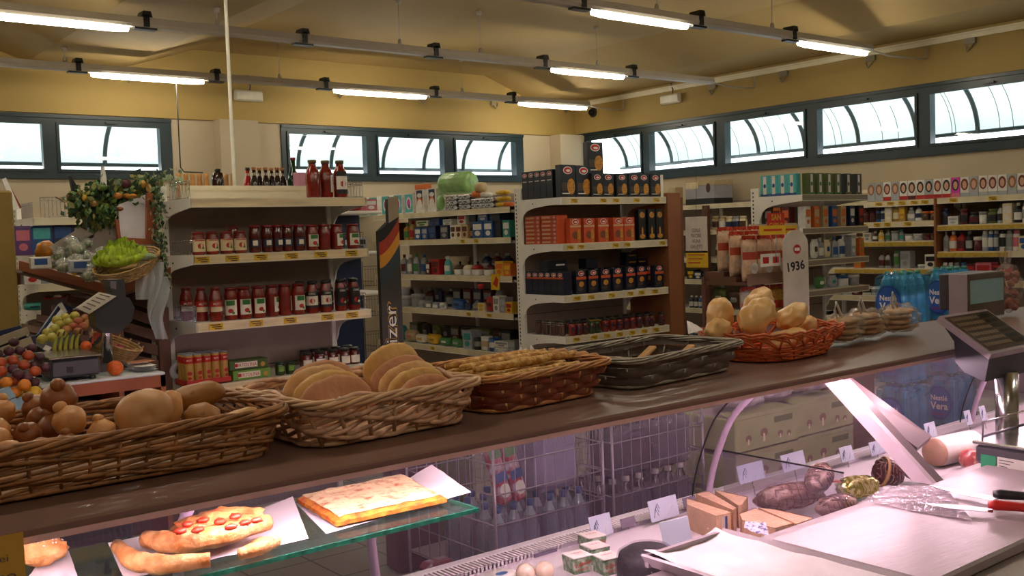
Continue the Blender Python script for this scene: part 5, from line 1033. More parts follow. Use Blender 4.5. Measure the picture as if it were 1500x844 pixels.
# cardboard sheets behind the vegetables
for q, t in ((((115, 353), (176, 325), (188, 372), (112, 372)), 'large grey-brown cardboard flap standing behind the plastic-wrapped vegetables'), (((72, 362), (118, 333), (140, 345), (95, 380)), 'smaller cardboard flap left of the large one')):
    Y = 5.36; mb = MB(); slab(mb, [PY(x, y, Y)-PY(*q[0], Y) for x, y in q], .006, M_grey); tag(mb.build('cardboard_flap', loc=PY(*q[0], Y)), t, 'cardboard')
# vegetables in film
M_pf = film('cling_film', '#f8fafa', 2.5, .3, .15, '#e4e4e2', 1., 45); M_cau = mat('cauliflower_white', '#cfc9ae', .6, var=.15, scale=30, bump=.5, bscale=40)
def caul():
    o = thing('wrapped_vegetable', '', 'vegetable'); g = MB(); g.blob((0, 0, .05), (.055, .055, .05), M_cau, 14, 10, .12, 5); g.build('vegetable', o)
    l = MB()
    for k in range(5): a = k*1.256; l.blob((cos(a)*.045, sin(a)*.045, .035), (.025, .025, .035), M_leaf2, 8, 6, .1)
    l.build('leaf', o); f = MB(); f.blob((0, 0, .055), (.066, .066, .06), M_pf, 24, 16, .38, 7); f.build('film_wrap', o); return o
R = Row(caul)
cv = [(82, 383, 5.45, .9), (90, 370, 5.35, 1.), (97, 384, 5.2, 1.), (104, 356, 5.3, .9), (112, 368, 5.2, 1.1), (118, 384, 5.1, 1.1), (127, 370, 5.25, 1.), (128, 356, 5.3, .7), (133, 392, 5.05, 1.1), (138, 380, 5.15, 1.), (140, 392, 5.05, .9), (143, 370, 5.25, .8)]
cp = relax([PY(x, y, Y) for x, y, Y, s_ in cv], [.047*s_ for _, _, _, s_ in cv], 200)
for i, ((x, y, Y, s_), q) in enumerate(zip(cv, cp)): R.put(q-Vector((0, 0, .033*s_)), random.uniform(0, 3), 'film-wrapped pale vegetable on the produce ledge, %s from the left' % ORD[i], 'film-wrapped vegetables on the ledge', scale=(s_*.52,)*3)
q = PY(66, 367, 5.6); mb = MB(); mb.blob((0, 0, .05), (.05, .05, .05), mat('bag_orange', '#c07a26', .4, var=.2, scale=20), 12, 8, .2, 4); tag(mb.build('orange_packet', loc=q-Vector((0, 0, .05))), 'orange packet standing on the produce ledge at its left end', 'packet')
for i, (x, y, t) in enumerate(((60, 385, 'white leaflet pack leaning at the left end of the produce ledge'), (118, 390, 'blue and white packet lying below the wrapped vegetables'))):
    q = PY(x, y, 5.0+.3*(1-i)); mb = MB(); mb.bbox(-.05, .05, 0, .02, 0, .06, hx('silver' if i else 'white'), .005); mb.rect(-.03, .03, .02, .05, -.001, hx('blue')); o = tag(mb.build('packet', loc=q-Vector((0, 0, .03))), t, 'packet')
# lettuce in a tilted wicker tray
q = PY(187, 392, 5.0); lt = thing('wicker_tray', 'shallow wicker tray tilted on the ledge holding the lettuce', 'tray', q, 0, rot=(.25, -.30, .5))
M_wt_ = mat('wicker_tan', '#b08e5c', .6, var=.2, scale=40)
mb = MB()
for k in range(7):
    z = -.03+k*.011; rr = .125+.006*k; n = 40; mb.tube([(rr*1.25*cos(2*pi*j/n), rr*.62*sin(2*pi*j/n)+.003*(-1)**(j+k), z) for j in range(n)], .005, M_wt_, 5, closed=True)
mb.prism([(.125*1.25*cos(2*pi*j/20), .125*.62*sin(2*pi*j/20)) for j in range(20)], -.034, -.03, M_wt_, 'XY'); mb.build('wicker_body', lt)
le = MB(); M_let = mat('lettuce', '#b9d63c', .5, var=.2, scale=25)
def frill(i):
    a = i*2.4; r0 = .012+.006*i; h_ = .12-.005*i
    return lambda u, v: (1.15*(cos(a+(u-.5)*1.7)*(r0+.03*sin(v*2.2))+.006*sin(u*40)*v), .75*(sin(a+(u-.5)*1.7)*(r0+.03*sin(v*2.2))+.006*cos(u*37+i)*v), .0+v*h_*(1-.25*abs(2*u-1)**2)+.004*sin(u*44+i)*v)
for i in range(16): le.grid(frill(i), 28, 6, M_let)
tag(le.build('lettuce', loc=PY(178, 383, 4.98)-Vector((0, 0, .004)), rot=(.1, -.2, .4)), 'bright green lettuce in the tilted wicker tray', 'lettuce')
mb = MB(); mb.blob((0, 0, 0), (.06, .03, .02), M_leaf2, 12, 8, .2); tag(mb.build('lettuce_leaf', loc=PY(210, 376, 4.95)), 'loose pale lettuce leaf right of the lettuce head', 'leaf')
# garland above
def leafcloud(mb, pts, n, spread, size, mats):
    for i in range(n):
        c = Vector(random.choice(pts))+Vector([random.gauss(0, s) for s in spread]); a = Euler([random.uniform(0, 6) for _ in range(3)]).to_matrix().to_4x4(); s = size*random.uniform(.6, 1.3)
        mb.add([(-s*.5, 0, 0), (0, s*.35, s*.08), (s*.7, 0, 0), (0, -s*.35, s*.08)], [(0, 1, 2), (0, 2, 3)], random.choice(mats), True, Matrix.Translation(c) @ a)
gp = [PY(x, y, 5.35) for x, y in ((118, 300), (128, 290), (140, 283), (150, 300), (160, 285), (172, 280), (185, 282), (155, 315), (130, 310), (196, 292), (208, 277), (214, 272), (140, 322))]; g0 = PY(160, 300, 5.35)
o = thing('plant_garland', 'bushy artificial garland of leaves and gourds above the vegetables', 'garland', g0)
mb = MB(); leafcloud(mb, [p-g0 for p in gp], 1700, (.034, .04, .026), .034, [M_leaf, mat('leaf_dark', '#24402a', .5), mat('leaf_mid', '#6a8a4a', .5), mat('leaf_olive', '#7c7c3c', .5)]); mb.build('leaves', o)
mb = MB(); leafcloud(mb, [PY(x, y, 5.4)-g0 for x, y in ((145, 312), (150, 322), (170, 298), (160, 325), (240, 262), (252, 266))], 160, (.03, .03, .03), .03, [M_leaf2]); mb.build('pale_leaves', o)
for (x, y, c, a, b) in ((124, 290, '#c9962c', .015, .02), (172, 287, '#b4742a', .03, .022), (190, 287, '#c98a34', .045, .018), (210, 270, '#cf9a3c', .02, .025), (218, 276, '#d9b57a', .018, .03), (138, 299, '#8c6a34', .022, .02), (176, 306, '#94552c', .02, .015), (185, 270, '#4a1c22', .03, .03), (150, 275, '#5a7a3a', .03, .02)):
    mb = MB(); q = PY(x, y, 5.285); mb.blob((0, 0, 0), (a*.85, a*.7, b*.8), mat('gourd'+c[1:], c, .45), 12, 8, .08); mb.build('gourd', o, loc=q-g0)
mb = MB(); mb.tube([PY(*p, 5.37)-g0 for p in ((112, 296), (140, 292), (170, 286), (200, 280), (232, 268))], .008, M_pallet, 6); mb.tube([PY(126, 285, 5.37)-g0, PY(122, 350, 5.37)-g0, PY(116, 380, 5.4)-g0], .009, M_pallet, 6); mb.build('branch', o)
for i, (q, m) in enumerate(((((102, 258), (104, 258), (119, 282), (107, 282)), M_blk), (((99, 286), (103, 281), (122, 286), (108, 298)), M_redlid), (((82, 288), (92, 290), (105, 298), (95, 296)), hx('beige')), (((150, 244), (153, 244), (158, 272), (150, 275)), hx('white')))): 
    mb = MB(); slab(mb, [PY(x, y, 5.5)-PY(*q[0], 5.5) for x, y in q], .03, m); tag(mb.build('decoration_card', loc=PY(*q[0], 5.5)), ('black card standing at the left end of the garland', 'dark red packet beside the black card', 'beige sliver of card at the far left of the garland', 'small pale figure card standing up in the garland')[i], 'card')
vp = [PY(x, y, 5.2) for x, y in ((232, 292), (236, 305), (230, 318), (235, 332), (231, 345), (237, 358), (234, 370), (238, 383), (236, 396), (242, 410), (240, 422), (228, 300))]; v0 = PY(234, 350, 5.2)
o = thing('ivy_vine', 'variegated ivy vine hanging down the left post of the tomato unit', 'vine', v0); mb = MB(); leafcloud(mb, [p-v0 for p in vp], 420, (.012, .03, .022), .024, [M_leaf, M_leaf2, mat('leaf_dark', '#24402a', .5), mat('leaf_cream', '#b8b694', .5)]); mb.build('leaves', o)
mb = MB(); mb.tube([p-v0 for p in vp[:11]], .003, M_leaf, 5); mb.build('stem', o)
# hanging roll of plastic bags
M_pb = film('plastic_bag', '#f2f6fa', 1.5, .6, .15, '#dfe6ec', 1., 30); b0 = PY(222, 440, 5.0)
o = thing('hanging_plastic_bags', 'crumpled clear plastic bags hanging beside the tomato unit', 'plastic bags', b0)
mb = MB(); mb.grid(lambda u, v: Vector(PY(201+u*38-v*8*(1-u)+6*v, 384+22*u*0+v*55+24*(1-u)*0, 5.0))-b0+Vector((0, .02*sin(u*12+v*3), 0)), 12, 8, M_pb); mb.build('bag_sheet', o)
mb = MB(); mb.grid(lambda u, v: Vector(PY(226+u*18+5*sin(v*7)*.5-9*(1-u)*sin(pi*v), 405+v*92, 4.97))-b0+Vector((0, .025*sin(u*10+v*6), 0)), 10, 14, M_pb); mb.build('bag_tail', o)

# ------------------------------------------------------------------ weighing table with scale
tb = thing('weighing_table', 'small table with white top and terracotta sides carrying the produce scale', 'table', (1.35, 4.4, 0))
zt = 1.095; x0, x1, y0, y1 = PY(60, 567, 4.2).x-1.35, 1.475-1.35, -.2, .2
mb = MB(); mb.bbox(x0, x1, y0, y1+.1, zt-.012, zt, mat('table_white', '#d4dade', .4), .003); mb.build('tabletop', tb)
mb = MB(); mb.box(x0+.005, x1, y0, y0+.015, zt-.06, zt-.012, M_terra); mb.box(x0+.002, x0+.02, y0, y1+.1, 0, zt-.012, M_terra); mb.box(x1-.02, x1, y0, y1+.1, 0, zt-.012, M_terra); mb.box(x0+.30, x0+.32, y0+.02, y1, .75, zt-.05, M_terra); mb.box(x0+.02, x1-.02, y1+.08, y1+.1, 0, zt-.02, mat('dark_board', '#3a2a24', .8)); mb.build('side_panels', tb)
mb = MB(); mb.box(x0+.02, x1-.02, y0+.01, y1+.08, .93, .945, M_terra); mb.build('lower_shelf', tb)
def papers(name, loc, n, c, label, w=.2, d=.14):
    mb = MB()
    for k in range(n): a = random.uniform(-.12, .12); mb.grid(lambda u, v: (((u-.5)*w*cos(a)-(v-.5)*d*sin(a)), ((u-.5)*w*sin(a)+(v-.5)*d*cos(a)), k*.006+.004*noise.noise(Vector((u*4, v*4, k)))+.006), 8, 6, c)
    return tag(mb.build(name, loc=loc), label, 'paper')
papers('loose_papers', (1.145, 4.34, .946), 7, mat('paper_grey', '#8c8a8c', .7), 'pile of grey papers on the lower shelf of the weighing table', .2, .2)
papers('loose_papers', (1.385, 4.36, .946), 5, _M['paper_grey'], 'smaller pile of papers right of the divider under the table', .1, .18)
papers('leaflets', (1.425, 4.36, zt+.001), 4, mat('paper_white', '#e8e8ea', .6), 'white leaflets on the table right of the orange', .09, .2)
q = PY(200, 532, 4.36); mb = MB(); mb.box(-.05, .05, -.04, .04, 0, .002, mat('print_salmon', '#c9825a', .6)); tag(mb.build('leaflet', loc=(1.425, 4.36, zt+.036), rot=(0, 0, .2)), 'orange printed leaflet topmost on the white leaflets', 'leaflet')
# orange on table
M_or = mat('orange_peel', '#d9641c', .45, var=.08, scale=20, bump=.3, bscale=120)
q = PY(170, 545, 4.26); o = thing('orange', 'single orange lying on the weighing table', 'orange', (q.x, 4.27, zt)); mb = MB(); mb.blob((0, 0, .031), (.033, .033, .031), M_or, 18, 12, .01); mb.build('fruit', o); mb = MB(); mb.lathe([(.003, .0615), (.002, .064)], M_leaf, 6); mb.build('stem_scar', o)
# produce scale
sc = thing('produce_scale', 'dark grey produce scale with raised sloping keypad on the left table', 'scale', (1.2, 4.4, zt)); c0 = Vector((1.2, 4.4, zt))
M_sc = mat('scale_grey', '#3c3d42', .4, var=.03); M_sc2 = mat('scale_light', '#cfc9ba', .35)
xa, xb = PY(72, 545, 4.25).x-1.2, PY(146, 540, 4.25).x-1.2
mb = MB(); mb.bbox(xa, xb, -.17, .12, .015, .09, M_sc, .01)
for fx in (xa+.02, xb-.03):
    for fy in (-.15, .1): mb.lathe([(.014, 0), (.012, .016)], M_dark, 8, M=T(fx, fy, 0))
mb.build('scale_body', sc)
mb = MB(); mb.bbox(xa-.005, xb+.005, -.18, .125, .092, .102, mat('pan_steel', '#8f8878', .25, metal=.9), .004); mb.build('weighing_pan', sc)
mb = MB(); mb.box(xa+.06, xa+.085, -.172, -.17, .035, .06, M_blk); mb.build('socket', sc)
pc = PY(157, 508, 4.5)-c0; mb = MB(); mb.lathe([(.022, .01), (.022, .3)], M_chrome, 14, M=T(pc.x, .1, 0)); mb.box(pc.x-.12, pc.x+.06, .03, .14, 0, .03, M_sc); mb.build('column', sc)
def SP(x, y, Y=4.45): return PY(x, y, Y)-c0
side = [(113, 454), (118, 452), (135, 458), (138, 478), (150, 488), (172, 487), (190, 470), (194, 450), (186, 436), (166, 432), (165, 428)]
mb = MB(); hp = [SP(x, y) for x, y in side]; mb.prism([(p.x, p.z) for p in hp], .02, .12, M_sc); mb.build('head_housing', sc)
mb = MB(); kp = [SP(112, 451, 4.40), SP(131, 460, 4.40), SP(171, 434, 4.40), SP(147, 428, 4.40)]; 
slab(mb, [kp[0]+Vector((0, -.0, 0)), kp[1], kp[2], kp[3]+Vector((0, .012, 0))], .012, M_sc2); mb.build('keypad', sc)
mb = MB()
for k in range(5): a = kp[0].lerp(kp[3]+Vector((0, .012, 0)), .12+.18*k); b = kp[1].lerp(kp[2], .12+.18*k); slab(mb, [a.lerp(b, .2)+Vector((0, -.003, .003)), a.lerp(b, .8)+Vector((0, -.003, .003)), a.lerp(b, .8)+Vector((0.005, -.003, .006)), a.lerp(b, .2)+Vector((.005, -.003, .006))], .002, mat('key_grey', '#6f6a60', .4))
mb.build('key_row', sc)
mb = MB(); dq = [SP(157, 410), SP(180, 409), SP(182, 436), SP(168, 438), SP(158, 420)]; mb.prism([(p.x, p.z) for p in dq], .03, .11, M_sc); s_ = [SP(159, 412), SP(168, 412), SP(168, 424), SP(160, 422)]; mb.add([(p.x, .028, p.z) for p in s_], [(0, 1, 2, 3)], mat('lcd_grey', '#7c7480', .3)); mb.build('display_tower', sc)

# ------------------------------------------------------------------ fruit crates on the slope
def fruits(*sets):
    """place several kinds of fruit in one heap without letting them run into each other"""
    pts, rad = [], []
    for mk, r, lst, label, group, Yf in sets:
        for x, y in sorted(lst): pts.append(PY(x, y, Yf(x, y))); rad.append(r*1.06)
    pts = relax(pts, rad, 200); k = 0
    for mk, r, lst, label, group, Yf in sets:
        R = Row(mk)
        for i, _ in enumerate(sorted(lst)): R.put(pts[k], random.uniform(0, 6), label % ORD[i], group); k += 1
    return pts
def ball(name, r, m, cat, stem=True):
    def mk():
        o = thing(name, '', cat); g = MB(); g.blob((0, 0, 0), (r, r, r*.92), m, 14, 10, .04); g.build('fruit', o)
        if stem: s = MB(); s.tube([(0, 0, r*.85), (.003, 0, r*1.12)], .0015, M_pallet, 5); s.build('stem', o)
        return o
    return mk
M_ap = mat('apple_yellow', '#b9b04a', .35, var=.12, scale=18, coat=.3); M_apr = mat('apple_red', '#a8483a', .35, col2='#c4a04a', thr=(.4, .75), scale=14, coat=.3)
YA = lambda x, y: 4.56+(500-y)*.006
fruits((ball('apple', .022, M_ap, 'apple', False), .022, [(62, 497), (70, 488), (80, 482), (88, 476), (76, 494), (92, 488), (102, 474), (98, 466), (110, 464), (84, 469)], 'yellow-green apple in the slanted crate, %s from the left', 'yellow-green apples in a crate', YA), (ball('apple', .021, M_apr, 'apple', False), .021, [(100, 484), (107, 478), (115, 472), (122, 466), (112, 485), (120, 478), (128, 474)], 'red and yellow apple right of the green ones, %s from the left', 'red apples in a crate', YA))
o0 = PY(100, 490, 4.75); cr = thing('fruit_crate', 'slanted dark fruit crate holding apples and bananas', 'crate', o0)
mb = MB(); slab(mb, [v-o0 for v in (PY(50, 505, 4.78), PY(92, 530, 4.68), PY(120, 478, 4.92), PY(100, 455, 5.04))], .02, M_blk); mb.build('crate_base', cr)
mb = MB(); slab(mb, [v-o0 for v in (PY(92, 532, 4.64), PY(116, 490, 4.8), PY(118, 500, 4.8), PY(98, 540, 4.64))], .015, M_blk); slab(mb, [v-o0 for v in (PY(48, 500, 4.7), PY(93, 528, 4.6), PY(96, 540, 4.6), PY(50, 515, 4.7))], .015, M_blk); mb.build('crate_wall', cr)
o0 = PY(80, 465, 4.95); bx = thing('navy_box_lid', 'navy and white cardboard lid standing behind the apples', 'box', o0)
mb = MB(); slab(mb, [v-o0 for v in (PY(56, 490, 5.02), PY(62, 496, 5.02), PY(108, 452, 5.3), PY(90, 442, 5.3))], .02, hx('navy')); mb.build('lid', bx)
mb = MB(); slab(mb, [v-o0-Vector((0, .01, -.004)) for v in (PY(62, 488, 5.01), PY(68, 490, 5.01), PY(96, 462, 5.19), PY(88, 454, 5.22))], .004, hx('white')); slab(mb, [v-o0-Vector((0, .01, -.004)) for v in (PY(84, 448, 5.25), PY(90, 444, 5.25), PY(98, 458, 5.22), PY(94, 462, 5.2))], .004, hx('white')); mb.build('printed_panel', bx)
M_ban = mat('banana_green', '#8c9a2c', .45, col2='#b4a83a', thr=(.35, .7), scale=6)
def banana(k):
    mb = MB(); pts = []; rr = []
    for j in range(10): t = j/9; a = -.55+1.1*t; pts.append((.06*(1-cos(a)), 0, sin(a)*.085)); rr.append(.0085*sin(pi*min(.97, max(.1, t)))**.45)
    mb.tube(pts, rr, M_ban, 8); mb.tube([pts[-1], (pts[-1][0]+.004, 0, pts[-1][2]+.02)], .004, M_pallet, 5); return mb
for k, (x, y) in enumerate(((80, 508), (88, 507), (96, 506), (104, 505), (112, 504))):
    tag(banana(k).build('banana', loc=PY(x, y, 4.545), rot=(0, .15, 0)), 'greenish banana in the small bunch, %s from the left' % ORD[k], 'banana', 'bananas in a bunch')
o0 = PY(90, 515, 4.66); mb = MB(); slab(mb, [v-o0 for v in (PY(72, 505, 4.60), PY(92, 518, 4.56), PY(88, 526, 4.55), PY(66, 514, 4.59))], .008, mat('lilac_card', '#7c6a94', .6)); slab(mb, [v-o0-Vector((0, .01, 0)) for v in (PY(66, 505, 4.58), PY(75, 509, 4.57), PY(70, 515, 4.56), PY(62, 511, 4.57))], .004, hx('white')); tag(mb.build('price_card', loc=o0), 'lilac and white price card in front of the bananas', 'card')
tag((lambda g: (g.blob((0, 0, 0), (.024, .023, .022), M_or, 14, 10, .04), g)[1])(MB()).build('orange', loc=PY(126, 507, 4.57)), 'orange fruit in the black crate behind the scale', 'orange')
o0 = PY(130, 500, 4.45); cr = thing('black_crate', 'black plastic crate with orange lettering behind the scale', 'crate', o0)
mb = MB(); slab(mb, [v-o0 for v in (PY(128, 500, 4.66), PY(132, 512, 4.64), PY(150, 498, 4.68), PY(147, 480, 4.72))], .02, M_blk)
for k in range(5): a = PY(132, 510, 4.625).lerp(PY(150, 492, 4.66), k/5)-o0; slab(mb, [a, a+Vector((.03, .03, .02)), a+Vector((.03, .03, .028)), a+Vector((0, 0, .008))], .003, M_blk)
mb.build('crate_panel', cr)
mb = MB()
for k, (x, y) in enumerate(((133, 505), (138, 500), (143, 495), (148, 491))): q = PY(x, y, 4.60)-o0; slab(mb, [q, q+Vector((.012, 0, .005)), q+Vector((.02, 0, .045)), q+Vector((.012, 0, .045))], .003, M_org)
mb.build('lettering', cr)
# pink onion basket
q = PY(168, 508, 4.88); o = thing('fruit_basket', 'tan oval wicker basket of pink netting packs behind the scale', 'basket', q, 0, rot=(.35, .1, .6)); mb = MB()
for k in range(8): n = 30; rr = .07+.005*k; mb.tube([(rr*.9*cos(2*pi*j/n), rr*1.25*sin(2*pi*j/n), -.06+k*.012) for j in range(n)], .006, M_wt_, 5, closed=True)
for k in range(14): a = 2*pi*k/14; mb.tube([(.06*cos(a), .085*sin(a), -.065), (.1*cos(a), .135*sin(a), .04)], .004, M_wt_, 4)
mb.build('wicker_body', o)
R = Row(lambda: tag((lambda g: (g.blob((0, 0, 0), (.024, .026, .022), mat('net_pink', '#b4405c', .4, var=.3, scale=40), 12, 8, .12), g)[1])(MB()).build('netted_packet'), '', 'packet'))
for i, v in enumerate(((-.005, -.05, -.02), (.02, .008, -.015), (0, .065, .0), (-.03, .01, -.018))): R.put(q+Vector(v), 0, 'pink netted packet in the oval wicker basket, %s from the front' % ORD[i], 'pink netted packets')
# bottom-left crates
o0 = PY(25, 500, 4.2); cr = thing('cardboard_fruit_crate', 'beige cardboard crate with dark gaps at the left edge', 'crate', o0)
M_bg = mat('card_beige', '#9c8160', .6)
for k, (a, b, c, d) in enumerate((((-14, 498), (40, 479), (44, 489), (-14, 512)), ((-14, 515), (44, 493), (48, 503), (-14, 528)), ((-14, 532), (48, 507), (50, 512), (-14, 540)))):
    mb = MB(); slab(mb, [PY(*p, 4.2-.02*k)-o0 for p in (a, b, c, d)], .01, M_bg); mb.build('side_slat', cr)
mb = MB(); slab(mb, [PY(*p, 4.24)-o0 for p in ((-14, 488), (30, 477), (50, 512), (-14, 545))], .01, hx('navy')); slab(mb, [PY(*p, 4.19)-o0 for p in ((38, 493), (50, 492), (52, 505), (44, 506))], .012, hx('navy')); mb.build('inner_liner', cr)
YL = lambda x, y: 3.96+(560-y)*.0022
M_plum = mat('plum', '#4a2630', .4, var=.2, scale=15); M_apri = mat('persimmon', '#a8481e', .4, var=.12, scale=15)
lo = [(x+random.uniform(-3, 3), y) for y in (532, 545, 560) for x in range(3, 56, 11) if x < 60-(y-532)*.4]
HEAP = [(ball('plum', .019, M_plum, 'plum', False), .019, [(3, 522), (20, 520), (34, 517), (44, 514), (27, 511), (52, 522), (40, 530), (14, 540), (30, 549), (3, 553), (52, 538), (45, 552), (18, 563), (36, 561)], 'dark plum in the lower left crates, %s from the left', 'dark plums at lower left', YL), (ball('persimmon', .021, M_apri, 'persimmon', False), .021, [(6, 532), (24, 530), (33, 538), (12, 546), (38, 522), (5, 565), (22, 554), (46, 545)], 'orange-red fruit among the plums, %s from the left', 'orange-red fruit at lower left', YL)]
M_lem = mat('lemon', '#d0a526', .4, var=.06, scale=20, bump=.2, bscale=90)
YM = lambda x, y: 3.95
fruits(*HEAP, (ball('lemon', .027, M_lem, 'lemon', False), .027, [(21, 573), (27, 583), (40, 576)], 'yellow lemon above the pale blue crate, %s of three', 'lemons at lower left', YM), (ball('orange', .022, mat('orange_peel2', '#cf7c1e', .45), 'orange', False), .022, [(8, 571), (26, 562), (36, 563), (13, 560)], 'small orange beside the lemons, %s from the left', 'small oranges at lower left', YM))
for i, (y0, Y) in enumerate(((520, 4.35), (548, 4.15))):
    o0 = PY(25, y0+20, Y); mb = MB(); slab(mb, [PY(*p)-o0 for p in ((-14, y0+8, Y+.05), (48, y0-6, Y+.1), (50, y0+20, Y-.02), (-14, y0+38, Y-.05))], .03, M_blk); tag(mb.build('fruit_tray', loc=o0), ('upper', 'lower')[i]+' black tray under the plums at the lower left', 'tray')
o0 = PY(20, 595, 3.85); cr = thing('blue_crate', 'pale blue plastic crate at the lower left edge', 'crate', o0); M_pbl = mat('crate_blue', '#7d9ca4', .45)
for p in (((-14, 575), (12, 566), (22, 580), (-14, 594)), ((5, 588), (22, 582), (24, 600), (8, 606)), ((22, 586), (38, 580), (39, 598), (24, 604)), ((-14, 596), (6, 590), (8, 640), (-14, 650))): mb = MB(); slab(mb, [PY(x, y, 3.85)-o0 for x, y in p], .02, M_pbl); mb.build('crate_wall', cr)
tb2 = thing('produce_table', 'dark low stand carrying the fruit crates at the lower left', 'stand', (.9, 4.4, 0)); mb = MB(); mb.box(-.5, .02, -.35, .5, 0, .88, _M['dark_board']); mb.build('stand_body', tb2); mb = MB(); slab(mb, [Vector(v) for v in ((-.5, -.45, .86), (.02, -.45, .86), (.02, .5, 1.12), (-.5, .5, 1.12))], .02, M_terra); mb.build('sloping_top', tb2)
# ================================================================== deli case and bread counter
CZ = 1.2; CY0, CY1 = 1.652, 2.2; CX0, CX1 = -.7, 5.6
M_top = mat('counter_laminate', '#7a5d54', .36, var=.03, scale=3); M_case = mat('case_white', '#d4cbd2', .35, var=.02); M_alu = mat('brushed_aluminium', '#a79f9c', .32, metal=.8)
M_cg = film('hazed_curved_glass', '#f0f0f4', .14, .05, .02, '#d0bcdc'); M_seal = M_dark  # lilac body colour mixed into the glass as its lit haze
dc = thing('deli_case', 'long deli display case with brown countertop and curved glass', 'display case', (2.4, 1.9, 0)); ox, oy = 2.4, 1.9
mb = MB(); mb.bbox(CX0-ox, CX1-ox, CY0-oy, CY1-oy, CZ-.022, CZ, M_top, .004); mb.build('countertop', dc)
mb = MB(); mb.box(CX0-ox, CX1-ox, CY0-oy-.003, CY0-oy+.0, CZ-.024, CZ-.014, mat('highlight_edge_trim', '#d8b0ae', .3)); mb.box(CX0-ox, CX1-ox, CY0-oy+.004, CY0-oy+.03, CZ-.026, CZ-.022, M_alu); mb.build('highlight_edge_trim', dc)  # lip coloured paler pink to stand in for the highlight along the edge
GP = [(1.86, 1.178), (1.98, 1.135), (2.06, 1.07), (2.125, 1.0), (2.175, .9), (2.21, .8), (2.225, .72)]
def gy(t):
    k = t*(len(GP)-1); i = min(int(k), len(GP)-2); f = k-i; p0, p1, p2, p3 = [GP[max(0, min(len(GP)-1, j))] for j in (i-1, i, i+1, i+2)]
    return tuple(.5*((2*p1[c])+(-p0[c]+p2[c])*f+(2*p0[c]-5*p1[c]+4*p2[c]-p3[c])*f*f+(-p0[c]+3*p1[c]-3*p2[c]+p3[c])*f**3) for c in (0, 1))
SEAMS = [CX0, .75, 2.5, 4.25, CX1]
for a, b in zip(SEAMS, SEAMS[1:]):
    mb = MB(); mb.grid(lambda u, v: (a+.004+(b-a-.008)*u-ox, gy(v)[0]-oy, gy(v)[1]), 2, 18, M_cg); mb.build('curved_glass_pane', dc)
for x in SEAMS[2:4]:
    mb = MB(); mb.tube([(x-ox, gy(k/16)[0]-oy, gy(k/16)[1]) for k in range(17)], .003, M_seal, 5); mb.build('seal_strip', dc)
    mb = MB(); mb.tube([(x-ox+.045, gy(k/16)[0]-oy-.03, gy(k/16)[1]-.004) for k in range(17)], .011, mat('support_arc', '#a592a6', .3), 8); mb.build('support_arc', dc)
# glass bread shelf on the left with its end
M_gs = film('shelf_glass', '#dff0ea', .12, .03, .02, '#9fc4b8'); M_ge = mat('glass_edge', '#1f7a62', .1, coat=.6, var=.3, scale=40)
ZS = 1.03; mb = MB(); mb.box(CX0-ox, 1.275-ox, 1.752-oy, 2.09-oy, ZS-.008, ZS, M_gs); mb.build('glass_shelf', dc)
mb = MB(); mb.box(CX0-ox, 1.275-ox, 1.748-oy, 1.752-oy, ZS-.009, ZS, M_ge); mb.box(1.275-ox, 1.279-ox, 1.748-oy, 2.09-oy, ZS-.009, ZS, M_ge); mb.build('glass_edge', dc)
mb = MB(); mb.tube([(1.2-ox, 2.05-oy, .72), (1.2-ox, 2.08-oy, .9), (1.2-ox, 2.05-oy, ZS-.01)], .012, _M['support_arc'], 8); mb.build('shelf_support', dc); mb = MB(); mb.tube([(.75-ox, 2.12-oy, .75), (.75-ox, 2.12-oy, 1.0), (.75-ox, 1.95-oy, 1.16)], .012, _M['support_arc'], 8); mb.build('shelf_support', dc)
# deck, grille, front panel, staff side
DZ = .72
mb = MB(); mb.box(CX0-ox, CX1-ox, 1.50-oy, 2.15-oy, DZ-.02, DZ, M_case); mb.box(CX0-ox, CX1-ox, 2.215-oy, 2.25-oy, 0.1, DZ+.01, M_case); mb.box(CX0-ox, CX1-ox, 1.47-oy, 1.50-oy, .1, .85, M_case); mb.build('display_deck', dc)
mb = MB(); x = CX0
mb.box(CX0-ox, CX1-ox, 2.15-oy, 2.152-oy, DZ-.0, DZ+.012, M_case); mb.box(CX0-ox, CX1-ox, 2.15-oy, 2.215-oy, DZ-.03, DZ-.02, M_blk)
while x < 4.6: mb.box(x-ox, x+.006-ox, 2.15-oy, 2.213-oy, DZ-.015, DZ+.012, M_case); x += .0135
mb.build('vent_grille', dc)
mb = MB(); mb.box(CX0-ox, CX1-ox, .85-oy, 1.55-oy, .825, .855, mat('worktop_steel', '#b9aeb0', .3, metal=.5, var=.04)); mb.build('worktop', dc)
mb = MB(); mb.box(CX0-ox, CX1-ox, 1.2-oy, 1.47-oy, 0, .825, mat('cabinet_dark', '#4a403c', .5)); mb.build('staff_cabinet', dc)
mb = MB(); mb.box(CX0-ox, CX1-ox, 2.25-oy, 2.3-oy, 0, .6, M_case); mb.build('bumper_panel', dc)
for x, n in ((2.75, 0), (-.35, 0), (5.2, 0)):
    mb = MB(); d = .026
    for a, b, m_ in ((-d, -d+.022, mat('strut_white', '#d6c6d0', .35)), (-d+.022, d+.01, mat('strut_grey', '#6c5c5e', .4))):
        mb.add([(x+s-ox, y-oy, z) for s in (a, b) for y, z in ((1.505, .857), (1.57, .857), (1.93, 1.178), (1.865, 1.178))], [(0, 1, 2, 3), (7, 6, 5, 4), (0, 4, 5, 1), (1, 5, 6, 2), (2, 6, 7, 3), (3, 7, 4, 0)], m_)
    mb.box(x-ox+.05, x-ox+.13, 1.6-oy, 1.64-oy, 0.9, 1.0, _M['strut_grey']) if False else None
    mb.build('support_strut', dc)
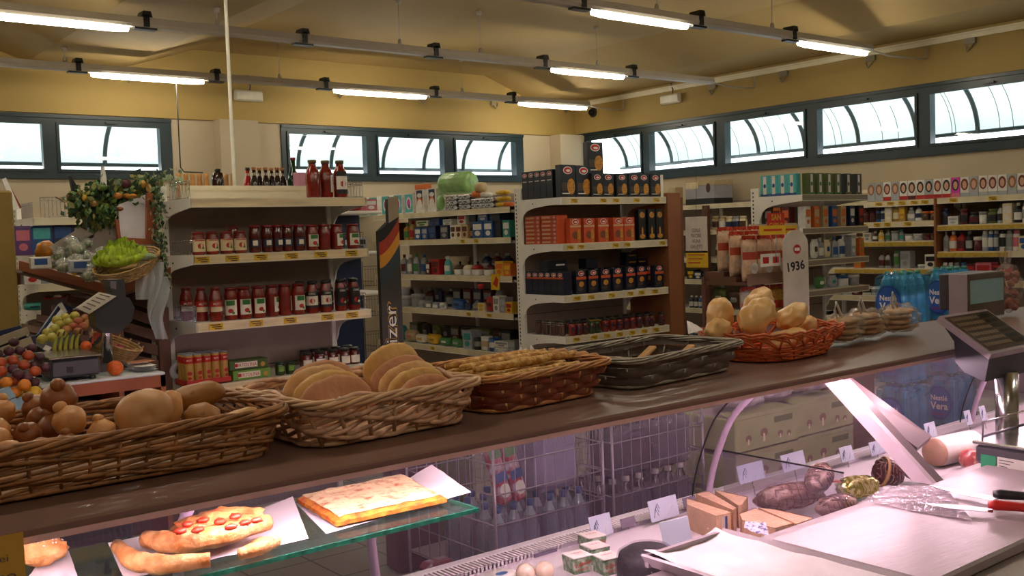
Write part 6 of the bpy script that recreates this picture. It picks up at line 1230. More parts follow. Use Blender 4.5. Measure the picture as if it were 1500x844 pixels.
mb = MB(); slab(mb, [Vector(v)-Vector((ox, oy, 0)) for v in ((2.82, 2.02, 1.17), (2.90, 1.98, 1.17), (2.94, 1.63, .95), (2.84, 1.62, .93))], .02, _M['strut_grey']); mb.build('scale_bracket', dc)
mb = MB(); mb.box(2.465-ox-.002, 2.465-ox+.002, 1.63-oy, 2.06-oy, DZ+.01, .918, M_cg); mb.box(2.465-ox-.0025, 2.465-ox+.0025, 1.63-oy, 2.06-oy, .916, .92, M_blk); mb.build('glass_divider', dc)
# pink display lamps under the countertop
M_lamp = emis('deli_lamp', '#ffd6e4', 80.)
for i in range(5):
    x0 = CX0+.1+i*1.25; mb = MB(); mb.tube([(x0-ox, 1.742-oy, 1.164), (x0+1.1-ox, 1.742-oy, 1.164)], .009, M_lamp, 8); mb.build('display_lamp', dc)
mb = MB(); mb.prism([(1.70, 1.178), (1.72, 1.174), (1.76, 1.174), (1.78, 1.178)], CX0-ox, CX1-ox, M_alu, 'YZ', M=T(0, -oy)); mb.build('lamp_reflector', dc)

# yellow hand-written sheet taped to the edge
q = P(0, 800, 'Y', 1.646); o = thing('handwritten_note', 'yellow hand-written sheet taped to the counter edge at the lower left', 'note', (q.x, 1.645, 1.19)); q2 = P(34, 800, 'Y', 1.646)
mb = MB(); mb.grid(lambda u, v: (-.15+(q2.x-q.x+.15)*u, -.003-.004*sin(v*3), .008-.25*v), 6, 8, mat('note_yellow', '#b08a28', .6), thick=.0008); mb.build('sheet', o)
mb = MB()
for k, t in enumerate(('dei', 'eco', 'ecco')): mb.text(t, .011, mat('ink_blue', '#4a4038', .6), T(q2.x-q.x-.035, -.0095, -.025-k*.03), sx=1.3)
mb.build('handwriting', o)

# ------------------------------------------------------------------ wicker baskets
def loop(a, b, rc, N):
    """N points and outward normals round a rounded rectangle"""
    rc = min(rc, a*.99, b*.99); segs = [('l', 2*(b-rc)), ('a', pi*rc/2), ('l', 2*(a-rc)), ('a', pi*rc/2)]*2; tot = sum(s[1] for s in segs); out = []
    st = [(a, -(b-rc), 0, 1)]; 
    for i in range(N):
        s = tot*i/N; k = 0
        while s > segs[k][1]: s -= segs[k][1]; k += 1
        q = k % 8; sx = [1, 1, 1, -1, -1, -1, -1, 1][q]
        if q == 0: p, n = (a, -(b-rc)+s), (1, 0)
        elif q == 2: p, n = ((a-rc)-s, b), (0, 1)
        elif q == 4: p, n = (-a, (b-rc)-s), (-1, 0)
        elif q == 6: p, n = (-(a-rc)+s, -b), (0, -1)
        else:
            c = {1: (a-rc, b-rc, 0), 3: (-(a-rc), b-rc, pi/2), 5: (-(a-rc), -(b-rc), pi), 7: (a-rc, -(b-rc), 1.5*pi)}[q]; t = c[2]+s/rc; n = (cos(t), sin(t)); p = (c[0]+rc*n[0], c[1]+rc*n[1])
        out.append((p[0], p[1], n[0], n[1]))
    return out
def basket(label, loc, rz, a0, b0, a1, b1, h, rows, ns, m, ms=None, r=.0045, flat=1., amp=.005, rimr=.007, rc=.05, slope=0., twist=3, freq=14., sr=None, thin=.62, open_=None, base_m=None, wob=.0, name='wicker_basket'):
    o = thing(name, label, 'basket', loc, rz); ms = ms or m; N = ns*4
    body = MB(); top = 1. if not open_ else open_
    for k in range(rows):
        t = (k+.5)/rows*top; A, B = a0+(a1-a0)*t, b0+(b1-b0)*t; L_ = loop(A, B, rc, N); pts = []
        for i, (x, y, nx, ny) in enumerate(L_):
            w = amp*cos(pi*(i/4.)+pi*k); z = .0085+h*t+slope*h/rows*sin(2*pi*i/(ns*4)*6+k*.9)+random.uniform(-wob, wob); z = max(z, r+.0015)
            pts.append((x+nx*w, y+ny*w, z))
        if flat == 1.: body.tube(pts, r*random.uniform(.85, 1.1), m, 5, closed=True)
        else:
            vs = []
            for (x, y, z), (_, _, nx, ny) in zip(pts, L_): vs += [(x, y, z-flat*r), (x, y, z+flat*r), (x+nx*r*.5, y+ny*r*.5, z)]
            n = len(pts); body.add(vs, [f for i in range(n) for f in ((3*i, 3*((i+1) % n), 3*((i+1) % n)+2, 3*i+2), (3*i+2, 3*((i+1) % n)+2, 3*((i+1) % n)+1, 3*i+1))], m, True)
    st = body; LA, LB = loop(a0, b0, rc, ns), loop(a1, b1, rc, ns)
    for p, q in zip(LA, LB): st.tube([(p[0], p[1], .004), (p[0]*(1-top)+q[0]*top, p[1]*(1-top)+q[1]*top, h*top)], sr or r*.8, ms, 5) if not sr else [st.tube([(p[0]*(1-t)+q[0]*t+nx_*.006, p[1]*(1-t)+q[1]*t+ny_*.006, .008+h*t) for t in (k_/rows+.02/rows, (k_+.5)/rows, (k_+.98)/rows)], sr, ms, 5) for k_ in range(rows) for nx_, ny_ in ((p[2], p[3]),) if (k_+LA.index(p)) % 2 == 0]
    body.build('woven_side', o)
    if open_:
        lp = MB(); LO = [(p[0]*(1-top)+q[0]*top, p[1]*(1-top)+q[1]*top, q[2], q[3], q[0], q[1]) for p, q in zip(LA, LB)]; n = len(LO)
        for i in range(n):
            p, q = LO[i], LO[(i+3) % n]; c = LO[(i+1) % n]; d = LO[(i+2) % n]
            for dz in (0, .008): lp.tube([(p[0], p[1], h*top), (p[4]*.6+c[4]*.4, p[5]*.6+c[5]*.4, h*(.75+.25*top)+dz), ((c[4]+d[4])/2*1.03, (c[5]+d[5])/2*1.03, h*1.02+dz), (q[4]*.7+d[4]*.3, q[5]*.7+d[5]*.3, h*(.8)+dz), (q[0], q[1], h*top)], .0036, ms, 5)
        lp.build('loop_border', o)
    else:
        rm = MB(); N2 = 220; LR = loop(a1+.002, b1+.002, rc, N2)
        for s in range(twist):
            pts = []
            for i, (x, y, nx, ny) in enumerate(LR):
                ph = 2*pi*i/N2*round(N2/freq)+2*pi*s/twist; pts.append((x+nx*rimr*.8*cos(ph), y+ny*rimr*.8*cos(ph), h+.004+rimr*.8*sin(ph)))
            rm.tube(pts, rimr*thin, ms, 5, closed=True)
        rm.build('braided_rim', o)
    bm = MB(); Lb = loop(a0-.004, b0-.004, rc, 32); bm.prism([(x, y) for x, y, _, _ in Lb], .002, .010, base_m or m, 'XY')
    Lr = loop(a0, b0, rc, 48); bm.tube([(x, y, .0075) for x, y, _, _ in Lr], min(r*1.2, .0055), ms, 5, closed=True); bm.build('base', o)
    return o
M_w1 = mat('wicker_brown', '#99683e', .55, var=.22, scale=35); M_w2 = mat('wicker_pale', '#d0a68a', .55, var=.18, scale=35); M_w3 = mat('wicker_red', '#84402f', .45, var=.15, scale=25); M_w3s = mat('wicker_honey', '#c98f5c', .5, var=.15, scale=30)
M_w4 = mat('wicker_greybrown', '#5e4e48', .45, var=.15, scale=20); M_w4s = mat('wicker_grey', '#aaa297', .5, var=.15, scale=30); M_w5 = mat('wicker_orange', '#cf6636', .4, var=.15, scale=25)
Z0 = CZ+.0005
basket('long finely woven brown basket with knobbly rolls at the left end of the counter', (.33, 1.995, Z0), .015, .52, .165, .548, .192, .088, 17, 56, M_w1, r=.0042, amp=.0034, rimr=.0078, slope=1.3, twist=4, freq=18.)
basket('pale pinkish wicker basket with flat breads standing on edge', (1.12, 1.965, Z0), .04, .19, .14, .215, .18, .092, 13, 22, M_w2, ms=mat('wicker_stake', '#cfa884', .5, var=.1), r=.0056, amp=.0052, rimr=.0075, slope=1.5, wob=.0006, twist=4, freq=30.)
basket('reddish flat-strip basket holding crusty bread sticks, third from the left', (1.582, 2.0, Z0), .1, .185, .13, .21, .165, .084, 5, 26, M_w3, ms=M_w3s, r=.0085, flat=.95, amp=.005, rimr=.0075, twist=5, freq=45., sr=.0034, thin=.45)
basket('wide grey-brown strip basket with a grey cane rim, nearly empty', (2.085, 2.01, Z0), .1, .23, .13, .258, .16, .078, 3, 20, M_w4, ms=M_w4s, r=.0125, flat=.95, amp=.005, rimr=.0085, twist=6, rc=.045, freq=75., sr=.0028, thin=.34)
basket('orange oval basket with looped border piled with round rolls', (2.675, 2.02, Z0), .08, .2, .125, .25, .165, .085, 6, 22, M_w5, r=.004, amp=.004, rc=.12, open_=.5)

# ------------------------------------------------------------------ bread
M_roll = mat('roll_crust', '#c4814a', .42, col2='#e0ad70', thr=(.35, .7), scale=9, bump=.15, bscale=70); M_rolld = mat('roll_dark', '#7c4020', .38, col2='#b0703a', thr=(.35, .75), scale=9)
M_bread = mat('bread_crust', '#cc9458', .5, col2='#e4c084', thr=(.35, .7), scale=7, bump=.2, bscale=60); M_flat = mat('flatbread', '#d09a5c', .6, col2='#efd3a4', thr=(.38, .72), scale=11, bump=.35, bscale=50)
M_shiny = mat('milk_roll', '#d9a25c', .33, col2='#edc88c', thr=(.3, .75), scale=6, coat=.15)
def knob_roll(m):
    o = thing('bread_roll', '', 'bread roll'); g = MB()
    def fn(p):
        t = max(0, p.z/.032); return Vector((p.x*(1-.35*t**3), p.y*(1-.35*t**3), p.z))
    g.blob((0, 0, .03), (.031, .031, .031), m, 18, 14, .05, 2, fn=fn); g.build('roll_body', o); k = MB(); k.blob((0, 0, .06), (.014, .013, .012), m, 12, 8, .08); k.build('top_knob', o); return o
RR, RD = Row(lambda: knob_roll(M_roll)), Row(lambda: knob_roll(M_rolld))
kr = [(5, 600, 0, .8, 2.08), (16, 622, 0, .75, 1.98), (42, 604, 1, .8, 2.07), (17, 652, 0, .8, 1.87), (52, 648, 1, .75, 1.88), (40, 624, 1, .75, 1.97), (60, 592, 1, .85, 2.1), (86, 580, 1, 1.05, 2.02), (84, 618, 1, 1.0, 1.98), (114, 614, 0, .95, 1.93), (150, 628, 0, .82, 1.89), (98, 648, 1, .7, 1.89), (130, 644, 1, .7, 1.93), (2, 636, 0, .75, 1.95)]
kxs = sorted(k[0]+k[1]*.001 for k in kr)
kp_ = relax([P(x, y, 'Y', Y) for x, y, d, s, Y in kr], [.033*s for _, _, _, s, _ in kr], 200)
for (x, y, d, s, Y), q in zip(kr, kp_):
     (RD if d else RR).put(q-Vector((0, 0, .035*s)), random.uniform(0, 6), 'small %s knobbed roll in the leftmost basket, %s from the left' % (('golden', 'dark brown')[d], ORD[kxs.index(x+y*.001)]), 'knobbed rolls in the leftmost basket', rot=(random.uniform(-.9, .1), random.uniform(-.5, .5), random.uniform(0, 6)), scale=(s, s, s))
def bread(name, label, px, py, Y, dims, m, rot=(0, 0, 0), amp=.05, fr=2.2, pw=1., extra=None, cat='bread', fn=None, group=None):
    g = MB(); g.blob((0, 0, 0), dims, m, 32, 20, amp, fr, seed=px % 17, pw=pw, fn=fn)
    if extra: extra(g)
    return tag(g.build(name, loc=P(px, py, 'Y', Y), rot=rot), label, cat, group)
def dimple(p):
    d = Vector((p.x-.012, p.z+.002)).length; return Vector((p.x, p.y+(.012*math.exp(-(d/.012)**2) if p.y < 0 else 0), p.z))
bread('bread_loaf', 'big smooth pinkish-brown loaf with a dimple in the leftmost basket', 211, 604, 1.93, (.055, .042, .043), mat('loaf_smooth', '#c08a5c', .4, col2='#dcae7c', thr=(.3, .75), scale=5), (.1, -.25, -.5), .04, 1.8, fn=dimple)
bread('bread_loaf', 'brown seeded loaf lying behind the smooth one in the leftmost basket', 289, 580, 2.05, (.06, .032, .026), mat('loaf_seeded', '#a06c34', .5, col2='#8a5a28', thr=(.62, .68), scale=60), (0, -.1, .1), .04, 2, .8)
bread('bread_loaf', 'round seeded loaf at the right of the leftmost basket', 296, 612, 1.96, (.035, .04, .03), _M['loaf_seeded'], (0, 0, .4), .05)
bread('bread_loaf', 'small dark bread end behind the smooth loaf', 250, 598, 1.98, (.022, .03, .036), M_roll, (0, .2, 0), .06)
bread('flat_bread', 'thin flat bread along the right front of the leftmost basket', 335, 615, 1.9, (.06, .02, .012), M_bread, (0, -.25, .05), .05)
M_flourw = mat('flour_white', '#d4c2a0', .8)
def flatb(name, label, px, py, Y, rx, L_=.125, H_=.06, th=.016, ry=0., rz=0., s=0, m=None):
    """flat bread on edge: long body with a straight foot, arched back and thin rounded rim"""
    def prof_(t): return max(0., 1-abs(t)**2.6)**.5
    g = MB(); nx, nk = 36, 14; vs = []; fs = []
    for i in range(nx+1):
        t = -1+2*i/nx; t = max(-.995, min(.995, t)); hh = H_*(.25+.75*prof_(t))*(1+.06*noise.noise(Vector((t*3, s, 0)))); tt = th*(.35+.65*prof_(t))
        for k in range(nk):
            a = 2*pi*k/nk; cx_, cz_ = cos(a), sin(a); e = .55
            y = tt*math.copysign(abs(cx_)**e, cx_)+.008*sin(t*2.2+s)+.002*noise.noise(Vector((t*5, k*.7, s)))
            z = hh*math.copysign(abs(cz_)**.8, cz_)*(1 if cz_ > 0 else .9)+.002*noise.noise(Vector((t*7, k, s+3)))
            vs.append((t*L_, y, z-.014*t*t))
    for i in range(nx):
        for k in range(nk): fs.append((i*nk+k, i*nk+(k+1) % nk, (i+1)*nk+(k+1) % nk, (i+1)*nk+k))
    fs += [tuple(range(nk-1, -1, -1)), tuple(nx*nk+k for k in range(nk))]
    g.add(vs, fs, m or M_flat, True)
    return tag(g.build(name, loc=P(px, py, 'Y', Y), rot=(rx, ry, rz)), label, 'bread', 'flat breads standing in the pale basket')
MF = [M_flat, mat('flatbread_pink', '#bd8058', .55, col2='#dca880', thr=(.35, .75), scale=9, bump=.3, bscale=50), mat('flatbread_gold', '#cf9c54', .55, col2='#ecca88', thr=(.35, .75), scale=12, bump=.3, bscale=50)]
for i, (x, y, Y) in enumerate(((490, 584, 1.87), (480, 576, 1.915), (464, 568, 1.96), (470, 560, 2.02))): flatb('flat_bread', 'flat bread on edge, left half of the pale basket, %s from the front' % ORD[i], x, y, Y, -.22, (.084, .082, .078, .078)[i], .048, .0125, ry=-.16 if i < 3 else -.1, rz=-.12, s=i, m=MF[(i+1) % 3 if i else 1])
for i, (x, y, Y) in enumerate(((618, 574, 1.87), (606, 564, 1.91), (595, 555, 1.95), (584, 547, 1.99), (572, 531, 2.04))): flatb('flat_bread', 'flat bread on edge, right half of the pale basket, %s from the front' % ORD[i], x, y, Y, -.22, .073, (.036, .036, .036, .038, .043)[i], .011, ry=-.26, rz=-.08, s=i+7, m=MF[(i+1) % 3])
def sheet(name, label, pts, z, m, cat='paper', wave=.006, fr=5., lift=None, nx=16, ny=12, kind='paper', th=.0006):
    """sheet of paper lying between four corners, with gentle waves"""
    p = [Vector(v) for v in pts]; o = (p[0]+p[1]+p[2]+p[3])/4
    def f(u, v):
        q = p[0].lerp(p[1], u).lerp(p[3].lerp(p[2], u), v)-o
        q.z += max(.0012, wave*(noise.noise(Vector((u*fr, v*fr, z*7)))+.4))+(lift(u, v) if lift else 0); return q
    g = MB(); g.grid(f, nx, ny, m, thick=th); return tag(g.build(name, loc=o), label, cat)
M_pw = mat('paper_sheet', '#dcd6d8', .75, var=.01)
q = P(490, 600, 'Y', 1.83); sheet('paper_liner', 'scrap of white paper among the flat breads', [P(472, 596, 'Y', 1.815), P(520, 590, 'Y', 1.815), P(505, 584, 'Y', 1.86), P(478, 588, 'Y', 1.86)], 1, M_pw)
M_crust = mat('crusty_stick', '#bd8238', .6, col2='#ecc67c', thr=(.4, .66), scale=45, bump=.9, bscale=70)
def stick(label, pts, r, m=M_crust, Y=None, name='bread_stick', cat='bread stick'):
    p = [P(x, y, 'Y', yy) for x, y, yy in pts]; o = p[0]; n = 14; path = []; rr = []
    for j in range(n+1):
        t = j/n*(len(p)-1); i = min(int(t), len(p)-2); v = p[i].lerp(p[i+1], t-i)-o; v += Vector((.003*noise.noise(Vector((j, 1, r*99))), .003*noise.noise(Vector((j, 5, r*99))), .004*sin(j*2.1))); path.append(v); rr.append(r*(.45+.55*sin(pi*min(.95, max(.06, j/n)))**.5)*random.uniform(.88, 1.1))
    g = MB(); g.tube(path, rr, m, 10); return tag(g.build(name, loc=o), label, cat, 'crusty sticks in the red basket')
n_ = 0
for lay, zz in enumerate((.026, .052, .078, .102)):
    for row in range((4, 4, 4, 3)[lay]):
        g = MB(); L_ = .155+.008*lay; ph = n_*1.7; yy = -.082+.055*row+(.025 if lay == 3 else 0); rr = [.0118*(.45+.55*sin(pi*min(.95, max(.06, j/14)))**.5)*random.uniform(.9, 1.08) for j in range(15)]
        g.tube([(-L_+2*L_*j/14, yy+.004*sin(j*.5+ph)+.01*(j/14-.5), zz+.0012*sin(j*1.3)) for j in range(15)], rr, M_crust, 10)
        tag(g.build('bread_stick', loc=(1.582, 2.0, Z0), rot=(0, 0, .1)), 'craggy golden bread stick in the red basket, %s row, %s layer up' % (ORD[row], ORD[lay]), 'bread stick', 'crusty sticks in the red basket'); n_ += 1
sheet('paper_bag', 'crumpled white paper among the crusty bread sticks', [P(755, 536, 'Y', 2.03), P(788, 530, 'Y', 2.05), P(780, 514, 'Y', 2.09), P(760, 516, 'Y', 2.08)], 2, M_pw, wave=.02)
stick('smooth bread roll lying along the far rim of the red basket', ((805, 514, 2.15), (840, 519, 2.12), (878, 523, 2.08)), .011, M_w3s)
for i, (x, y, z, ry, rz) in enumerate(((-.13, .03, .055, -.12, .1), (-.05, -.02, .05, .05, -.1), (.06, .05, .058, -.3, .3), (.14, -.03, .058, -.3, .25))):
    g = MB(); g.bbox(-.045, .045, -.013, .013, -.005, .005, mat('cracker', '#c0925a', .6, var=.1, scale=20), .003); MM_ = Matrix.Translation((2.085, 2.01, Z0)) @ Euler((0, 0, .1)).to_matrix().to_4x4() @ Matrix.Translation((x, y, z))
    tag(g.build('crispbread_slice', loc=MM_.translation, rot=(0, ry, rz)), 'toasted bread slice in the grey basket, %s from the left' % ORD[i], 'bread slice', 'bread slices in the grey basket')
rolls_ = ((1068, 462, 2.07, (.05, .05, .056), (0, .2, 0), 'round glossy roll standing at the left of the orange basket'), (1112, 445, 2.1, (.075, .05, .05), (0, -.5, .1), 'glossy roll topmost at the back of the orange basket'), (1052, 482, 2.04, (.055, .04, .035), (0, -.2, 0), 'roll low at the left rim of the orange basket'), (1108, 470, 2.0, (.09, .055, .055), (0, -.45, 0), 'large glossy double roll in the middle of the orange basket'), (1160, 462, 2.02, (.085, .05, .042), (0, -.3, .2), 'long glossy roll at the right of the orange basket'), (1184, 476, 2.05, (.04, .036, .033), (0, .3, 0), 'small roll at the right rim of the orange basket'), (1140, 488, 1.96, (.11, .05, .035), (0, -.08, 0), 'wide roll at the front rim of the orange basket'))
rp_ = relax([P(x, y, 'Y', Y) for x, y, Y, d, rt, t in rolls_], [sum(d)/3*.98 for x, y, Y, d, rt, t in rolls_], 200)
for i, (x, y, Y, d, rt, t) in enumerate(rolls_):
    ob_ = bread('milk_roll', t, x, y, Y, [v*.86 for v in d], M_shiny, rt, .09, 1.9, pw=.9, fn=(lambda p, d=d: Vector((p.x, p.y, p.z*(1-.22*math.exp(-((p.x-d[0]*.15)/(d[0]*.16))**2)))) if d[0] > .07 else Vector((p.x*(1-.25*max(0, p.z/d[2])), p.y, p.z*1.05))), cat='bread roll', group='glossy rolls in the orange basket'); ob_.location = rp_[i]
o_ = [P(1008, 490, 'Y', 2.08), P(1030, 484, 'Y', 2.03), P(1022, 478, 'Y', 2.1), P(1006, 470, 'Y', 2.14)]
sheet('paper_liner', 'corner of white paper sticking up at the left of the orange basket', o_, 3, M_pw, wave=.004)
# bagged bread
M_bag = film('bread_bag_film', '#f8f6f2', 2.2, .1, .14, '#c9b8a0', 1., 45)
def bagged(X, Y, s, label, k):
    o = thing('bagged_bread', label, 'bagged bread', (X, Y, Z0), .2)
    for j in range(4):
        g = MB(); g.blob((random.uniform(-.005, .005), random.uniform(-.008, .008), .03+j*.019*s), (.07*s, .05*s, .012), mat('pita', '#c08c5c', .6, col2='#e6c498', thr=(.35, .7), scale=16, bump=.3), 22, 10, .09, 3, seed=k*5+j, pw=.85); g.build('bread_slice', o)
    f = MB(); f.blob((0, 0, .062*s), (.092*s, .07*s, .05*s), M_bag, 30, 18, .16, 3.5, seed=k, pw=.8); f.build('clear_bag', o)
    t = MB(); t.tube([(-.03, 0, .09*s), (-.06, 0, .13*s), (-.045, 0, .16*s), (-.02, 0, .13*s), (.015, 0, .085*s)], .004, mat('bag_tie', '#c9c4bc', .4), 6); t.build('tied_handle', o)
bagged(3.03, 2.0, .95, 'bag of flat bread just right of the orange basket, lowest of three', 1); bagged(3.22, 2.03, .98, 'bag of flat bread in the middle of three, white tie standing up', 2); bagged(3.43, 2.03, 1.0, 'bag of flat bread nearest the water packs, shiny film', 3)

# ------------------------------------------------------------------ pizzas on the glass shelf
ZG = ZS+.0005
def PZ(x, y, z=ZG+.001): q = P(x, y, 'Z', z); return Vector((q.x, min(q.y, 2.068), z))
sheet('baking_paper', 'white paper under the stuffed pizza on the glass shelf', [PZ(182, 850), PZ(452, 790), PZ(402, 728), PZ(146, 788)], 1, M_pw, wave=.004, lift=lambda u, v: .035*max(0, u-.75)*4*v*.5)
sheet('baking_paper', 'white paper under the rectangular pizza on the glass shelf', [PZ(478, 783), PZ(690, 722), PZ(612, 690), PZ(432, 738)], 2, M_pw, wave=.004, lift=lambda u, v: .05*max(0, u-.8)*5*v*.5)
sheet('baking_paper', 'ruffled white paper at the lower left corner of the glass shelf', [PZ(40, 850), PZ(115, 850), PZ(100, 808), PZ(60, 815)], 3, M_pw, wave=.006)
M_crp = mat('pizza_crust', '#c07c3c', .55, col2='#e0b377', thr=(.35, .7), scale=30, bump=.5, bscale=90); M_tomp = mat('pizza_tomato', '#b8351c', .35, var=.15, scale=30); M_chs = mat('pizza_cheese', '#e6cfa0', .4, col2='#c2683c', thr=(.5, .68), scale=45, bump=.8, bscale=60, detail=6)
a = PZ(285, 785); o = thing('stuffed_pizza', 'folded pizza with tomato pieces on white paper', 'pizza', (a.x, a.y, ZG+.003))
def seg(mb, pts, r, m, flat=1., n=14, jit=.1):
    p = [Vector(PZ(x, y, z))-Vector(o.location) for x, y, z in pts]; path = []; rr = []
    for j in range(n+1):
        t = j/n*(len(p)-1); i = min(int(t), len(p)-2); path.append(p[i].lerp(p[i+1], t-i)); rr.append(r*(.55+.45*sin(pi*min(.96, max(.05, j/n)))**.5)*random.uniform(1-jit, 1+jit))
    mb.tube(path, rr, m, 12, flat=flat)
mb = MB(); seg(mb, [(172, 800, ZG+.026), (195, 822, ZG+.026), (240, 828, ZG+.026), (308, 820, ZG+.026)], .018, M_crp); mb.build('lower_crust', o)
mb = MB(); seg(mb, [(215, 790, ZG+.035), (255, 796, ZG+.045), (320, 785, ZG+.045), (392, 765, ZG+.038)], .022, M_crp); mb.build('upper_crust', o)
mb = MB(); c = Vector(PZ(320, 772, ZG+.044))-Vector(o.location); mb.blob(c, (.095, .055, .032), mat('pizza_top', '#cf9a5c', .5, col2='#c4572c', thr=(.5, .62), scale=28, bump=.6, bscale=60), 30, 14, .15, 4); mb.build('tomato_topping', o)
for i, (x, y) in enumerate(((275, 768), (298, 762), (322, 764), (345, 756), (290, 776), (360, 766), (264, 778), (315, 752), (338, 772), (376, 762))):
    mb = MB(); c = Vector(PZ(x, y, ZG+.072))-Vector(o.location); mb.blob((0, 0, 0), (.012, .009, .006), M_tomp, 10, 6, .2, seed=i); mb.build('tomato_piece', o, loc=c)
a2 = PZ(370, 798); o2 = o; o = thing('pizza_slice', 'small folded pizza piece right of the larger one on the paper', 'pizza', (a2.x, a2.y, ZG+.003))
mb = MB(); seg(mb, [(352, 812, ZG+.021), (380, 803, ZG+.021), (406, 792, ZG+.021)], .014, M_crp); mb.build('crust', o); mb = MB(); mb.blob(Vector(PZ(386, 794, ZG+.026))-Vector(o.location), (.025, .016, .009), _M['pizza_top'], 16, 8, .1); mb.build('tomato_topping', o)
def pslab(name, label, corners, z, h, mtop, mside, cat, group=None):
    p = [Vector(PZ(x, y, z)) for x, y in corners]; c = sum(p, Vector())/4; oo = thing(name, label, cat, (c.x, c.y, z), 0, group)
    def f(u, v, k=1.): 
        q = p[0].lerp(p[1], u).lerp(p[3].lerp(p[2], u), v)-Vector((c.x, c.y, z)); e = min(1, min(u, 1-u, v*1., (1-v))*9)**.5; n_ = noise.noise(Vector((u*9, v*6, 2)))
        q.x += .003*noise.noise(Vector((u*12, v*12, 5))); q.y += .003*noise.noise(Vector((u*12, v*12, 9))); q.z = max(.0035, (h*(.55+.45*e)+.0035*n_)*k); return q
    g = MB(); g.grid(lambda u, v: f(.04+.92*u, .04+.92*v)+Vector((0, 0, .002)), 30, 20, mtop); g.build('cheese_topping', oo)
    g = MB(); g.grid(lambda u, v: f(u, v), 26, 18, mside); b = [(i/20, 0) for i in range(20)]+[(1, i/14) for i in range(14)]+[(1-i/20, 1) for i in range(20)]+[(0, 1-i/14) for i in range(14)]
    vs = [f(u, v) for u, v in b]+[f(u, v, 0.02) for u, v in b]; k = len(b); g.add(vs, [(i, k+i, k+(i+1) % k, (i+1) % k) for i in range(k)], mside, True); g.build('crust', oo); return oo
pslab('pizza_slab', 'rectangular cheese and tomato pizza on white paper', ((493, 774), (655, 738), (575, 699), (435, 738)), ZG+.004, .022, M_chs, mat('pizza_side', '#cf8a2e', .55, col2='#b8481c', thr=(.4, .65), scale=40, bump=.5), 'pizza')
q = PZ(62, 835); o = thing('sugared_pastry', 'pastry with white sugar grains in the lower left corner', 'pastry', (q.x, q.y, ZG)); mb = MB(); mb.blob((0, 0, .036), (.045, .04, .024), M_crp, 24, 14, .12, 3); mb.build('pastry_body', o)
mb = MB()
for k in range(60): a_, b_ = random.uniform(0, 6.28), random.uniform(0, .95); x, y = .043*b_*cos(a_), .038*b_*sin(a_); mb.blob((x, y, .038+.024*sqrt(max(0, 1-b_*b_))), (.0016,)*3, M_white2, 6, 4, 0)
sg_ = mb.build('sugar_grains', o); sg_['kind'] = 'stuff'

# ------------------------------------------------------------------ things lying in the cold display
def D(x, y, z=DZ+.001): return P(x, y, 'Z', z)
M_card = mat('price_card_white', '#b4bccb', .3, var=.02); M_ink = mat('ink', '#3a4468', .6)
def pcard(px, py, Y, w, h, label, rz=.0, m=None, ink=True):
    q = P(px, py, 'Y', Y); o = thing('price_card', label, 'price card', (q.x, Y, q.z), rz, rot=(-.25, 0, rz)); g = MB(); g.bbox(-w/2, w/2, -.0015, .0015, -h/2, h/2, m or M_card, .001); g.build('card', o)
    if ink:
        g = MB(); 
        for k in range(3): g.tube([(-w*.38+.006*k, -.0022, -h*.3+.2*h*k), (-w*.3+.006*k, -.0022, h*.1+.1*h*k), (-w*.22+.004*k, -.0022, -h*.25+.15*h*k)], .0009, M_ink, 4)
        g.tube([(w*.1, -.0022, -h*.35), (w*.3, -.0022, 0), (w*.33, -.0022, h*.1)], .0012, M_white2, 4); g.build('handwriting', o)
    g = MB(); zb = DZ+.004-q.z; g.tube([(0, .003, -h/2+.005), (0, .003+.0, zb)], .0025, M_clear, 5); g.build('holder_stem', o)
for i, a in enumerate(((880, 770, 2.12, .085, .062), (972, 745, 2.12, .125, .065), (1100, 692, 2.13, .135, .06), (1162, 676, 2.13, .13, .06), (1240, 665, 2.12, .08, .055), (1284, 656, 2.12, .09, .05), (1363, 630, 2.12, .08, .06), (1418, 612, 2.1, .05, .06), (1440, 606, 2.1, .05, .065))):
    pcard(*a, 'pale price card at the foot of the curved glass, %s from the left' % ORD[i])
for i, (px, py, w, h) in enumerate(((800, 815, .085, .03), (920, 765, .06, .028), (1010, 735, .06, .03))): pcard(px, py, 2.14, w, h, 'grey see-through label strip at the grille, %s from the left' % ORD[i], m=film('label_film', '#c9c4d0', .3, .45, .1, '#9a8fa4'), ink=False)
q = D(745, 842, DZ+.03)
M_moz = mat('mozzarella', '#d8c2ac', .25, var=.03, coat=.4)
for i, (x, y) in enumerate(((770, 838), (798, 835))): q = D(x, y, DZ+.03); tag((lambda g: (g.blob((0, 0, 0), (.026, .026, .025), M_moz, 18, 12, .03), g)[1])(MB()).build('mozzarella_ball', loc=(q.x, q.y, DZ+.027)), 'white mozzarella ball at the lower edge of the display, %s of two' % ORD[i], 'cheese ball')
q = D(735, 842, DZ+.015); o = thing('cheese_tub_lid', 'round white printed lid at the very bottom edge left of the mozzarella', 'lid', (q.x, q.y, DZ+.001)); g = MB(); g.lathe([(.04, 0), (.043, .012), (.042, .016), (.001, .017)], M_white2, 24); g.build('lid_body', o); g = MB(); g.add([(.012*cos(t)*1.6, .012*sin(t), .0178) for t in [k*pi/5 for k in range(10)]], [tuple(range(10))], hx('blue')); g.build('printed_mark', o)
M_tubg = mat('tub_green_print', '#5c7a5c', .3, col2='#a9b8a4', thr=(.45, .6), scale=50, coat=.3)
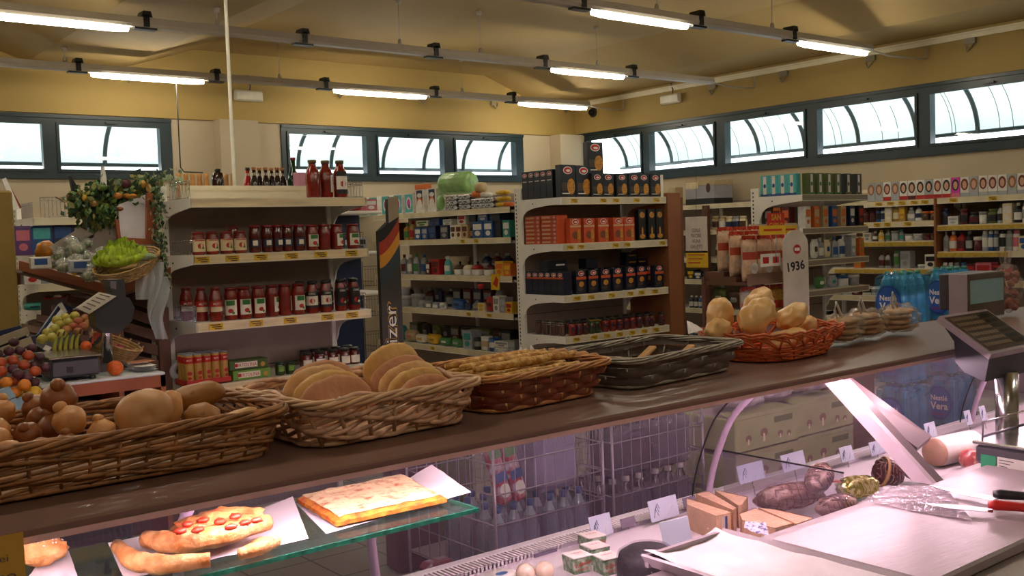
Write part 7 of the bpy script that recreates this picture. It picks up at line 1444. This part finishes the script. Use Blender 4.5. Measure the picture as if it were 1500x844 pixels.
def fresh():
    o = thing('fresh_cheese_tub', '', 'tub'); g = MB(); g.prism([(-.026, 0), (.026, 0), (.032, .042), (-.032, .042)], -.026, .026, M_tubg); g.build('tub_body', o)
    l = MB(); l.bbox(-.031, .031, -.029, .029, .042, .046, M_white2, .002); l.build('lid', o); t = MB(); t.text('Valbella', .012, M_red, T(0, -.0268, .026, 0, 0, -.15)); t.text('Fresca', .009, M_red, T(0, -.0268, .012, 0, 0, -.15)); t.text('Valbella', .008, M_red, Matrix.Translation((0, .005, .0467)) @ Euler((-pi/2, 0, 0)).to_matrix().to_4x4()); t.build('lettering', o); return o
R = Row(fresh)
for i, (x, y) in enumerate(((846, 836), (872, 822), (890, 838), (868, 806))): q = D(x, y); R.put((q.x, q.y, DZ+.001), -.15, 'small printed fresh cheese tub with red lettering, %s' % ('at the left front', 'in the middle', 'at the right front', 'at the back')[i], 'fresh cheese tubs')
q = D(945, 830, DZ+.05); o = thing('black_cheese_wheel', 'black-rinded cheese wheel in clear film behind a price card', 'cheese', (q.x+.01, q.y, DZ+.001)); g = MB(); g.lathe([(.062, 0), (.078, .01), (.08, .055), (.072, .082), (.05, .096), (.001, .098)], mat('black_rind', '#1a171c', .55), 28); g.build('cheese_wheel', o)
g = MB(); g.lathe([(.082, .004), (.084, .055), (.076, .085), (.054, .1), (.001, .102)], film('cheese_film', '#eeeaf0', .5, .02, .08, '#c9c4d0', 1., 70, .12), 36, cap=False); g.build('film_wrap', o)
pcard(990, 779, 1.80, .1, .066, 'large blank pale price card standing in front of the black cheese', rz=-.1, ink=False)
# hard cheese wedges in film
M_cheese = mat('hard_cheese', '#e8c8a4', .45, var=.06, scale=25); M_rind = mat('cheese_rind', '#b4703c', .5, var=.1, scale=15)
def wedge(label, pts, h, top, z0=DZ+.001, lab=False):
    """wedge: plan triangle at the pixel corners on the plane of its top"""
    p = [P(x, y, 'Z', z0+h) for x, y in pts]; c = sum(p, Vector())/len(p); p = [c+(v-c)*.84 for v in p]; o = thing('cheese_wedge', label, 'cheese', (c.x, c.y, z0), 0, 'hard cheese wedges'); pl = [((v-c).x, (v-c).y) for v in p]
    a = sum(pl[i][0]*pl[(i+1) % len(pl)][1]-pl[(i+1) % len(pl)][0]*pl[i][1] for i in range(len(pl)))
    if a < 0: pl.reverse()
    g = MB(); g.prism(pl, 0, h, M_cheese, 'XY'); g.build('cheese_body', o)
    # rind on the widest outer side
    e = max(range(len(pl)), key=lambda i: pl[i][0]+pl[(i+1) % len(pl)][0]); q0, q1 = Vector((*pl[e], 0)), Vector((*pl[(e+1) % len(pl)], 0)); n = Vector(((q1-q0).y, -(q1-q0).x, 0)).normalized()*.003
    g = MB(); g.add([q0+n*.2, q1+n*.2, q1+n*.2+Vector((0, 0, h)), q0+n*.2+Vector((0, 0, h)), q0+n, q1+n, q1+n+Vector((0, 0, h)), q0+n+Vector((0, 0, h))], [(0, 1, 2, 3), (4, 5, 6, 7), (0, 4, 7, 3), (1, 5, 6, 2), (3, 2, 6, 7), (0, 1, 5, 4)], M_rind); g.build('rind', o)
    if lab:
        e = min(range(len(pl)), key=lambda i: pl[i][1]+pl[(i+1) % len(pl)][1]); q0, q1 = Vector((*pl[e], 0)), Vector((*pl[(e+1) % len(pl)], 0)); d = (q1-q0); n = Vector((d.y, -d.x, 0)).normalized()*.0015; g = MB()
        for s, e_, m_ in ((.38, .56, M_white2), (.58, .74, hx('blue'))): g.add([q0+d*s+n+Vector((0, 0, h*.12)), q0+d*e_+n+Vector((0, 0, h*.12)), q0+d*e_+n+Vector((0, 0, h*.9)), q0+d*s+n+Vector((0, 0, h*.9))], [(0, 1, 2, 3)], m_)
        g.build('label_print', o)
    f = MB(); f.prism([(x*1.02, y*1.02) for x, y in pl], -.0, h+.002, film('wedge_film', '#f6f0f0', 1., .03, .08, '#e6c8c0', 1., 60), 'XY'); f.build('film_wrap', o)
wedge('tall cheese wedge with blue label at the front of the wedges', ((1001, 728), (1078, 752), (1052, 758), (1002, 738)), .075, 0, lab=True)
wedge('cheese wedge lying behind the blue-labelled one', ((1014, 722), (1036, 718), (1084, 746), (1078, 750)), .07, 0)
wedge('cheese wedge farthest back with brown rind at its tip', ((1042, 716), (1098, 728), (1088, 741), (1082, 742)), .07, 0)
wedge('large cheese wedge in the middle touching the cutting board', ((1078, 752), (1105, 742), (1170, 768), (1140, 776), (1082, 762)), .06, 0)
wedge('cheese wedge on the right beneath the rolled meats', ((1105, 742), (1130, 745), (1198, 760), (1170, 770)), .06, 0)
sheet('printed_label', 'crumpled white printed label on the middle cheese wedge', [P(1090, 775, 'Z', DZ+.075), P(1128, 790, 'Z', DZ+.065), P(1122, 768, 'Z', DZ+.08), P(1092, 765, 'Z', DZ+.08)], 4, mat('label_print', '#c9c4d0', .4, col2='#5a5c8c', thr=(.5, .62), scale=120), wave=.008)
# cured meats
M_meat = mat('cured_meat', '#8a6a5a', .4, col2='#b49a88', thr=(.4, .66), scale=30, bump=.8, bscale=60, coat=.3); M_net = mat('netting', '#5a4238', .6)
def netted(name, label, cx, cy, z, dims, rot, m, net=M_net, nn=9, seed=0, film_=True, long_=True):
    q = P(cx, cy, 'Z', DZ+z); o = thing(name, label, 'cured meat', (q.x, q.y, DZ+z), 0, rot=rot); g = MB(); g.blob((0, 0, 0), dims, m, 30, 18, .1, 3, seed=seed, pw=.85); g.build('meat', o)
    n_ = MB()
    for k in range(1, nn):
        t = -1+2*k/nn; r_ = sqrt(max(0.05, 1-abs(t)**2.4)); n_.tube([(dims[0]*t+.004*sin(j*1.3), dims[1]*r_*1.05*cos(2*pi*j/20), dims[2]*r_*1.05*sin(2*pi*j/20)) for j in range(20)], .0018, net, 4, closed=True)
    if long_:
        for k in range(8): a = 2*pi*k/8; n_.tube([(dims[0]*t, dims[1]*1.05*sqrt(max(.05, 1-abs(t)**2.4))*cos(a+t*.5), dims[2]*1.05*sqrt(max(.05, 1-abs(t)**2.4))*sin(a+t*.5)) for t in [-.92+.184*j for j in range(11)]], .0016, net, 4)
    n_.build('netting', o)
    if film_: f = MB(); f.blob((0, 0, 0), [d*1.08 for d in dims], film('meat_film', '#f2eaea', .9, .05, .08, '#d8c4c4', 1., 60), 24, 14, .06, 3, seed=seed); f.build('film_wrap', o)
    return o
netted('rolled_meat', 'long grey-brown netted roll lying behind the cheese', 1156, 727, .056, (.12, .04, .038), (0, 0, -.3), M_meat, seed=1)
netted('rolled_meat', 'upper netted roll in film with a knotted end', 1200, 700, .115, (.065, .038, .034), (0, -.3, .3), M_meat, seed=2)
netted('rolled_meat', 'netted roll end lowest, touching the board', 1226, 741, .05, (.075, .035, .032), (0, 0, -.1), M_meat, seed=3)
netted('salami_roll', 'salami in gold and green glittering film', 1256, 713, .044, (.075, .035, .034), (0, 0, -.45), mat('gold_film', '#8c8a3c', .2, col2='#e0d6a0', thr=(.45, .6), scale=70, metal=.5), mat('gold_net', '#b4a85c', .3, metal=.5), 6, 4, False, False)
g = MB(); q = P(1218, 706, 'Z', DZ+.085); g.bbox(-.03, .03, -.012, .012, 0, .004, mat('orange_label', '#b8502c', .4), .002); tag(g.build('orange_label', loc=q, rot=(0, .1, -.45)), 'orange label lying on the glittering salami', 'label')
o = netted('netted_ham', 'dark red netted ham with a tan band', 1300, 693, .062, (.05, .042, .043), (0, .3, -.6), mat('dark_ham', '#4a2028', .35, var=.2, scale=30, coat=.3), mat('ham_net', '#8c6c68', .5), 8, 5, False)
g = MB(); g.tube([(-.018, .046*cos(2*pi*j/24), .05*sin(2*pi*j/24)) for j in range(24)], .006, mat('tan_band', '#b08a5c', .5), 6, closed=True, flat=.5); g.build('paper_band', o)
netted('netted_ham', 'dark wrapped ham end half hidden behind the strut', 1337, 687, .052, (.033, .033, .033), (0, .2, -.4), _M['dark_ham'], _M['ham_net'], 5, 6, True)
q = P(1405, 658, 'Z', DZ+.055); o = thing('mortadella_log', 'white ribbed mortadella log beside the scale', 'cured meat', (q.x, q.y+.02, DZ+.056), -.12); g = MB(); pr = [(.05, -.11)]+[(.052+.0012*(k % 2), -.105+k*.01) for k in range(22)]+[(.05, .115)]; g.lathe(pr, M_white2, 26, M=T(ry=pi/2)); g.build('ribbed_casing', o); g = MB(); g.lathe([(.001, -.128), (.045, -.125), (.051, -.112), (.0515, -.105)], mat('mortadella_end', '#b08a74', .4), 26, M=T(ry=pi/2)); g.build('cut_end', o)
q = P(1421, 675, 'Z', DZ+.03); tag((lambda g: (g.blob((0, 0, 0), (.05, .035, .036), mat('marbled_meat', '#a84a4a', .35, col2='#d9b4a4', thr=(.5, .62), scale=28, coat=.2), 22, 14, .05), g)[1])(MB()).build('speck_piece', loc=(q.x, q.y, DZ+.037)), 'red marbled ham piece between the mortadella and the scale', 'cured meat')
q = P(1430, 637, 'Z', DZ+.07); tag((lambda g: (g.blob((0, 0, 0), (.03, .025, .03), mat('orange_cheese', '#b8742c', .4), 16, 10, .1), g)[1])(MB()).build('small_cheese', loc=(q.x, q.y-.03, DZ+.036)), 'small orange cheese behind the mortadella', 'cheese')

# ------------------------------------------------------------------ staff side: tray, board, knives, scale
M_brd = mat('cutting_board', '#a3949a', .35, var=.03, scale=5, bump=.1, bscale=20, stretch=(1, 6, 1))
o = thing('cutting_board', 'large white plastic cutting board at the lower right', 'cutting board', (2.43, 1.26, .8555)); g = MB(); g.bbox(-.52, .52, -.2, .205, 0, .03, M_brd, .006); g.build('board', o)
g = MB(); g.box(-.5, .5, -.195, .195, .0, .004, mat('board_edge', '#8c7460', .5)); g.build('rubber_base', o)
o = thing('paper_lined_tray', 'plastic tray lined with overexposed white paper, left of the board', 'tray', (1.755, 1.28, .8555)); M_tray = mat('tray_plastic', '#a89ca2', .35)
g = MB(); g.prism([(-.145, .03), (-.12, 0), (.12, 0), (.145, .03), (.14, .034), (.115, .006), (-.115, .006), (-.14, .034)], -.3, .31, M_tray); g.box(-.13, .13, .3, .312, 0, .03, M_tray); g.box(-.13, .13, -.3, -.29, 0, .03, M_tray); g.build('tray_body', o)
g = MB(); g.grid(lambda u, v: (-.125+.25*u, -.28+.60*v, .012+.016*abs(2*u-1)**3+.006*noise.noise(Vector((u*5, v*7, 3)))+.02*max(0, v-.85)*5*.6), 20, 24, mat('paper_bright', '#ece6e8', .8), thick=.0006); g.build('paper_liner', o)
sheet('plastic_wrap', 'shiny plastic film lying between the strut and the board', [P(1262, 735, 'Z', .887), P(1425, 765, 'Z', .887), P(1385, 715, 'Z', .887), P(1300, 712, 'Z', .887)], 5, film('wrap_film', '#f4eef2', 1.3, .25, .1, '#d8ccd6', 1., 25), wave=.006)
def knife(label, hx_, z, pts):
    a, b, c = [P(x, y, 'Z', z) for x, y in pts]; o = thing('kitchen_knife', label, 'knife', tuple(a)); d = (b-a); n = Vector((-d.y, d.x, 0)).normalized()
    g = MB(); g.add([Vector((0, 0, 0)), d*.5-n*.02, d-n*.024, d+n*.012, d*.5+n*.012, Vector((0, 0, .0025)), d*.5-n*.02+Vector((0, 0, .0015)), d-n*.024+Vector((0, 0, .0015)), d+n*.012+Vector((0, 0, .003)), d*.5+n*.012+Vector((0, 0, .003))], [(4, 3, 2, 1, 0), (5, 6, 7, 8, 9), (0, 1, 6, 5), (1, 2, 7, 6), (2, 3, 8, 7), (3, 4, 9, 8), (4, 0, 5, 9)], M_chrome); g.build('blade', o)
    h = MB(); e = (c-b).normalized(); L_ = .13; h.tube([d-e*.012+Vector((0, 0, .014)), d+e*.005+Vector((0, 0, .014)), d+e*.06+Vector((0, 0, .014)), d+e*(L_-.02)+Vector((0, 0, .014)), d+e*L_+Vector((0, 0, .014))], [.009, .013, .011, .014, .008], hx_, 10); h.build('handle', o)
knife('kitchen knife with red handle lying above the cutting board', mat('handle_red', '#b81c1a', .35), .897, ((1340, 738), (1455, 748), (1500, 752)))
knife('kitchen knife with black handle beyond the red-handled one', M_dark, .897, ((1360, 712), (1462, 732), (1500, 735)))
# shop scale
X0 = 2.98; zb = .8565
o = thing('deli_scale', 'grey deli scale with tall column, keypad and display at the right', 'scale', (3.2, 1.42, zb)); o0 = Vector((3.2, 1.42, zb))
M_sg = mat('deli_scale_grey', '#4a4850', .4); M_sl = mat('deli_scale_light', '#a79aa6', .35)
yb = P(1428, 685, 'X', X0).y; zt_ = P(1430, 648, 'X', X0).z
g = MB(); g.bbox(X0-3.2, X0-3.2+.42, -.22, yb-1.42, .02, zt_-zb-.008, M_sg, .008)
for fx in (.03, .38):
    for fy in (-.19, yb-1.42-.03): g.lathe([(.018, 0), (.014, .022)], M_dark, 10, M=T(X0-3.2+fx, fy))
g.build('scale_body', o)
g = MB(); g.bbox(X0-3.2-.006, X0-3.2+.426, -.225, yb-1.42+.006, zt_-zb-.006, zt_-zb+.006, M_chrome, .004); g.build('weighing_plate', o)
g = MB(); g.add([Vector((X0-.0012, P(x, y, 'X', X0).y, P(x, y, 'X', X0).z))-o0 for x, y in ((1437, 665), (1459, 669), (1459, 690), (1437, 685))], [(0, 1, 2, 3)], mat('sticker_green', '#2f9468', .4)); g.build('green_sticker', o)
lc = [Vector((X0-.0012, P(x, y, 'X', X0).y, P(x, y, 'X', X0).z))-o0 for x, y in ((1461, 669), (1510, 677), (1510, 702), (1461, 690))]
g = MB(); g.add(lc, [(0, 1, 2, 3)], M_white2)
for k in range(4): a = lc[0].lerp(lc[3], .18+.2*k)+Vector((-.0006, 0, 0)); b = lc[1].lerp(lc[2], .18+.2*k)+Vector((-.0006, 0, 0)); g.add([a.lerp(b, .06), a.lerp(b, .5-.1*k), a.lerp(b, .5-.1*k)-Vector((0, 0, .002)), a.lerp(b, .06)-Vector((0, 0, .002))], [(0, 1, 2, 3)], M_blk)
g.build('type_label', o)
w0 = [P(x, y, 'X', X0+.01)-o0 for x, y in ((1439, 645), (1440, 618), (1500, 602))]; g = MB(); g.tube([w0[0], w0[1], w0[2]], .003, M_chrome, 6); w1 = [P(x, y, 'X', X0+.01)-o0 for x, y in ((1440, 640), (1500, 622))]; g.tube(w1, .004, M_sg, 6); g.build('guard_rail', o)
cx, cy = 3.17-3.2, P(1475, 600, 'X', 3.17).y-1.42; zp = zt_-zb
g = MB(); g.lathe([(.034, .0), (.034, P(1475, 545, 'X', 3.17).z-zb)], M_chrome, 24, M=T(cx, cy)); g.build('column', o)
a = [P(1376, 463, 'X', X0+.03)-o0, P(1453, 519, 'X', X0+.03)-o0]; dx = Vector((.3, 0, 0)); up = Vector((0, .012, .022))
g = MB(); slab(g, [a[0], a[1], a[1]+dx, a[0]+dx], .02, M_sl); g.build('keypad_frame', o)
nrm = (a[1]-a[0]).cross(dx).normalized(); nrm = nrm if nrm.z > 0 else -nrm
g = MB(); u = lambda s, t, e=.0015: a[0].lerp(a[1], t)+dx*s+nrm*e
g.add([u(.03, .06), u(.97, .06), u(.97, .93), u(.03, .93)], [(3, 2, 1, 0)], mat('keypad_brown', '#4a3a30', .45)); g.build('keypad', o)
for r_ in range(6):
    g = MB(); 
    for c_ in range(9): s0 = .08+c_*.062; g.add([u(s0, .12+r_*.13, .003), u(s0+.05, .12+r_*.13, .003), u(s0+.05, .12+r_*.13+.07, .003), u(s0, .12+r_*.13+.07, .003)], [(3, 2, 1, 0)], mat('key_tan', '#7c6a58', .5))
    for c_ in range(4): s0 = .68+c_*.06; g.add([u(s0, .12+r_*.13, .003), u(s0+.05, .12+r_*.13, .003), u(s0+.05, .12+r_*.13+.08, .003), u(s0, .12+r_*.13+.08, .003)], [(3, 2, 1, 0)], M_dark)
    g.build('key_row', o)
body = [(1380, 470), (1400, 500), (1402, 530), (1415, 545), (1445, 559), (1452, 520)]; pl = [P(x, y, 'X', X0+.05)-o0 for x, y in body]
g = MB(); g.prism([(p.y, p.z) for p in pl], X0+.04-3.2, X0+.3-3.2, mat('scale_housing', '#2e2f3a', .4), 'YZ'); g.build('housing', o)
yd = a[0].y+.0; d0 = [P(x, y, 'Y', yd+1.42)-o0 for x, y in ((1405, 402), (1472, 398), (1470, 452), (1405, 456))]
dz0, dz1 = (P(1440, 462, 'Y', yd+1.42)-o0).z, (P(1440, 400, 'Y', yd+1.42)-o0).z; xa_, xb_ = (P(1418, 430, 'Y', yd+1.42)-o0).x, (P(1472, 430, 'Y', yd+1.42)-o0).x
g = MB(); g.bbox(xa_, xb_, yd, yd+.06, dz0-.01, dz1, mat('display_brown', '#5a4c44', .4), .004); g.bbox(xa_-.006, xa_-.0005, yd+.001, yd+.062, dz0, dz1+.001, M_sl, .001); g.bbox(xa_+.02, xb_, yd+.06, yd+.11, dz0+.02, dz1-.0, M_sg, .004); g.build('display_housing', o)
g = MB(); g.rect(xa_+.012, xb_-.012, dz0+(dz1-dz0)*.3, dz1-(dz1-dz0)*.15, yd-.001, mat('lcd_blue', '#86aeb6', .25)); g.build('lcd_screen', o)
# bag at the right edge
q = P(1488, 425, 'Y', 2.0); bg_ = thing('snack_bag', 'clear bag of pinkish snacks at the right edge behind the scale', 'bag', (q.x+.02, 2.05, Z0)); g = MB(); g.blob((0, 0, .118), (.075, .06, .1), film('snack_film', '#f2ecec', .9, .1, .1, '#d8cccc', 1., 40), 24, 16, .12, 3); g.build('clear_bag', bg_)
for k in range(26):
    g = MB(); g.blob((0, 0, 0), (.018, .014, .014), mat('pink_snack', '#a86a58', .5, var=.15, scale=30), 10, 7, .2, seed=k); g.build('snack_piece', bg_, loc=(random.uniform(-.045, .045), random.uniform(-.035, .035),   .035+.155*k/26))
g = MB(); g.grid(lambda u, v: ((u-.5)*(.05+.09*v), .01*sin(u*14), .2+.09*v), 14, 5, _M['snack_film']); g.build('gathered_top', bg_)
# stand top under the far end where the water packs meet the counter
# ================================================================== customer side, seen through the curved glass
M_wire = mat('cage_wire', '#a59aa8', .35, metal=.6)
def cage(name, label, x0, x1, y0, y1, z0, z1, nx, ny, nz):
    o = thing(name, label, 'wire basket', ((x0+x1)/2, (y0+y1)/2, 0)); cx, cy = (x0+x1)/2, (y0+y1)/2
    def panel(nm, f, n, m_):
        g = MB()
        for i in range(n+1): g.tube([f(i/n, 0), f(i/n, 1)], .0022, M_wire, 4)
        for j in range(m_+1): g.tube([f(0, j/m_), f(1, j/m_)], .003, M_wire, 4)
        g.build(nm, o)
    panel('wire_panel', lambda u, v: (x0-cx+(x1-x0)*u, y0-cy, z0+(z1-z0)*v), nx, nz)
    panel('wire_panel', lambda u, v: (x0-cx, y0-cy+(y1-y0)*u, z0+(z1-z0)*v), ny, nz)
    panel('wire_panel', lambda u, v: (x0-cx+(x1-x0)*u, y1-cy, z0+(z1-z0)*v), nx, nz)
    panel('wire_panel', lambda u, v: (x1-cx, y0-cy+(y1-y0)*u, z0+(z1-z0)*v), ny, nz)
    g = MB(); g.box(x0-cx, x1-cx, y0-cy, y1-cy, z0, z0+.008, M_wire); g.build('tray_floor', o)
    g = MB()
    for x in (x0-cx, x1-cx):
        for y in (y0-cy, y1-cy): g.tube([(x, y, 0), (x, y, z1)], .007, M_wire, 6)
    g.build('corner_post', o)
    g = MB()
    for x, y, z in ((x1-cx-.04, y0-cy-.006, z1-.06), (x1-cx-.04, y0-cy-.006, (z0+z1)/2)): g.tube([(x, y, z), (x+.04, y, z), (x+.04, y, z-.05), (x, y, z-.05)], .004, M_wire, 5, closed=True)
    g.build('wire_hook', o); return o
cage('wire_cage', 'chrome wire cage of bottle packs seen through the glass, left', 2.42, 3.02, 3.2, 3.85, .2, .82, 11, 8, 5)
cage('wire_cage', 'chrome wire cage of dark bottles seen through the glass, right', 3.08, 3.68, 3.2, 3.75, .2, .80, 10, 7, 5)
M_cola = mat('cola_dark', '#1e1412', .1, coat=.7); M_pwr = film('pack_wrap', '#e6e2ee', .7, .15, .1, '#b4a8c4', 1., 30)
def six(mb_m, cap, rad, h):
    def mk():
        o = thing('bottle_pack', '', 'bottle pack'); 
        for j in range(2):
            for i in range(3):
                g = MB(); g.lathe([(rad*.85, 0), (rad, .01), (rad, h*.6), (rad*.75, h*.75), (rad*.35, h*.88), (rad*.33, h*.92)], mb_m, 12, M=T((i-1)*rad*2.04, rad+j*rad*2.04)); g.build('bottle', o)
                c = MB(); c.lathe([(rad*.4, h*.91), (rad*.4, h), (.001, h+.001)], cap, 10, M=T((i-1)*rad*2.04, rad+j*rad*2.04)); c.build('cap', o)
        f = MB(); f.bbox(-rad*3.1, rad*3.1, -.004, rad*4.2, 0, h*.78, M_pwr, .02); f.build('shrink_wrap', o); return o
    return mk
R = Row(six(M_cola, M_white2, .042, .29))
for i, (x, y, z) in enumerate(((3.24, 3.24, .209), (3.52, 3.24, .209), (3.24, 3.45, .209), (3.52, 3.45, .209))): R.put((x, y, z), 0, 'dark bottle six-pack in the right cage, %s' % ('front left', 'front right', 'rear left', 'rear right')[i], 'dark bottle packs')
for i, (x, y) in enumerate(((3.24, 3.24), (3.52, 3.24))): dup(R.first, (x, y, .505), 0, 'dark bottle six-pack on the upper layer of the right cage, %s' % ('left', 'right')[i], 'dark bottle packs')
M_lil = mat('lilac_pack', '#8f84a8', .35, var=.08, scale=10); M_op = mat('bottle_print', '#a83a48', .3, col2='#c9c4d4', thr=(.45, .58), scale=14)
R = Row(six(mat('clear_bottle', '#8c9ca8', .15, coat=.5), hx('blue'), .042, .29))
for i, (x, y, z) in enumerate(((2.58, 3.24, .209), (2.86, 3.24, .209), (2.58, 3.45, .209), (2.86, 3.45, .209))): R.put((x, y, z), 0, 'pale bottle six-pack in the left cage, %s' % ('front left', 'front right', 'rear left', 'rear right')[i], 'pale bottle packs')
for i, (x, t) in enumerate(((2.54, 'slim red, white and green wrapper leaning in the left cage'), (2.62, 'second slim red and green wrapper beside the leaning one'))):
    o = thing('wrapped_pack', t, 'pack', (x, 3.26, .505), 0, rot=(-.1, -.22, 0)); g = MB(); g.bbox(-.035, .035, 0, .05, 0, .3, M_op, .015); g.build('wrapper', o); g = MB(); g.rect(-.03, .03, .2, .26, -.001, hx('green')); g.rect(-.03, .03, .1, .14, -.001, hx('blue')); g.disc(0, .06, .026, .03, -.001, M_white2); g.build('printed_panel', o)
g = MB(); g.bbox(-.12, .12, 0, .2, 0, .3, M_lil, .03); tag(g.build('lilac_pack', loc=(2.84, 3.28, .503)), 'large plain lilac pack standing in the left cage', 'pack')
g = MB(); g.bbox(-.1, .1, 0, .2, 0, .32, M_lil, .03); tag(g.build('lilac_pack', loc=(3.25, 4.0, .0)), 'large plain lilac pack on the floor behind the cages', 'pack')
M_olive = mat('olive_pack', '#5c5a30', .4, var=.2, scale=20)
for i, (x, y, z, t) in enumerate(((2.3, 3.4, 0, 'olive and red packet pile at the foot of the left cage'), (3.05, 3.05, 0, 'olive packet standing between the two cages'))):
    g = MB(); g.bbox(-.07, .07, 0, .1, 0, .28, M_olive if i else mat('magenta_pack', '#7c3048', .35, col2='#b4a8bc', thr=(.5, .6), scale=16), .02); tag(g.build('wrapped_pack', loc=(x, y, z)), t, 'pack')
# bottle crates left behind the cage
for i, (px, py, c, t) in enumerate(((612, 668, 'maroon', 'red and blue packet seen through the glass right of the pizza paper'), (668, 655, 'olive', 'olive packet pile behind the left wire cage'), (640, 790, 'maroon', 'red printed bag low behind the left wire cage'))):
    q = P(px, py, 'Y', (4.1, 4.35, 4.6)[i]); g = MB(); g.bbox(-.12, .12, 0, .15, 0, max(.2, q.z+.12), hx(c), .02); g.rect(-.08, .08, max(.1, q.z-.05), q.z+.08, -.001, hx('blue' if i != 1 else 'olive')); tag(g.build('floor_pack', loc=(q.x, q.y, 0)), t, 'pack')
# mushroom cartons
M_cart = mat('carton_sage', '#a8a878', .6, var=.05); M_cartt = mat('carton_top', '#b9a9a8', .6); M_drk = mat('plinth_blue', '#28344a', .5)
def mush():
    o = thing('produce_carton', '', 'carton'); g = MB(); g.bbox(-.25, .25, 0, .34, 0, .16, M_cart, .004); g.box(-.22, .22, .03, .31, .16, .162, M_cartt); g.build('carton_body', o)
    p = MB()
    for x, s in ((-.15, .8), (-.03, 1.), (.1, .7), (.17, .6)): p.disc(x, .075*s, .03*s, .022*s, -.001, mat('mushroom_print', '#8c6a5a', .6), 12); p.rect(x-.008*s, x+.008*s, .03, .07*s, -.0012, M_cream2)
    p.rect(.05, .2, .11, .14, -.001, mat('print_sage', '#6a7048', .6)); p.build('printed_panel', o)
    f = MB(); f.box(-.25, .25, -.0, .004, .16, .178, M_cart); f.add([(-.25, 0, .16), (.25, 0, .163), (.22, .12, .18), (-.22, .12, .18)], [(0, 1, 2, 3)], M_cart); f.build('flap', o); return o
R = Row(mush)
cs = [(4.05, 3.1), (4.57, 3.12), (4.05, 3.48), (4.57, 3.5)]
for l in range(3):
    for i, (x, y) in enumerate(cs): R.put((x, y, .16+l*.185+.0), 0, 'sage green mushroom carton, %s stack, %s from the bottom' % (('front left', 'front right', 'rear left', 'rear right')[i], ORD[l]), 'mushroom cartons seen through the glass')
g = MB(); g.bbox(3.78, 4.86, 3.08, 3.88, 0, .158, M_drk, .01); tag(g.build('low_platform'), 'dark blue platform under the mushroom cartons', 'platform')
M_shr = mat('shrink_pink', '#a88fa0', .3, col2='#c9bcc9', thr=(.4, .6), scale=14, bump=.6, bscale=20)
for i, (x, y, w, h) in enumerate(((4.0, 3.15, .14, .06), (4.3, 3.2, .16, .05), (4.62, 3.18, .15, .07), (4.1, 3.5, .17, .08), (4.55, 3.55, .17, .08))):
    g = MB(); g.blob((0, 0, h*.5), (w, .13, h*.5), M_shr, 18, 10, .1, 3, seed=i, pw=.7); tag(g.build('shrink_wrapped_tray', loc=(x, y+.12, .724)), 'pinkish shrink-wrapped tray lying on the mushroom cartons, %s' % ('front left', 'front middle', 'front right', 'rear left', 'rear right')[i], 'tray', 'wrapped trays on the cartons')
# ================================================================== light and output
W = bpy.data.worlds.new('sky'); SC.world = W; W.use_nodes = True; nt = W.node_tree
bg = nt.nodes['Background']; sk = nt.nodes.new('ShaderNodeTexSky'); sk.sky_type = 'HOSEK_WILKIE'; sk.turbidity = 8; sk.ground_albedo = .5; sk.sun_direction = (-.3, -.4, .85)
mx = nt.nodes.new('ShaderNodeMix'); mx.data_type = 'RGBA'; mx.inputs['Factor'].default_value = .85
nt.links.new(sk.outputs[0], mx.inputs[6]); mx.inputs[7].default_value = (.93, .97, 1., 1); nt.links.new(mx.outputs[2], bg.inputs['Color']); bg.inputs['Strength'].default_value = 7
vs_ = SC.view_settings; vs_.view_transform = 'Standard'; vs_.look = 'None'; vs_.exposure = 0.3; vs_.gamma = 1; vs_.use_curve_mapping = False
SC.cycles.use_denoising = True; SC.cycles.max_bounces = 8; SC.cycles.diffuse_bounces = 4; SC.cycles.transparent_max_bounces = 16; SC.cycles.sample_clamp_indirect = 6
SC.cycles.caustics_reflective = False; SC.cycles.caustics_refractive = False
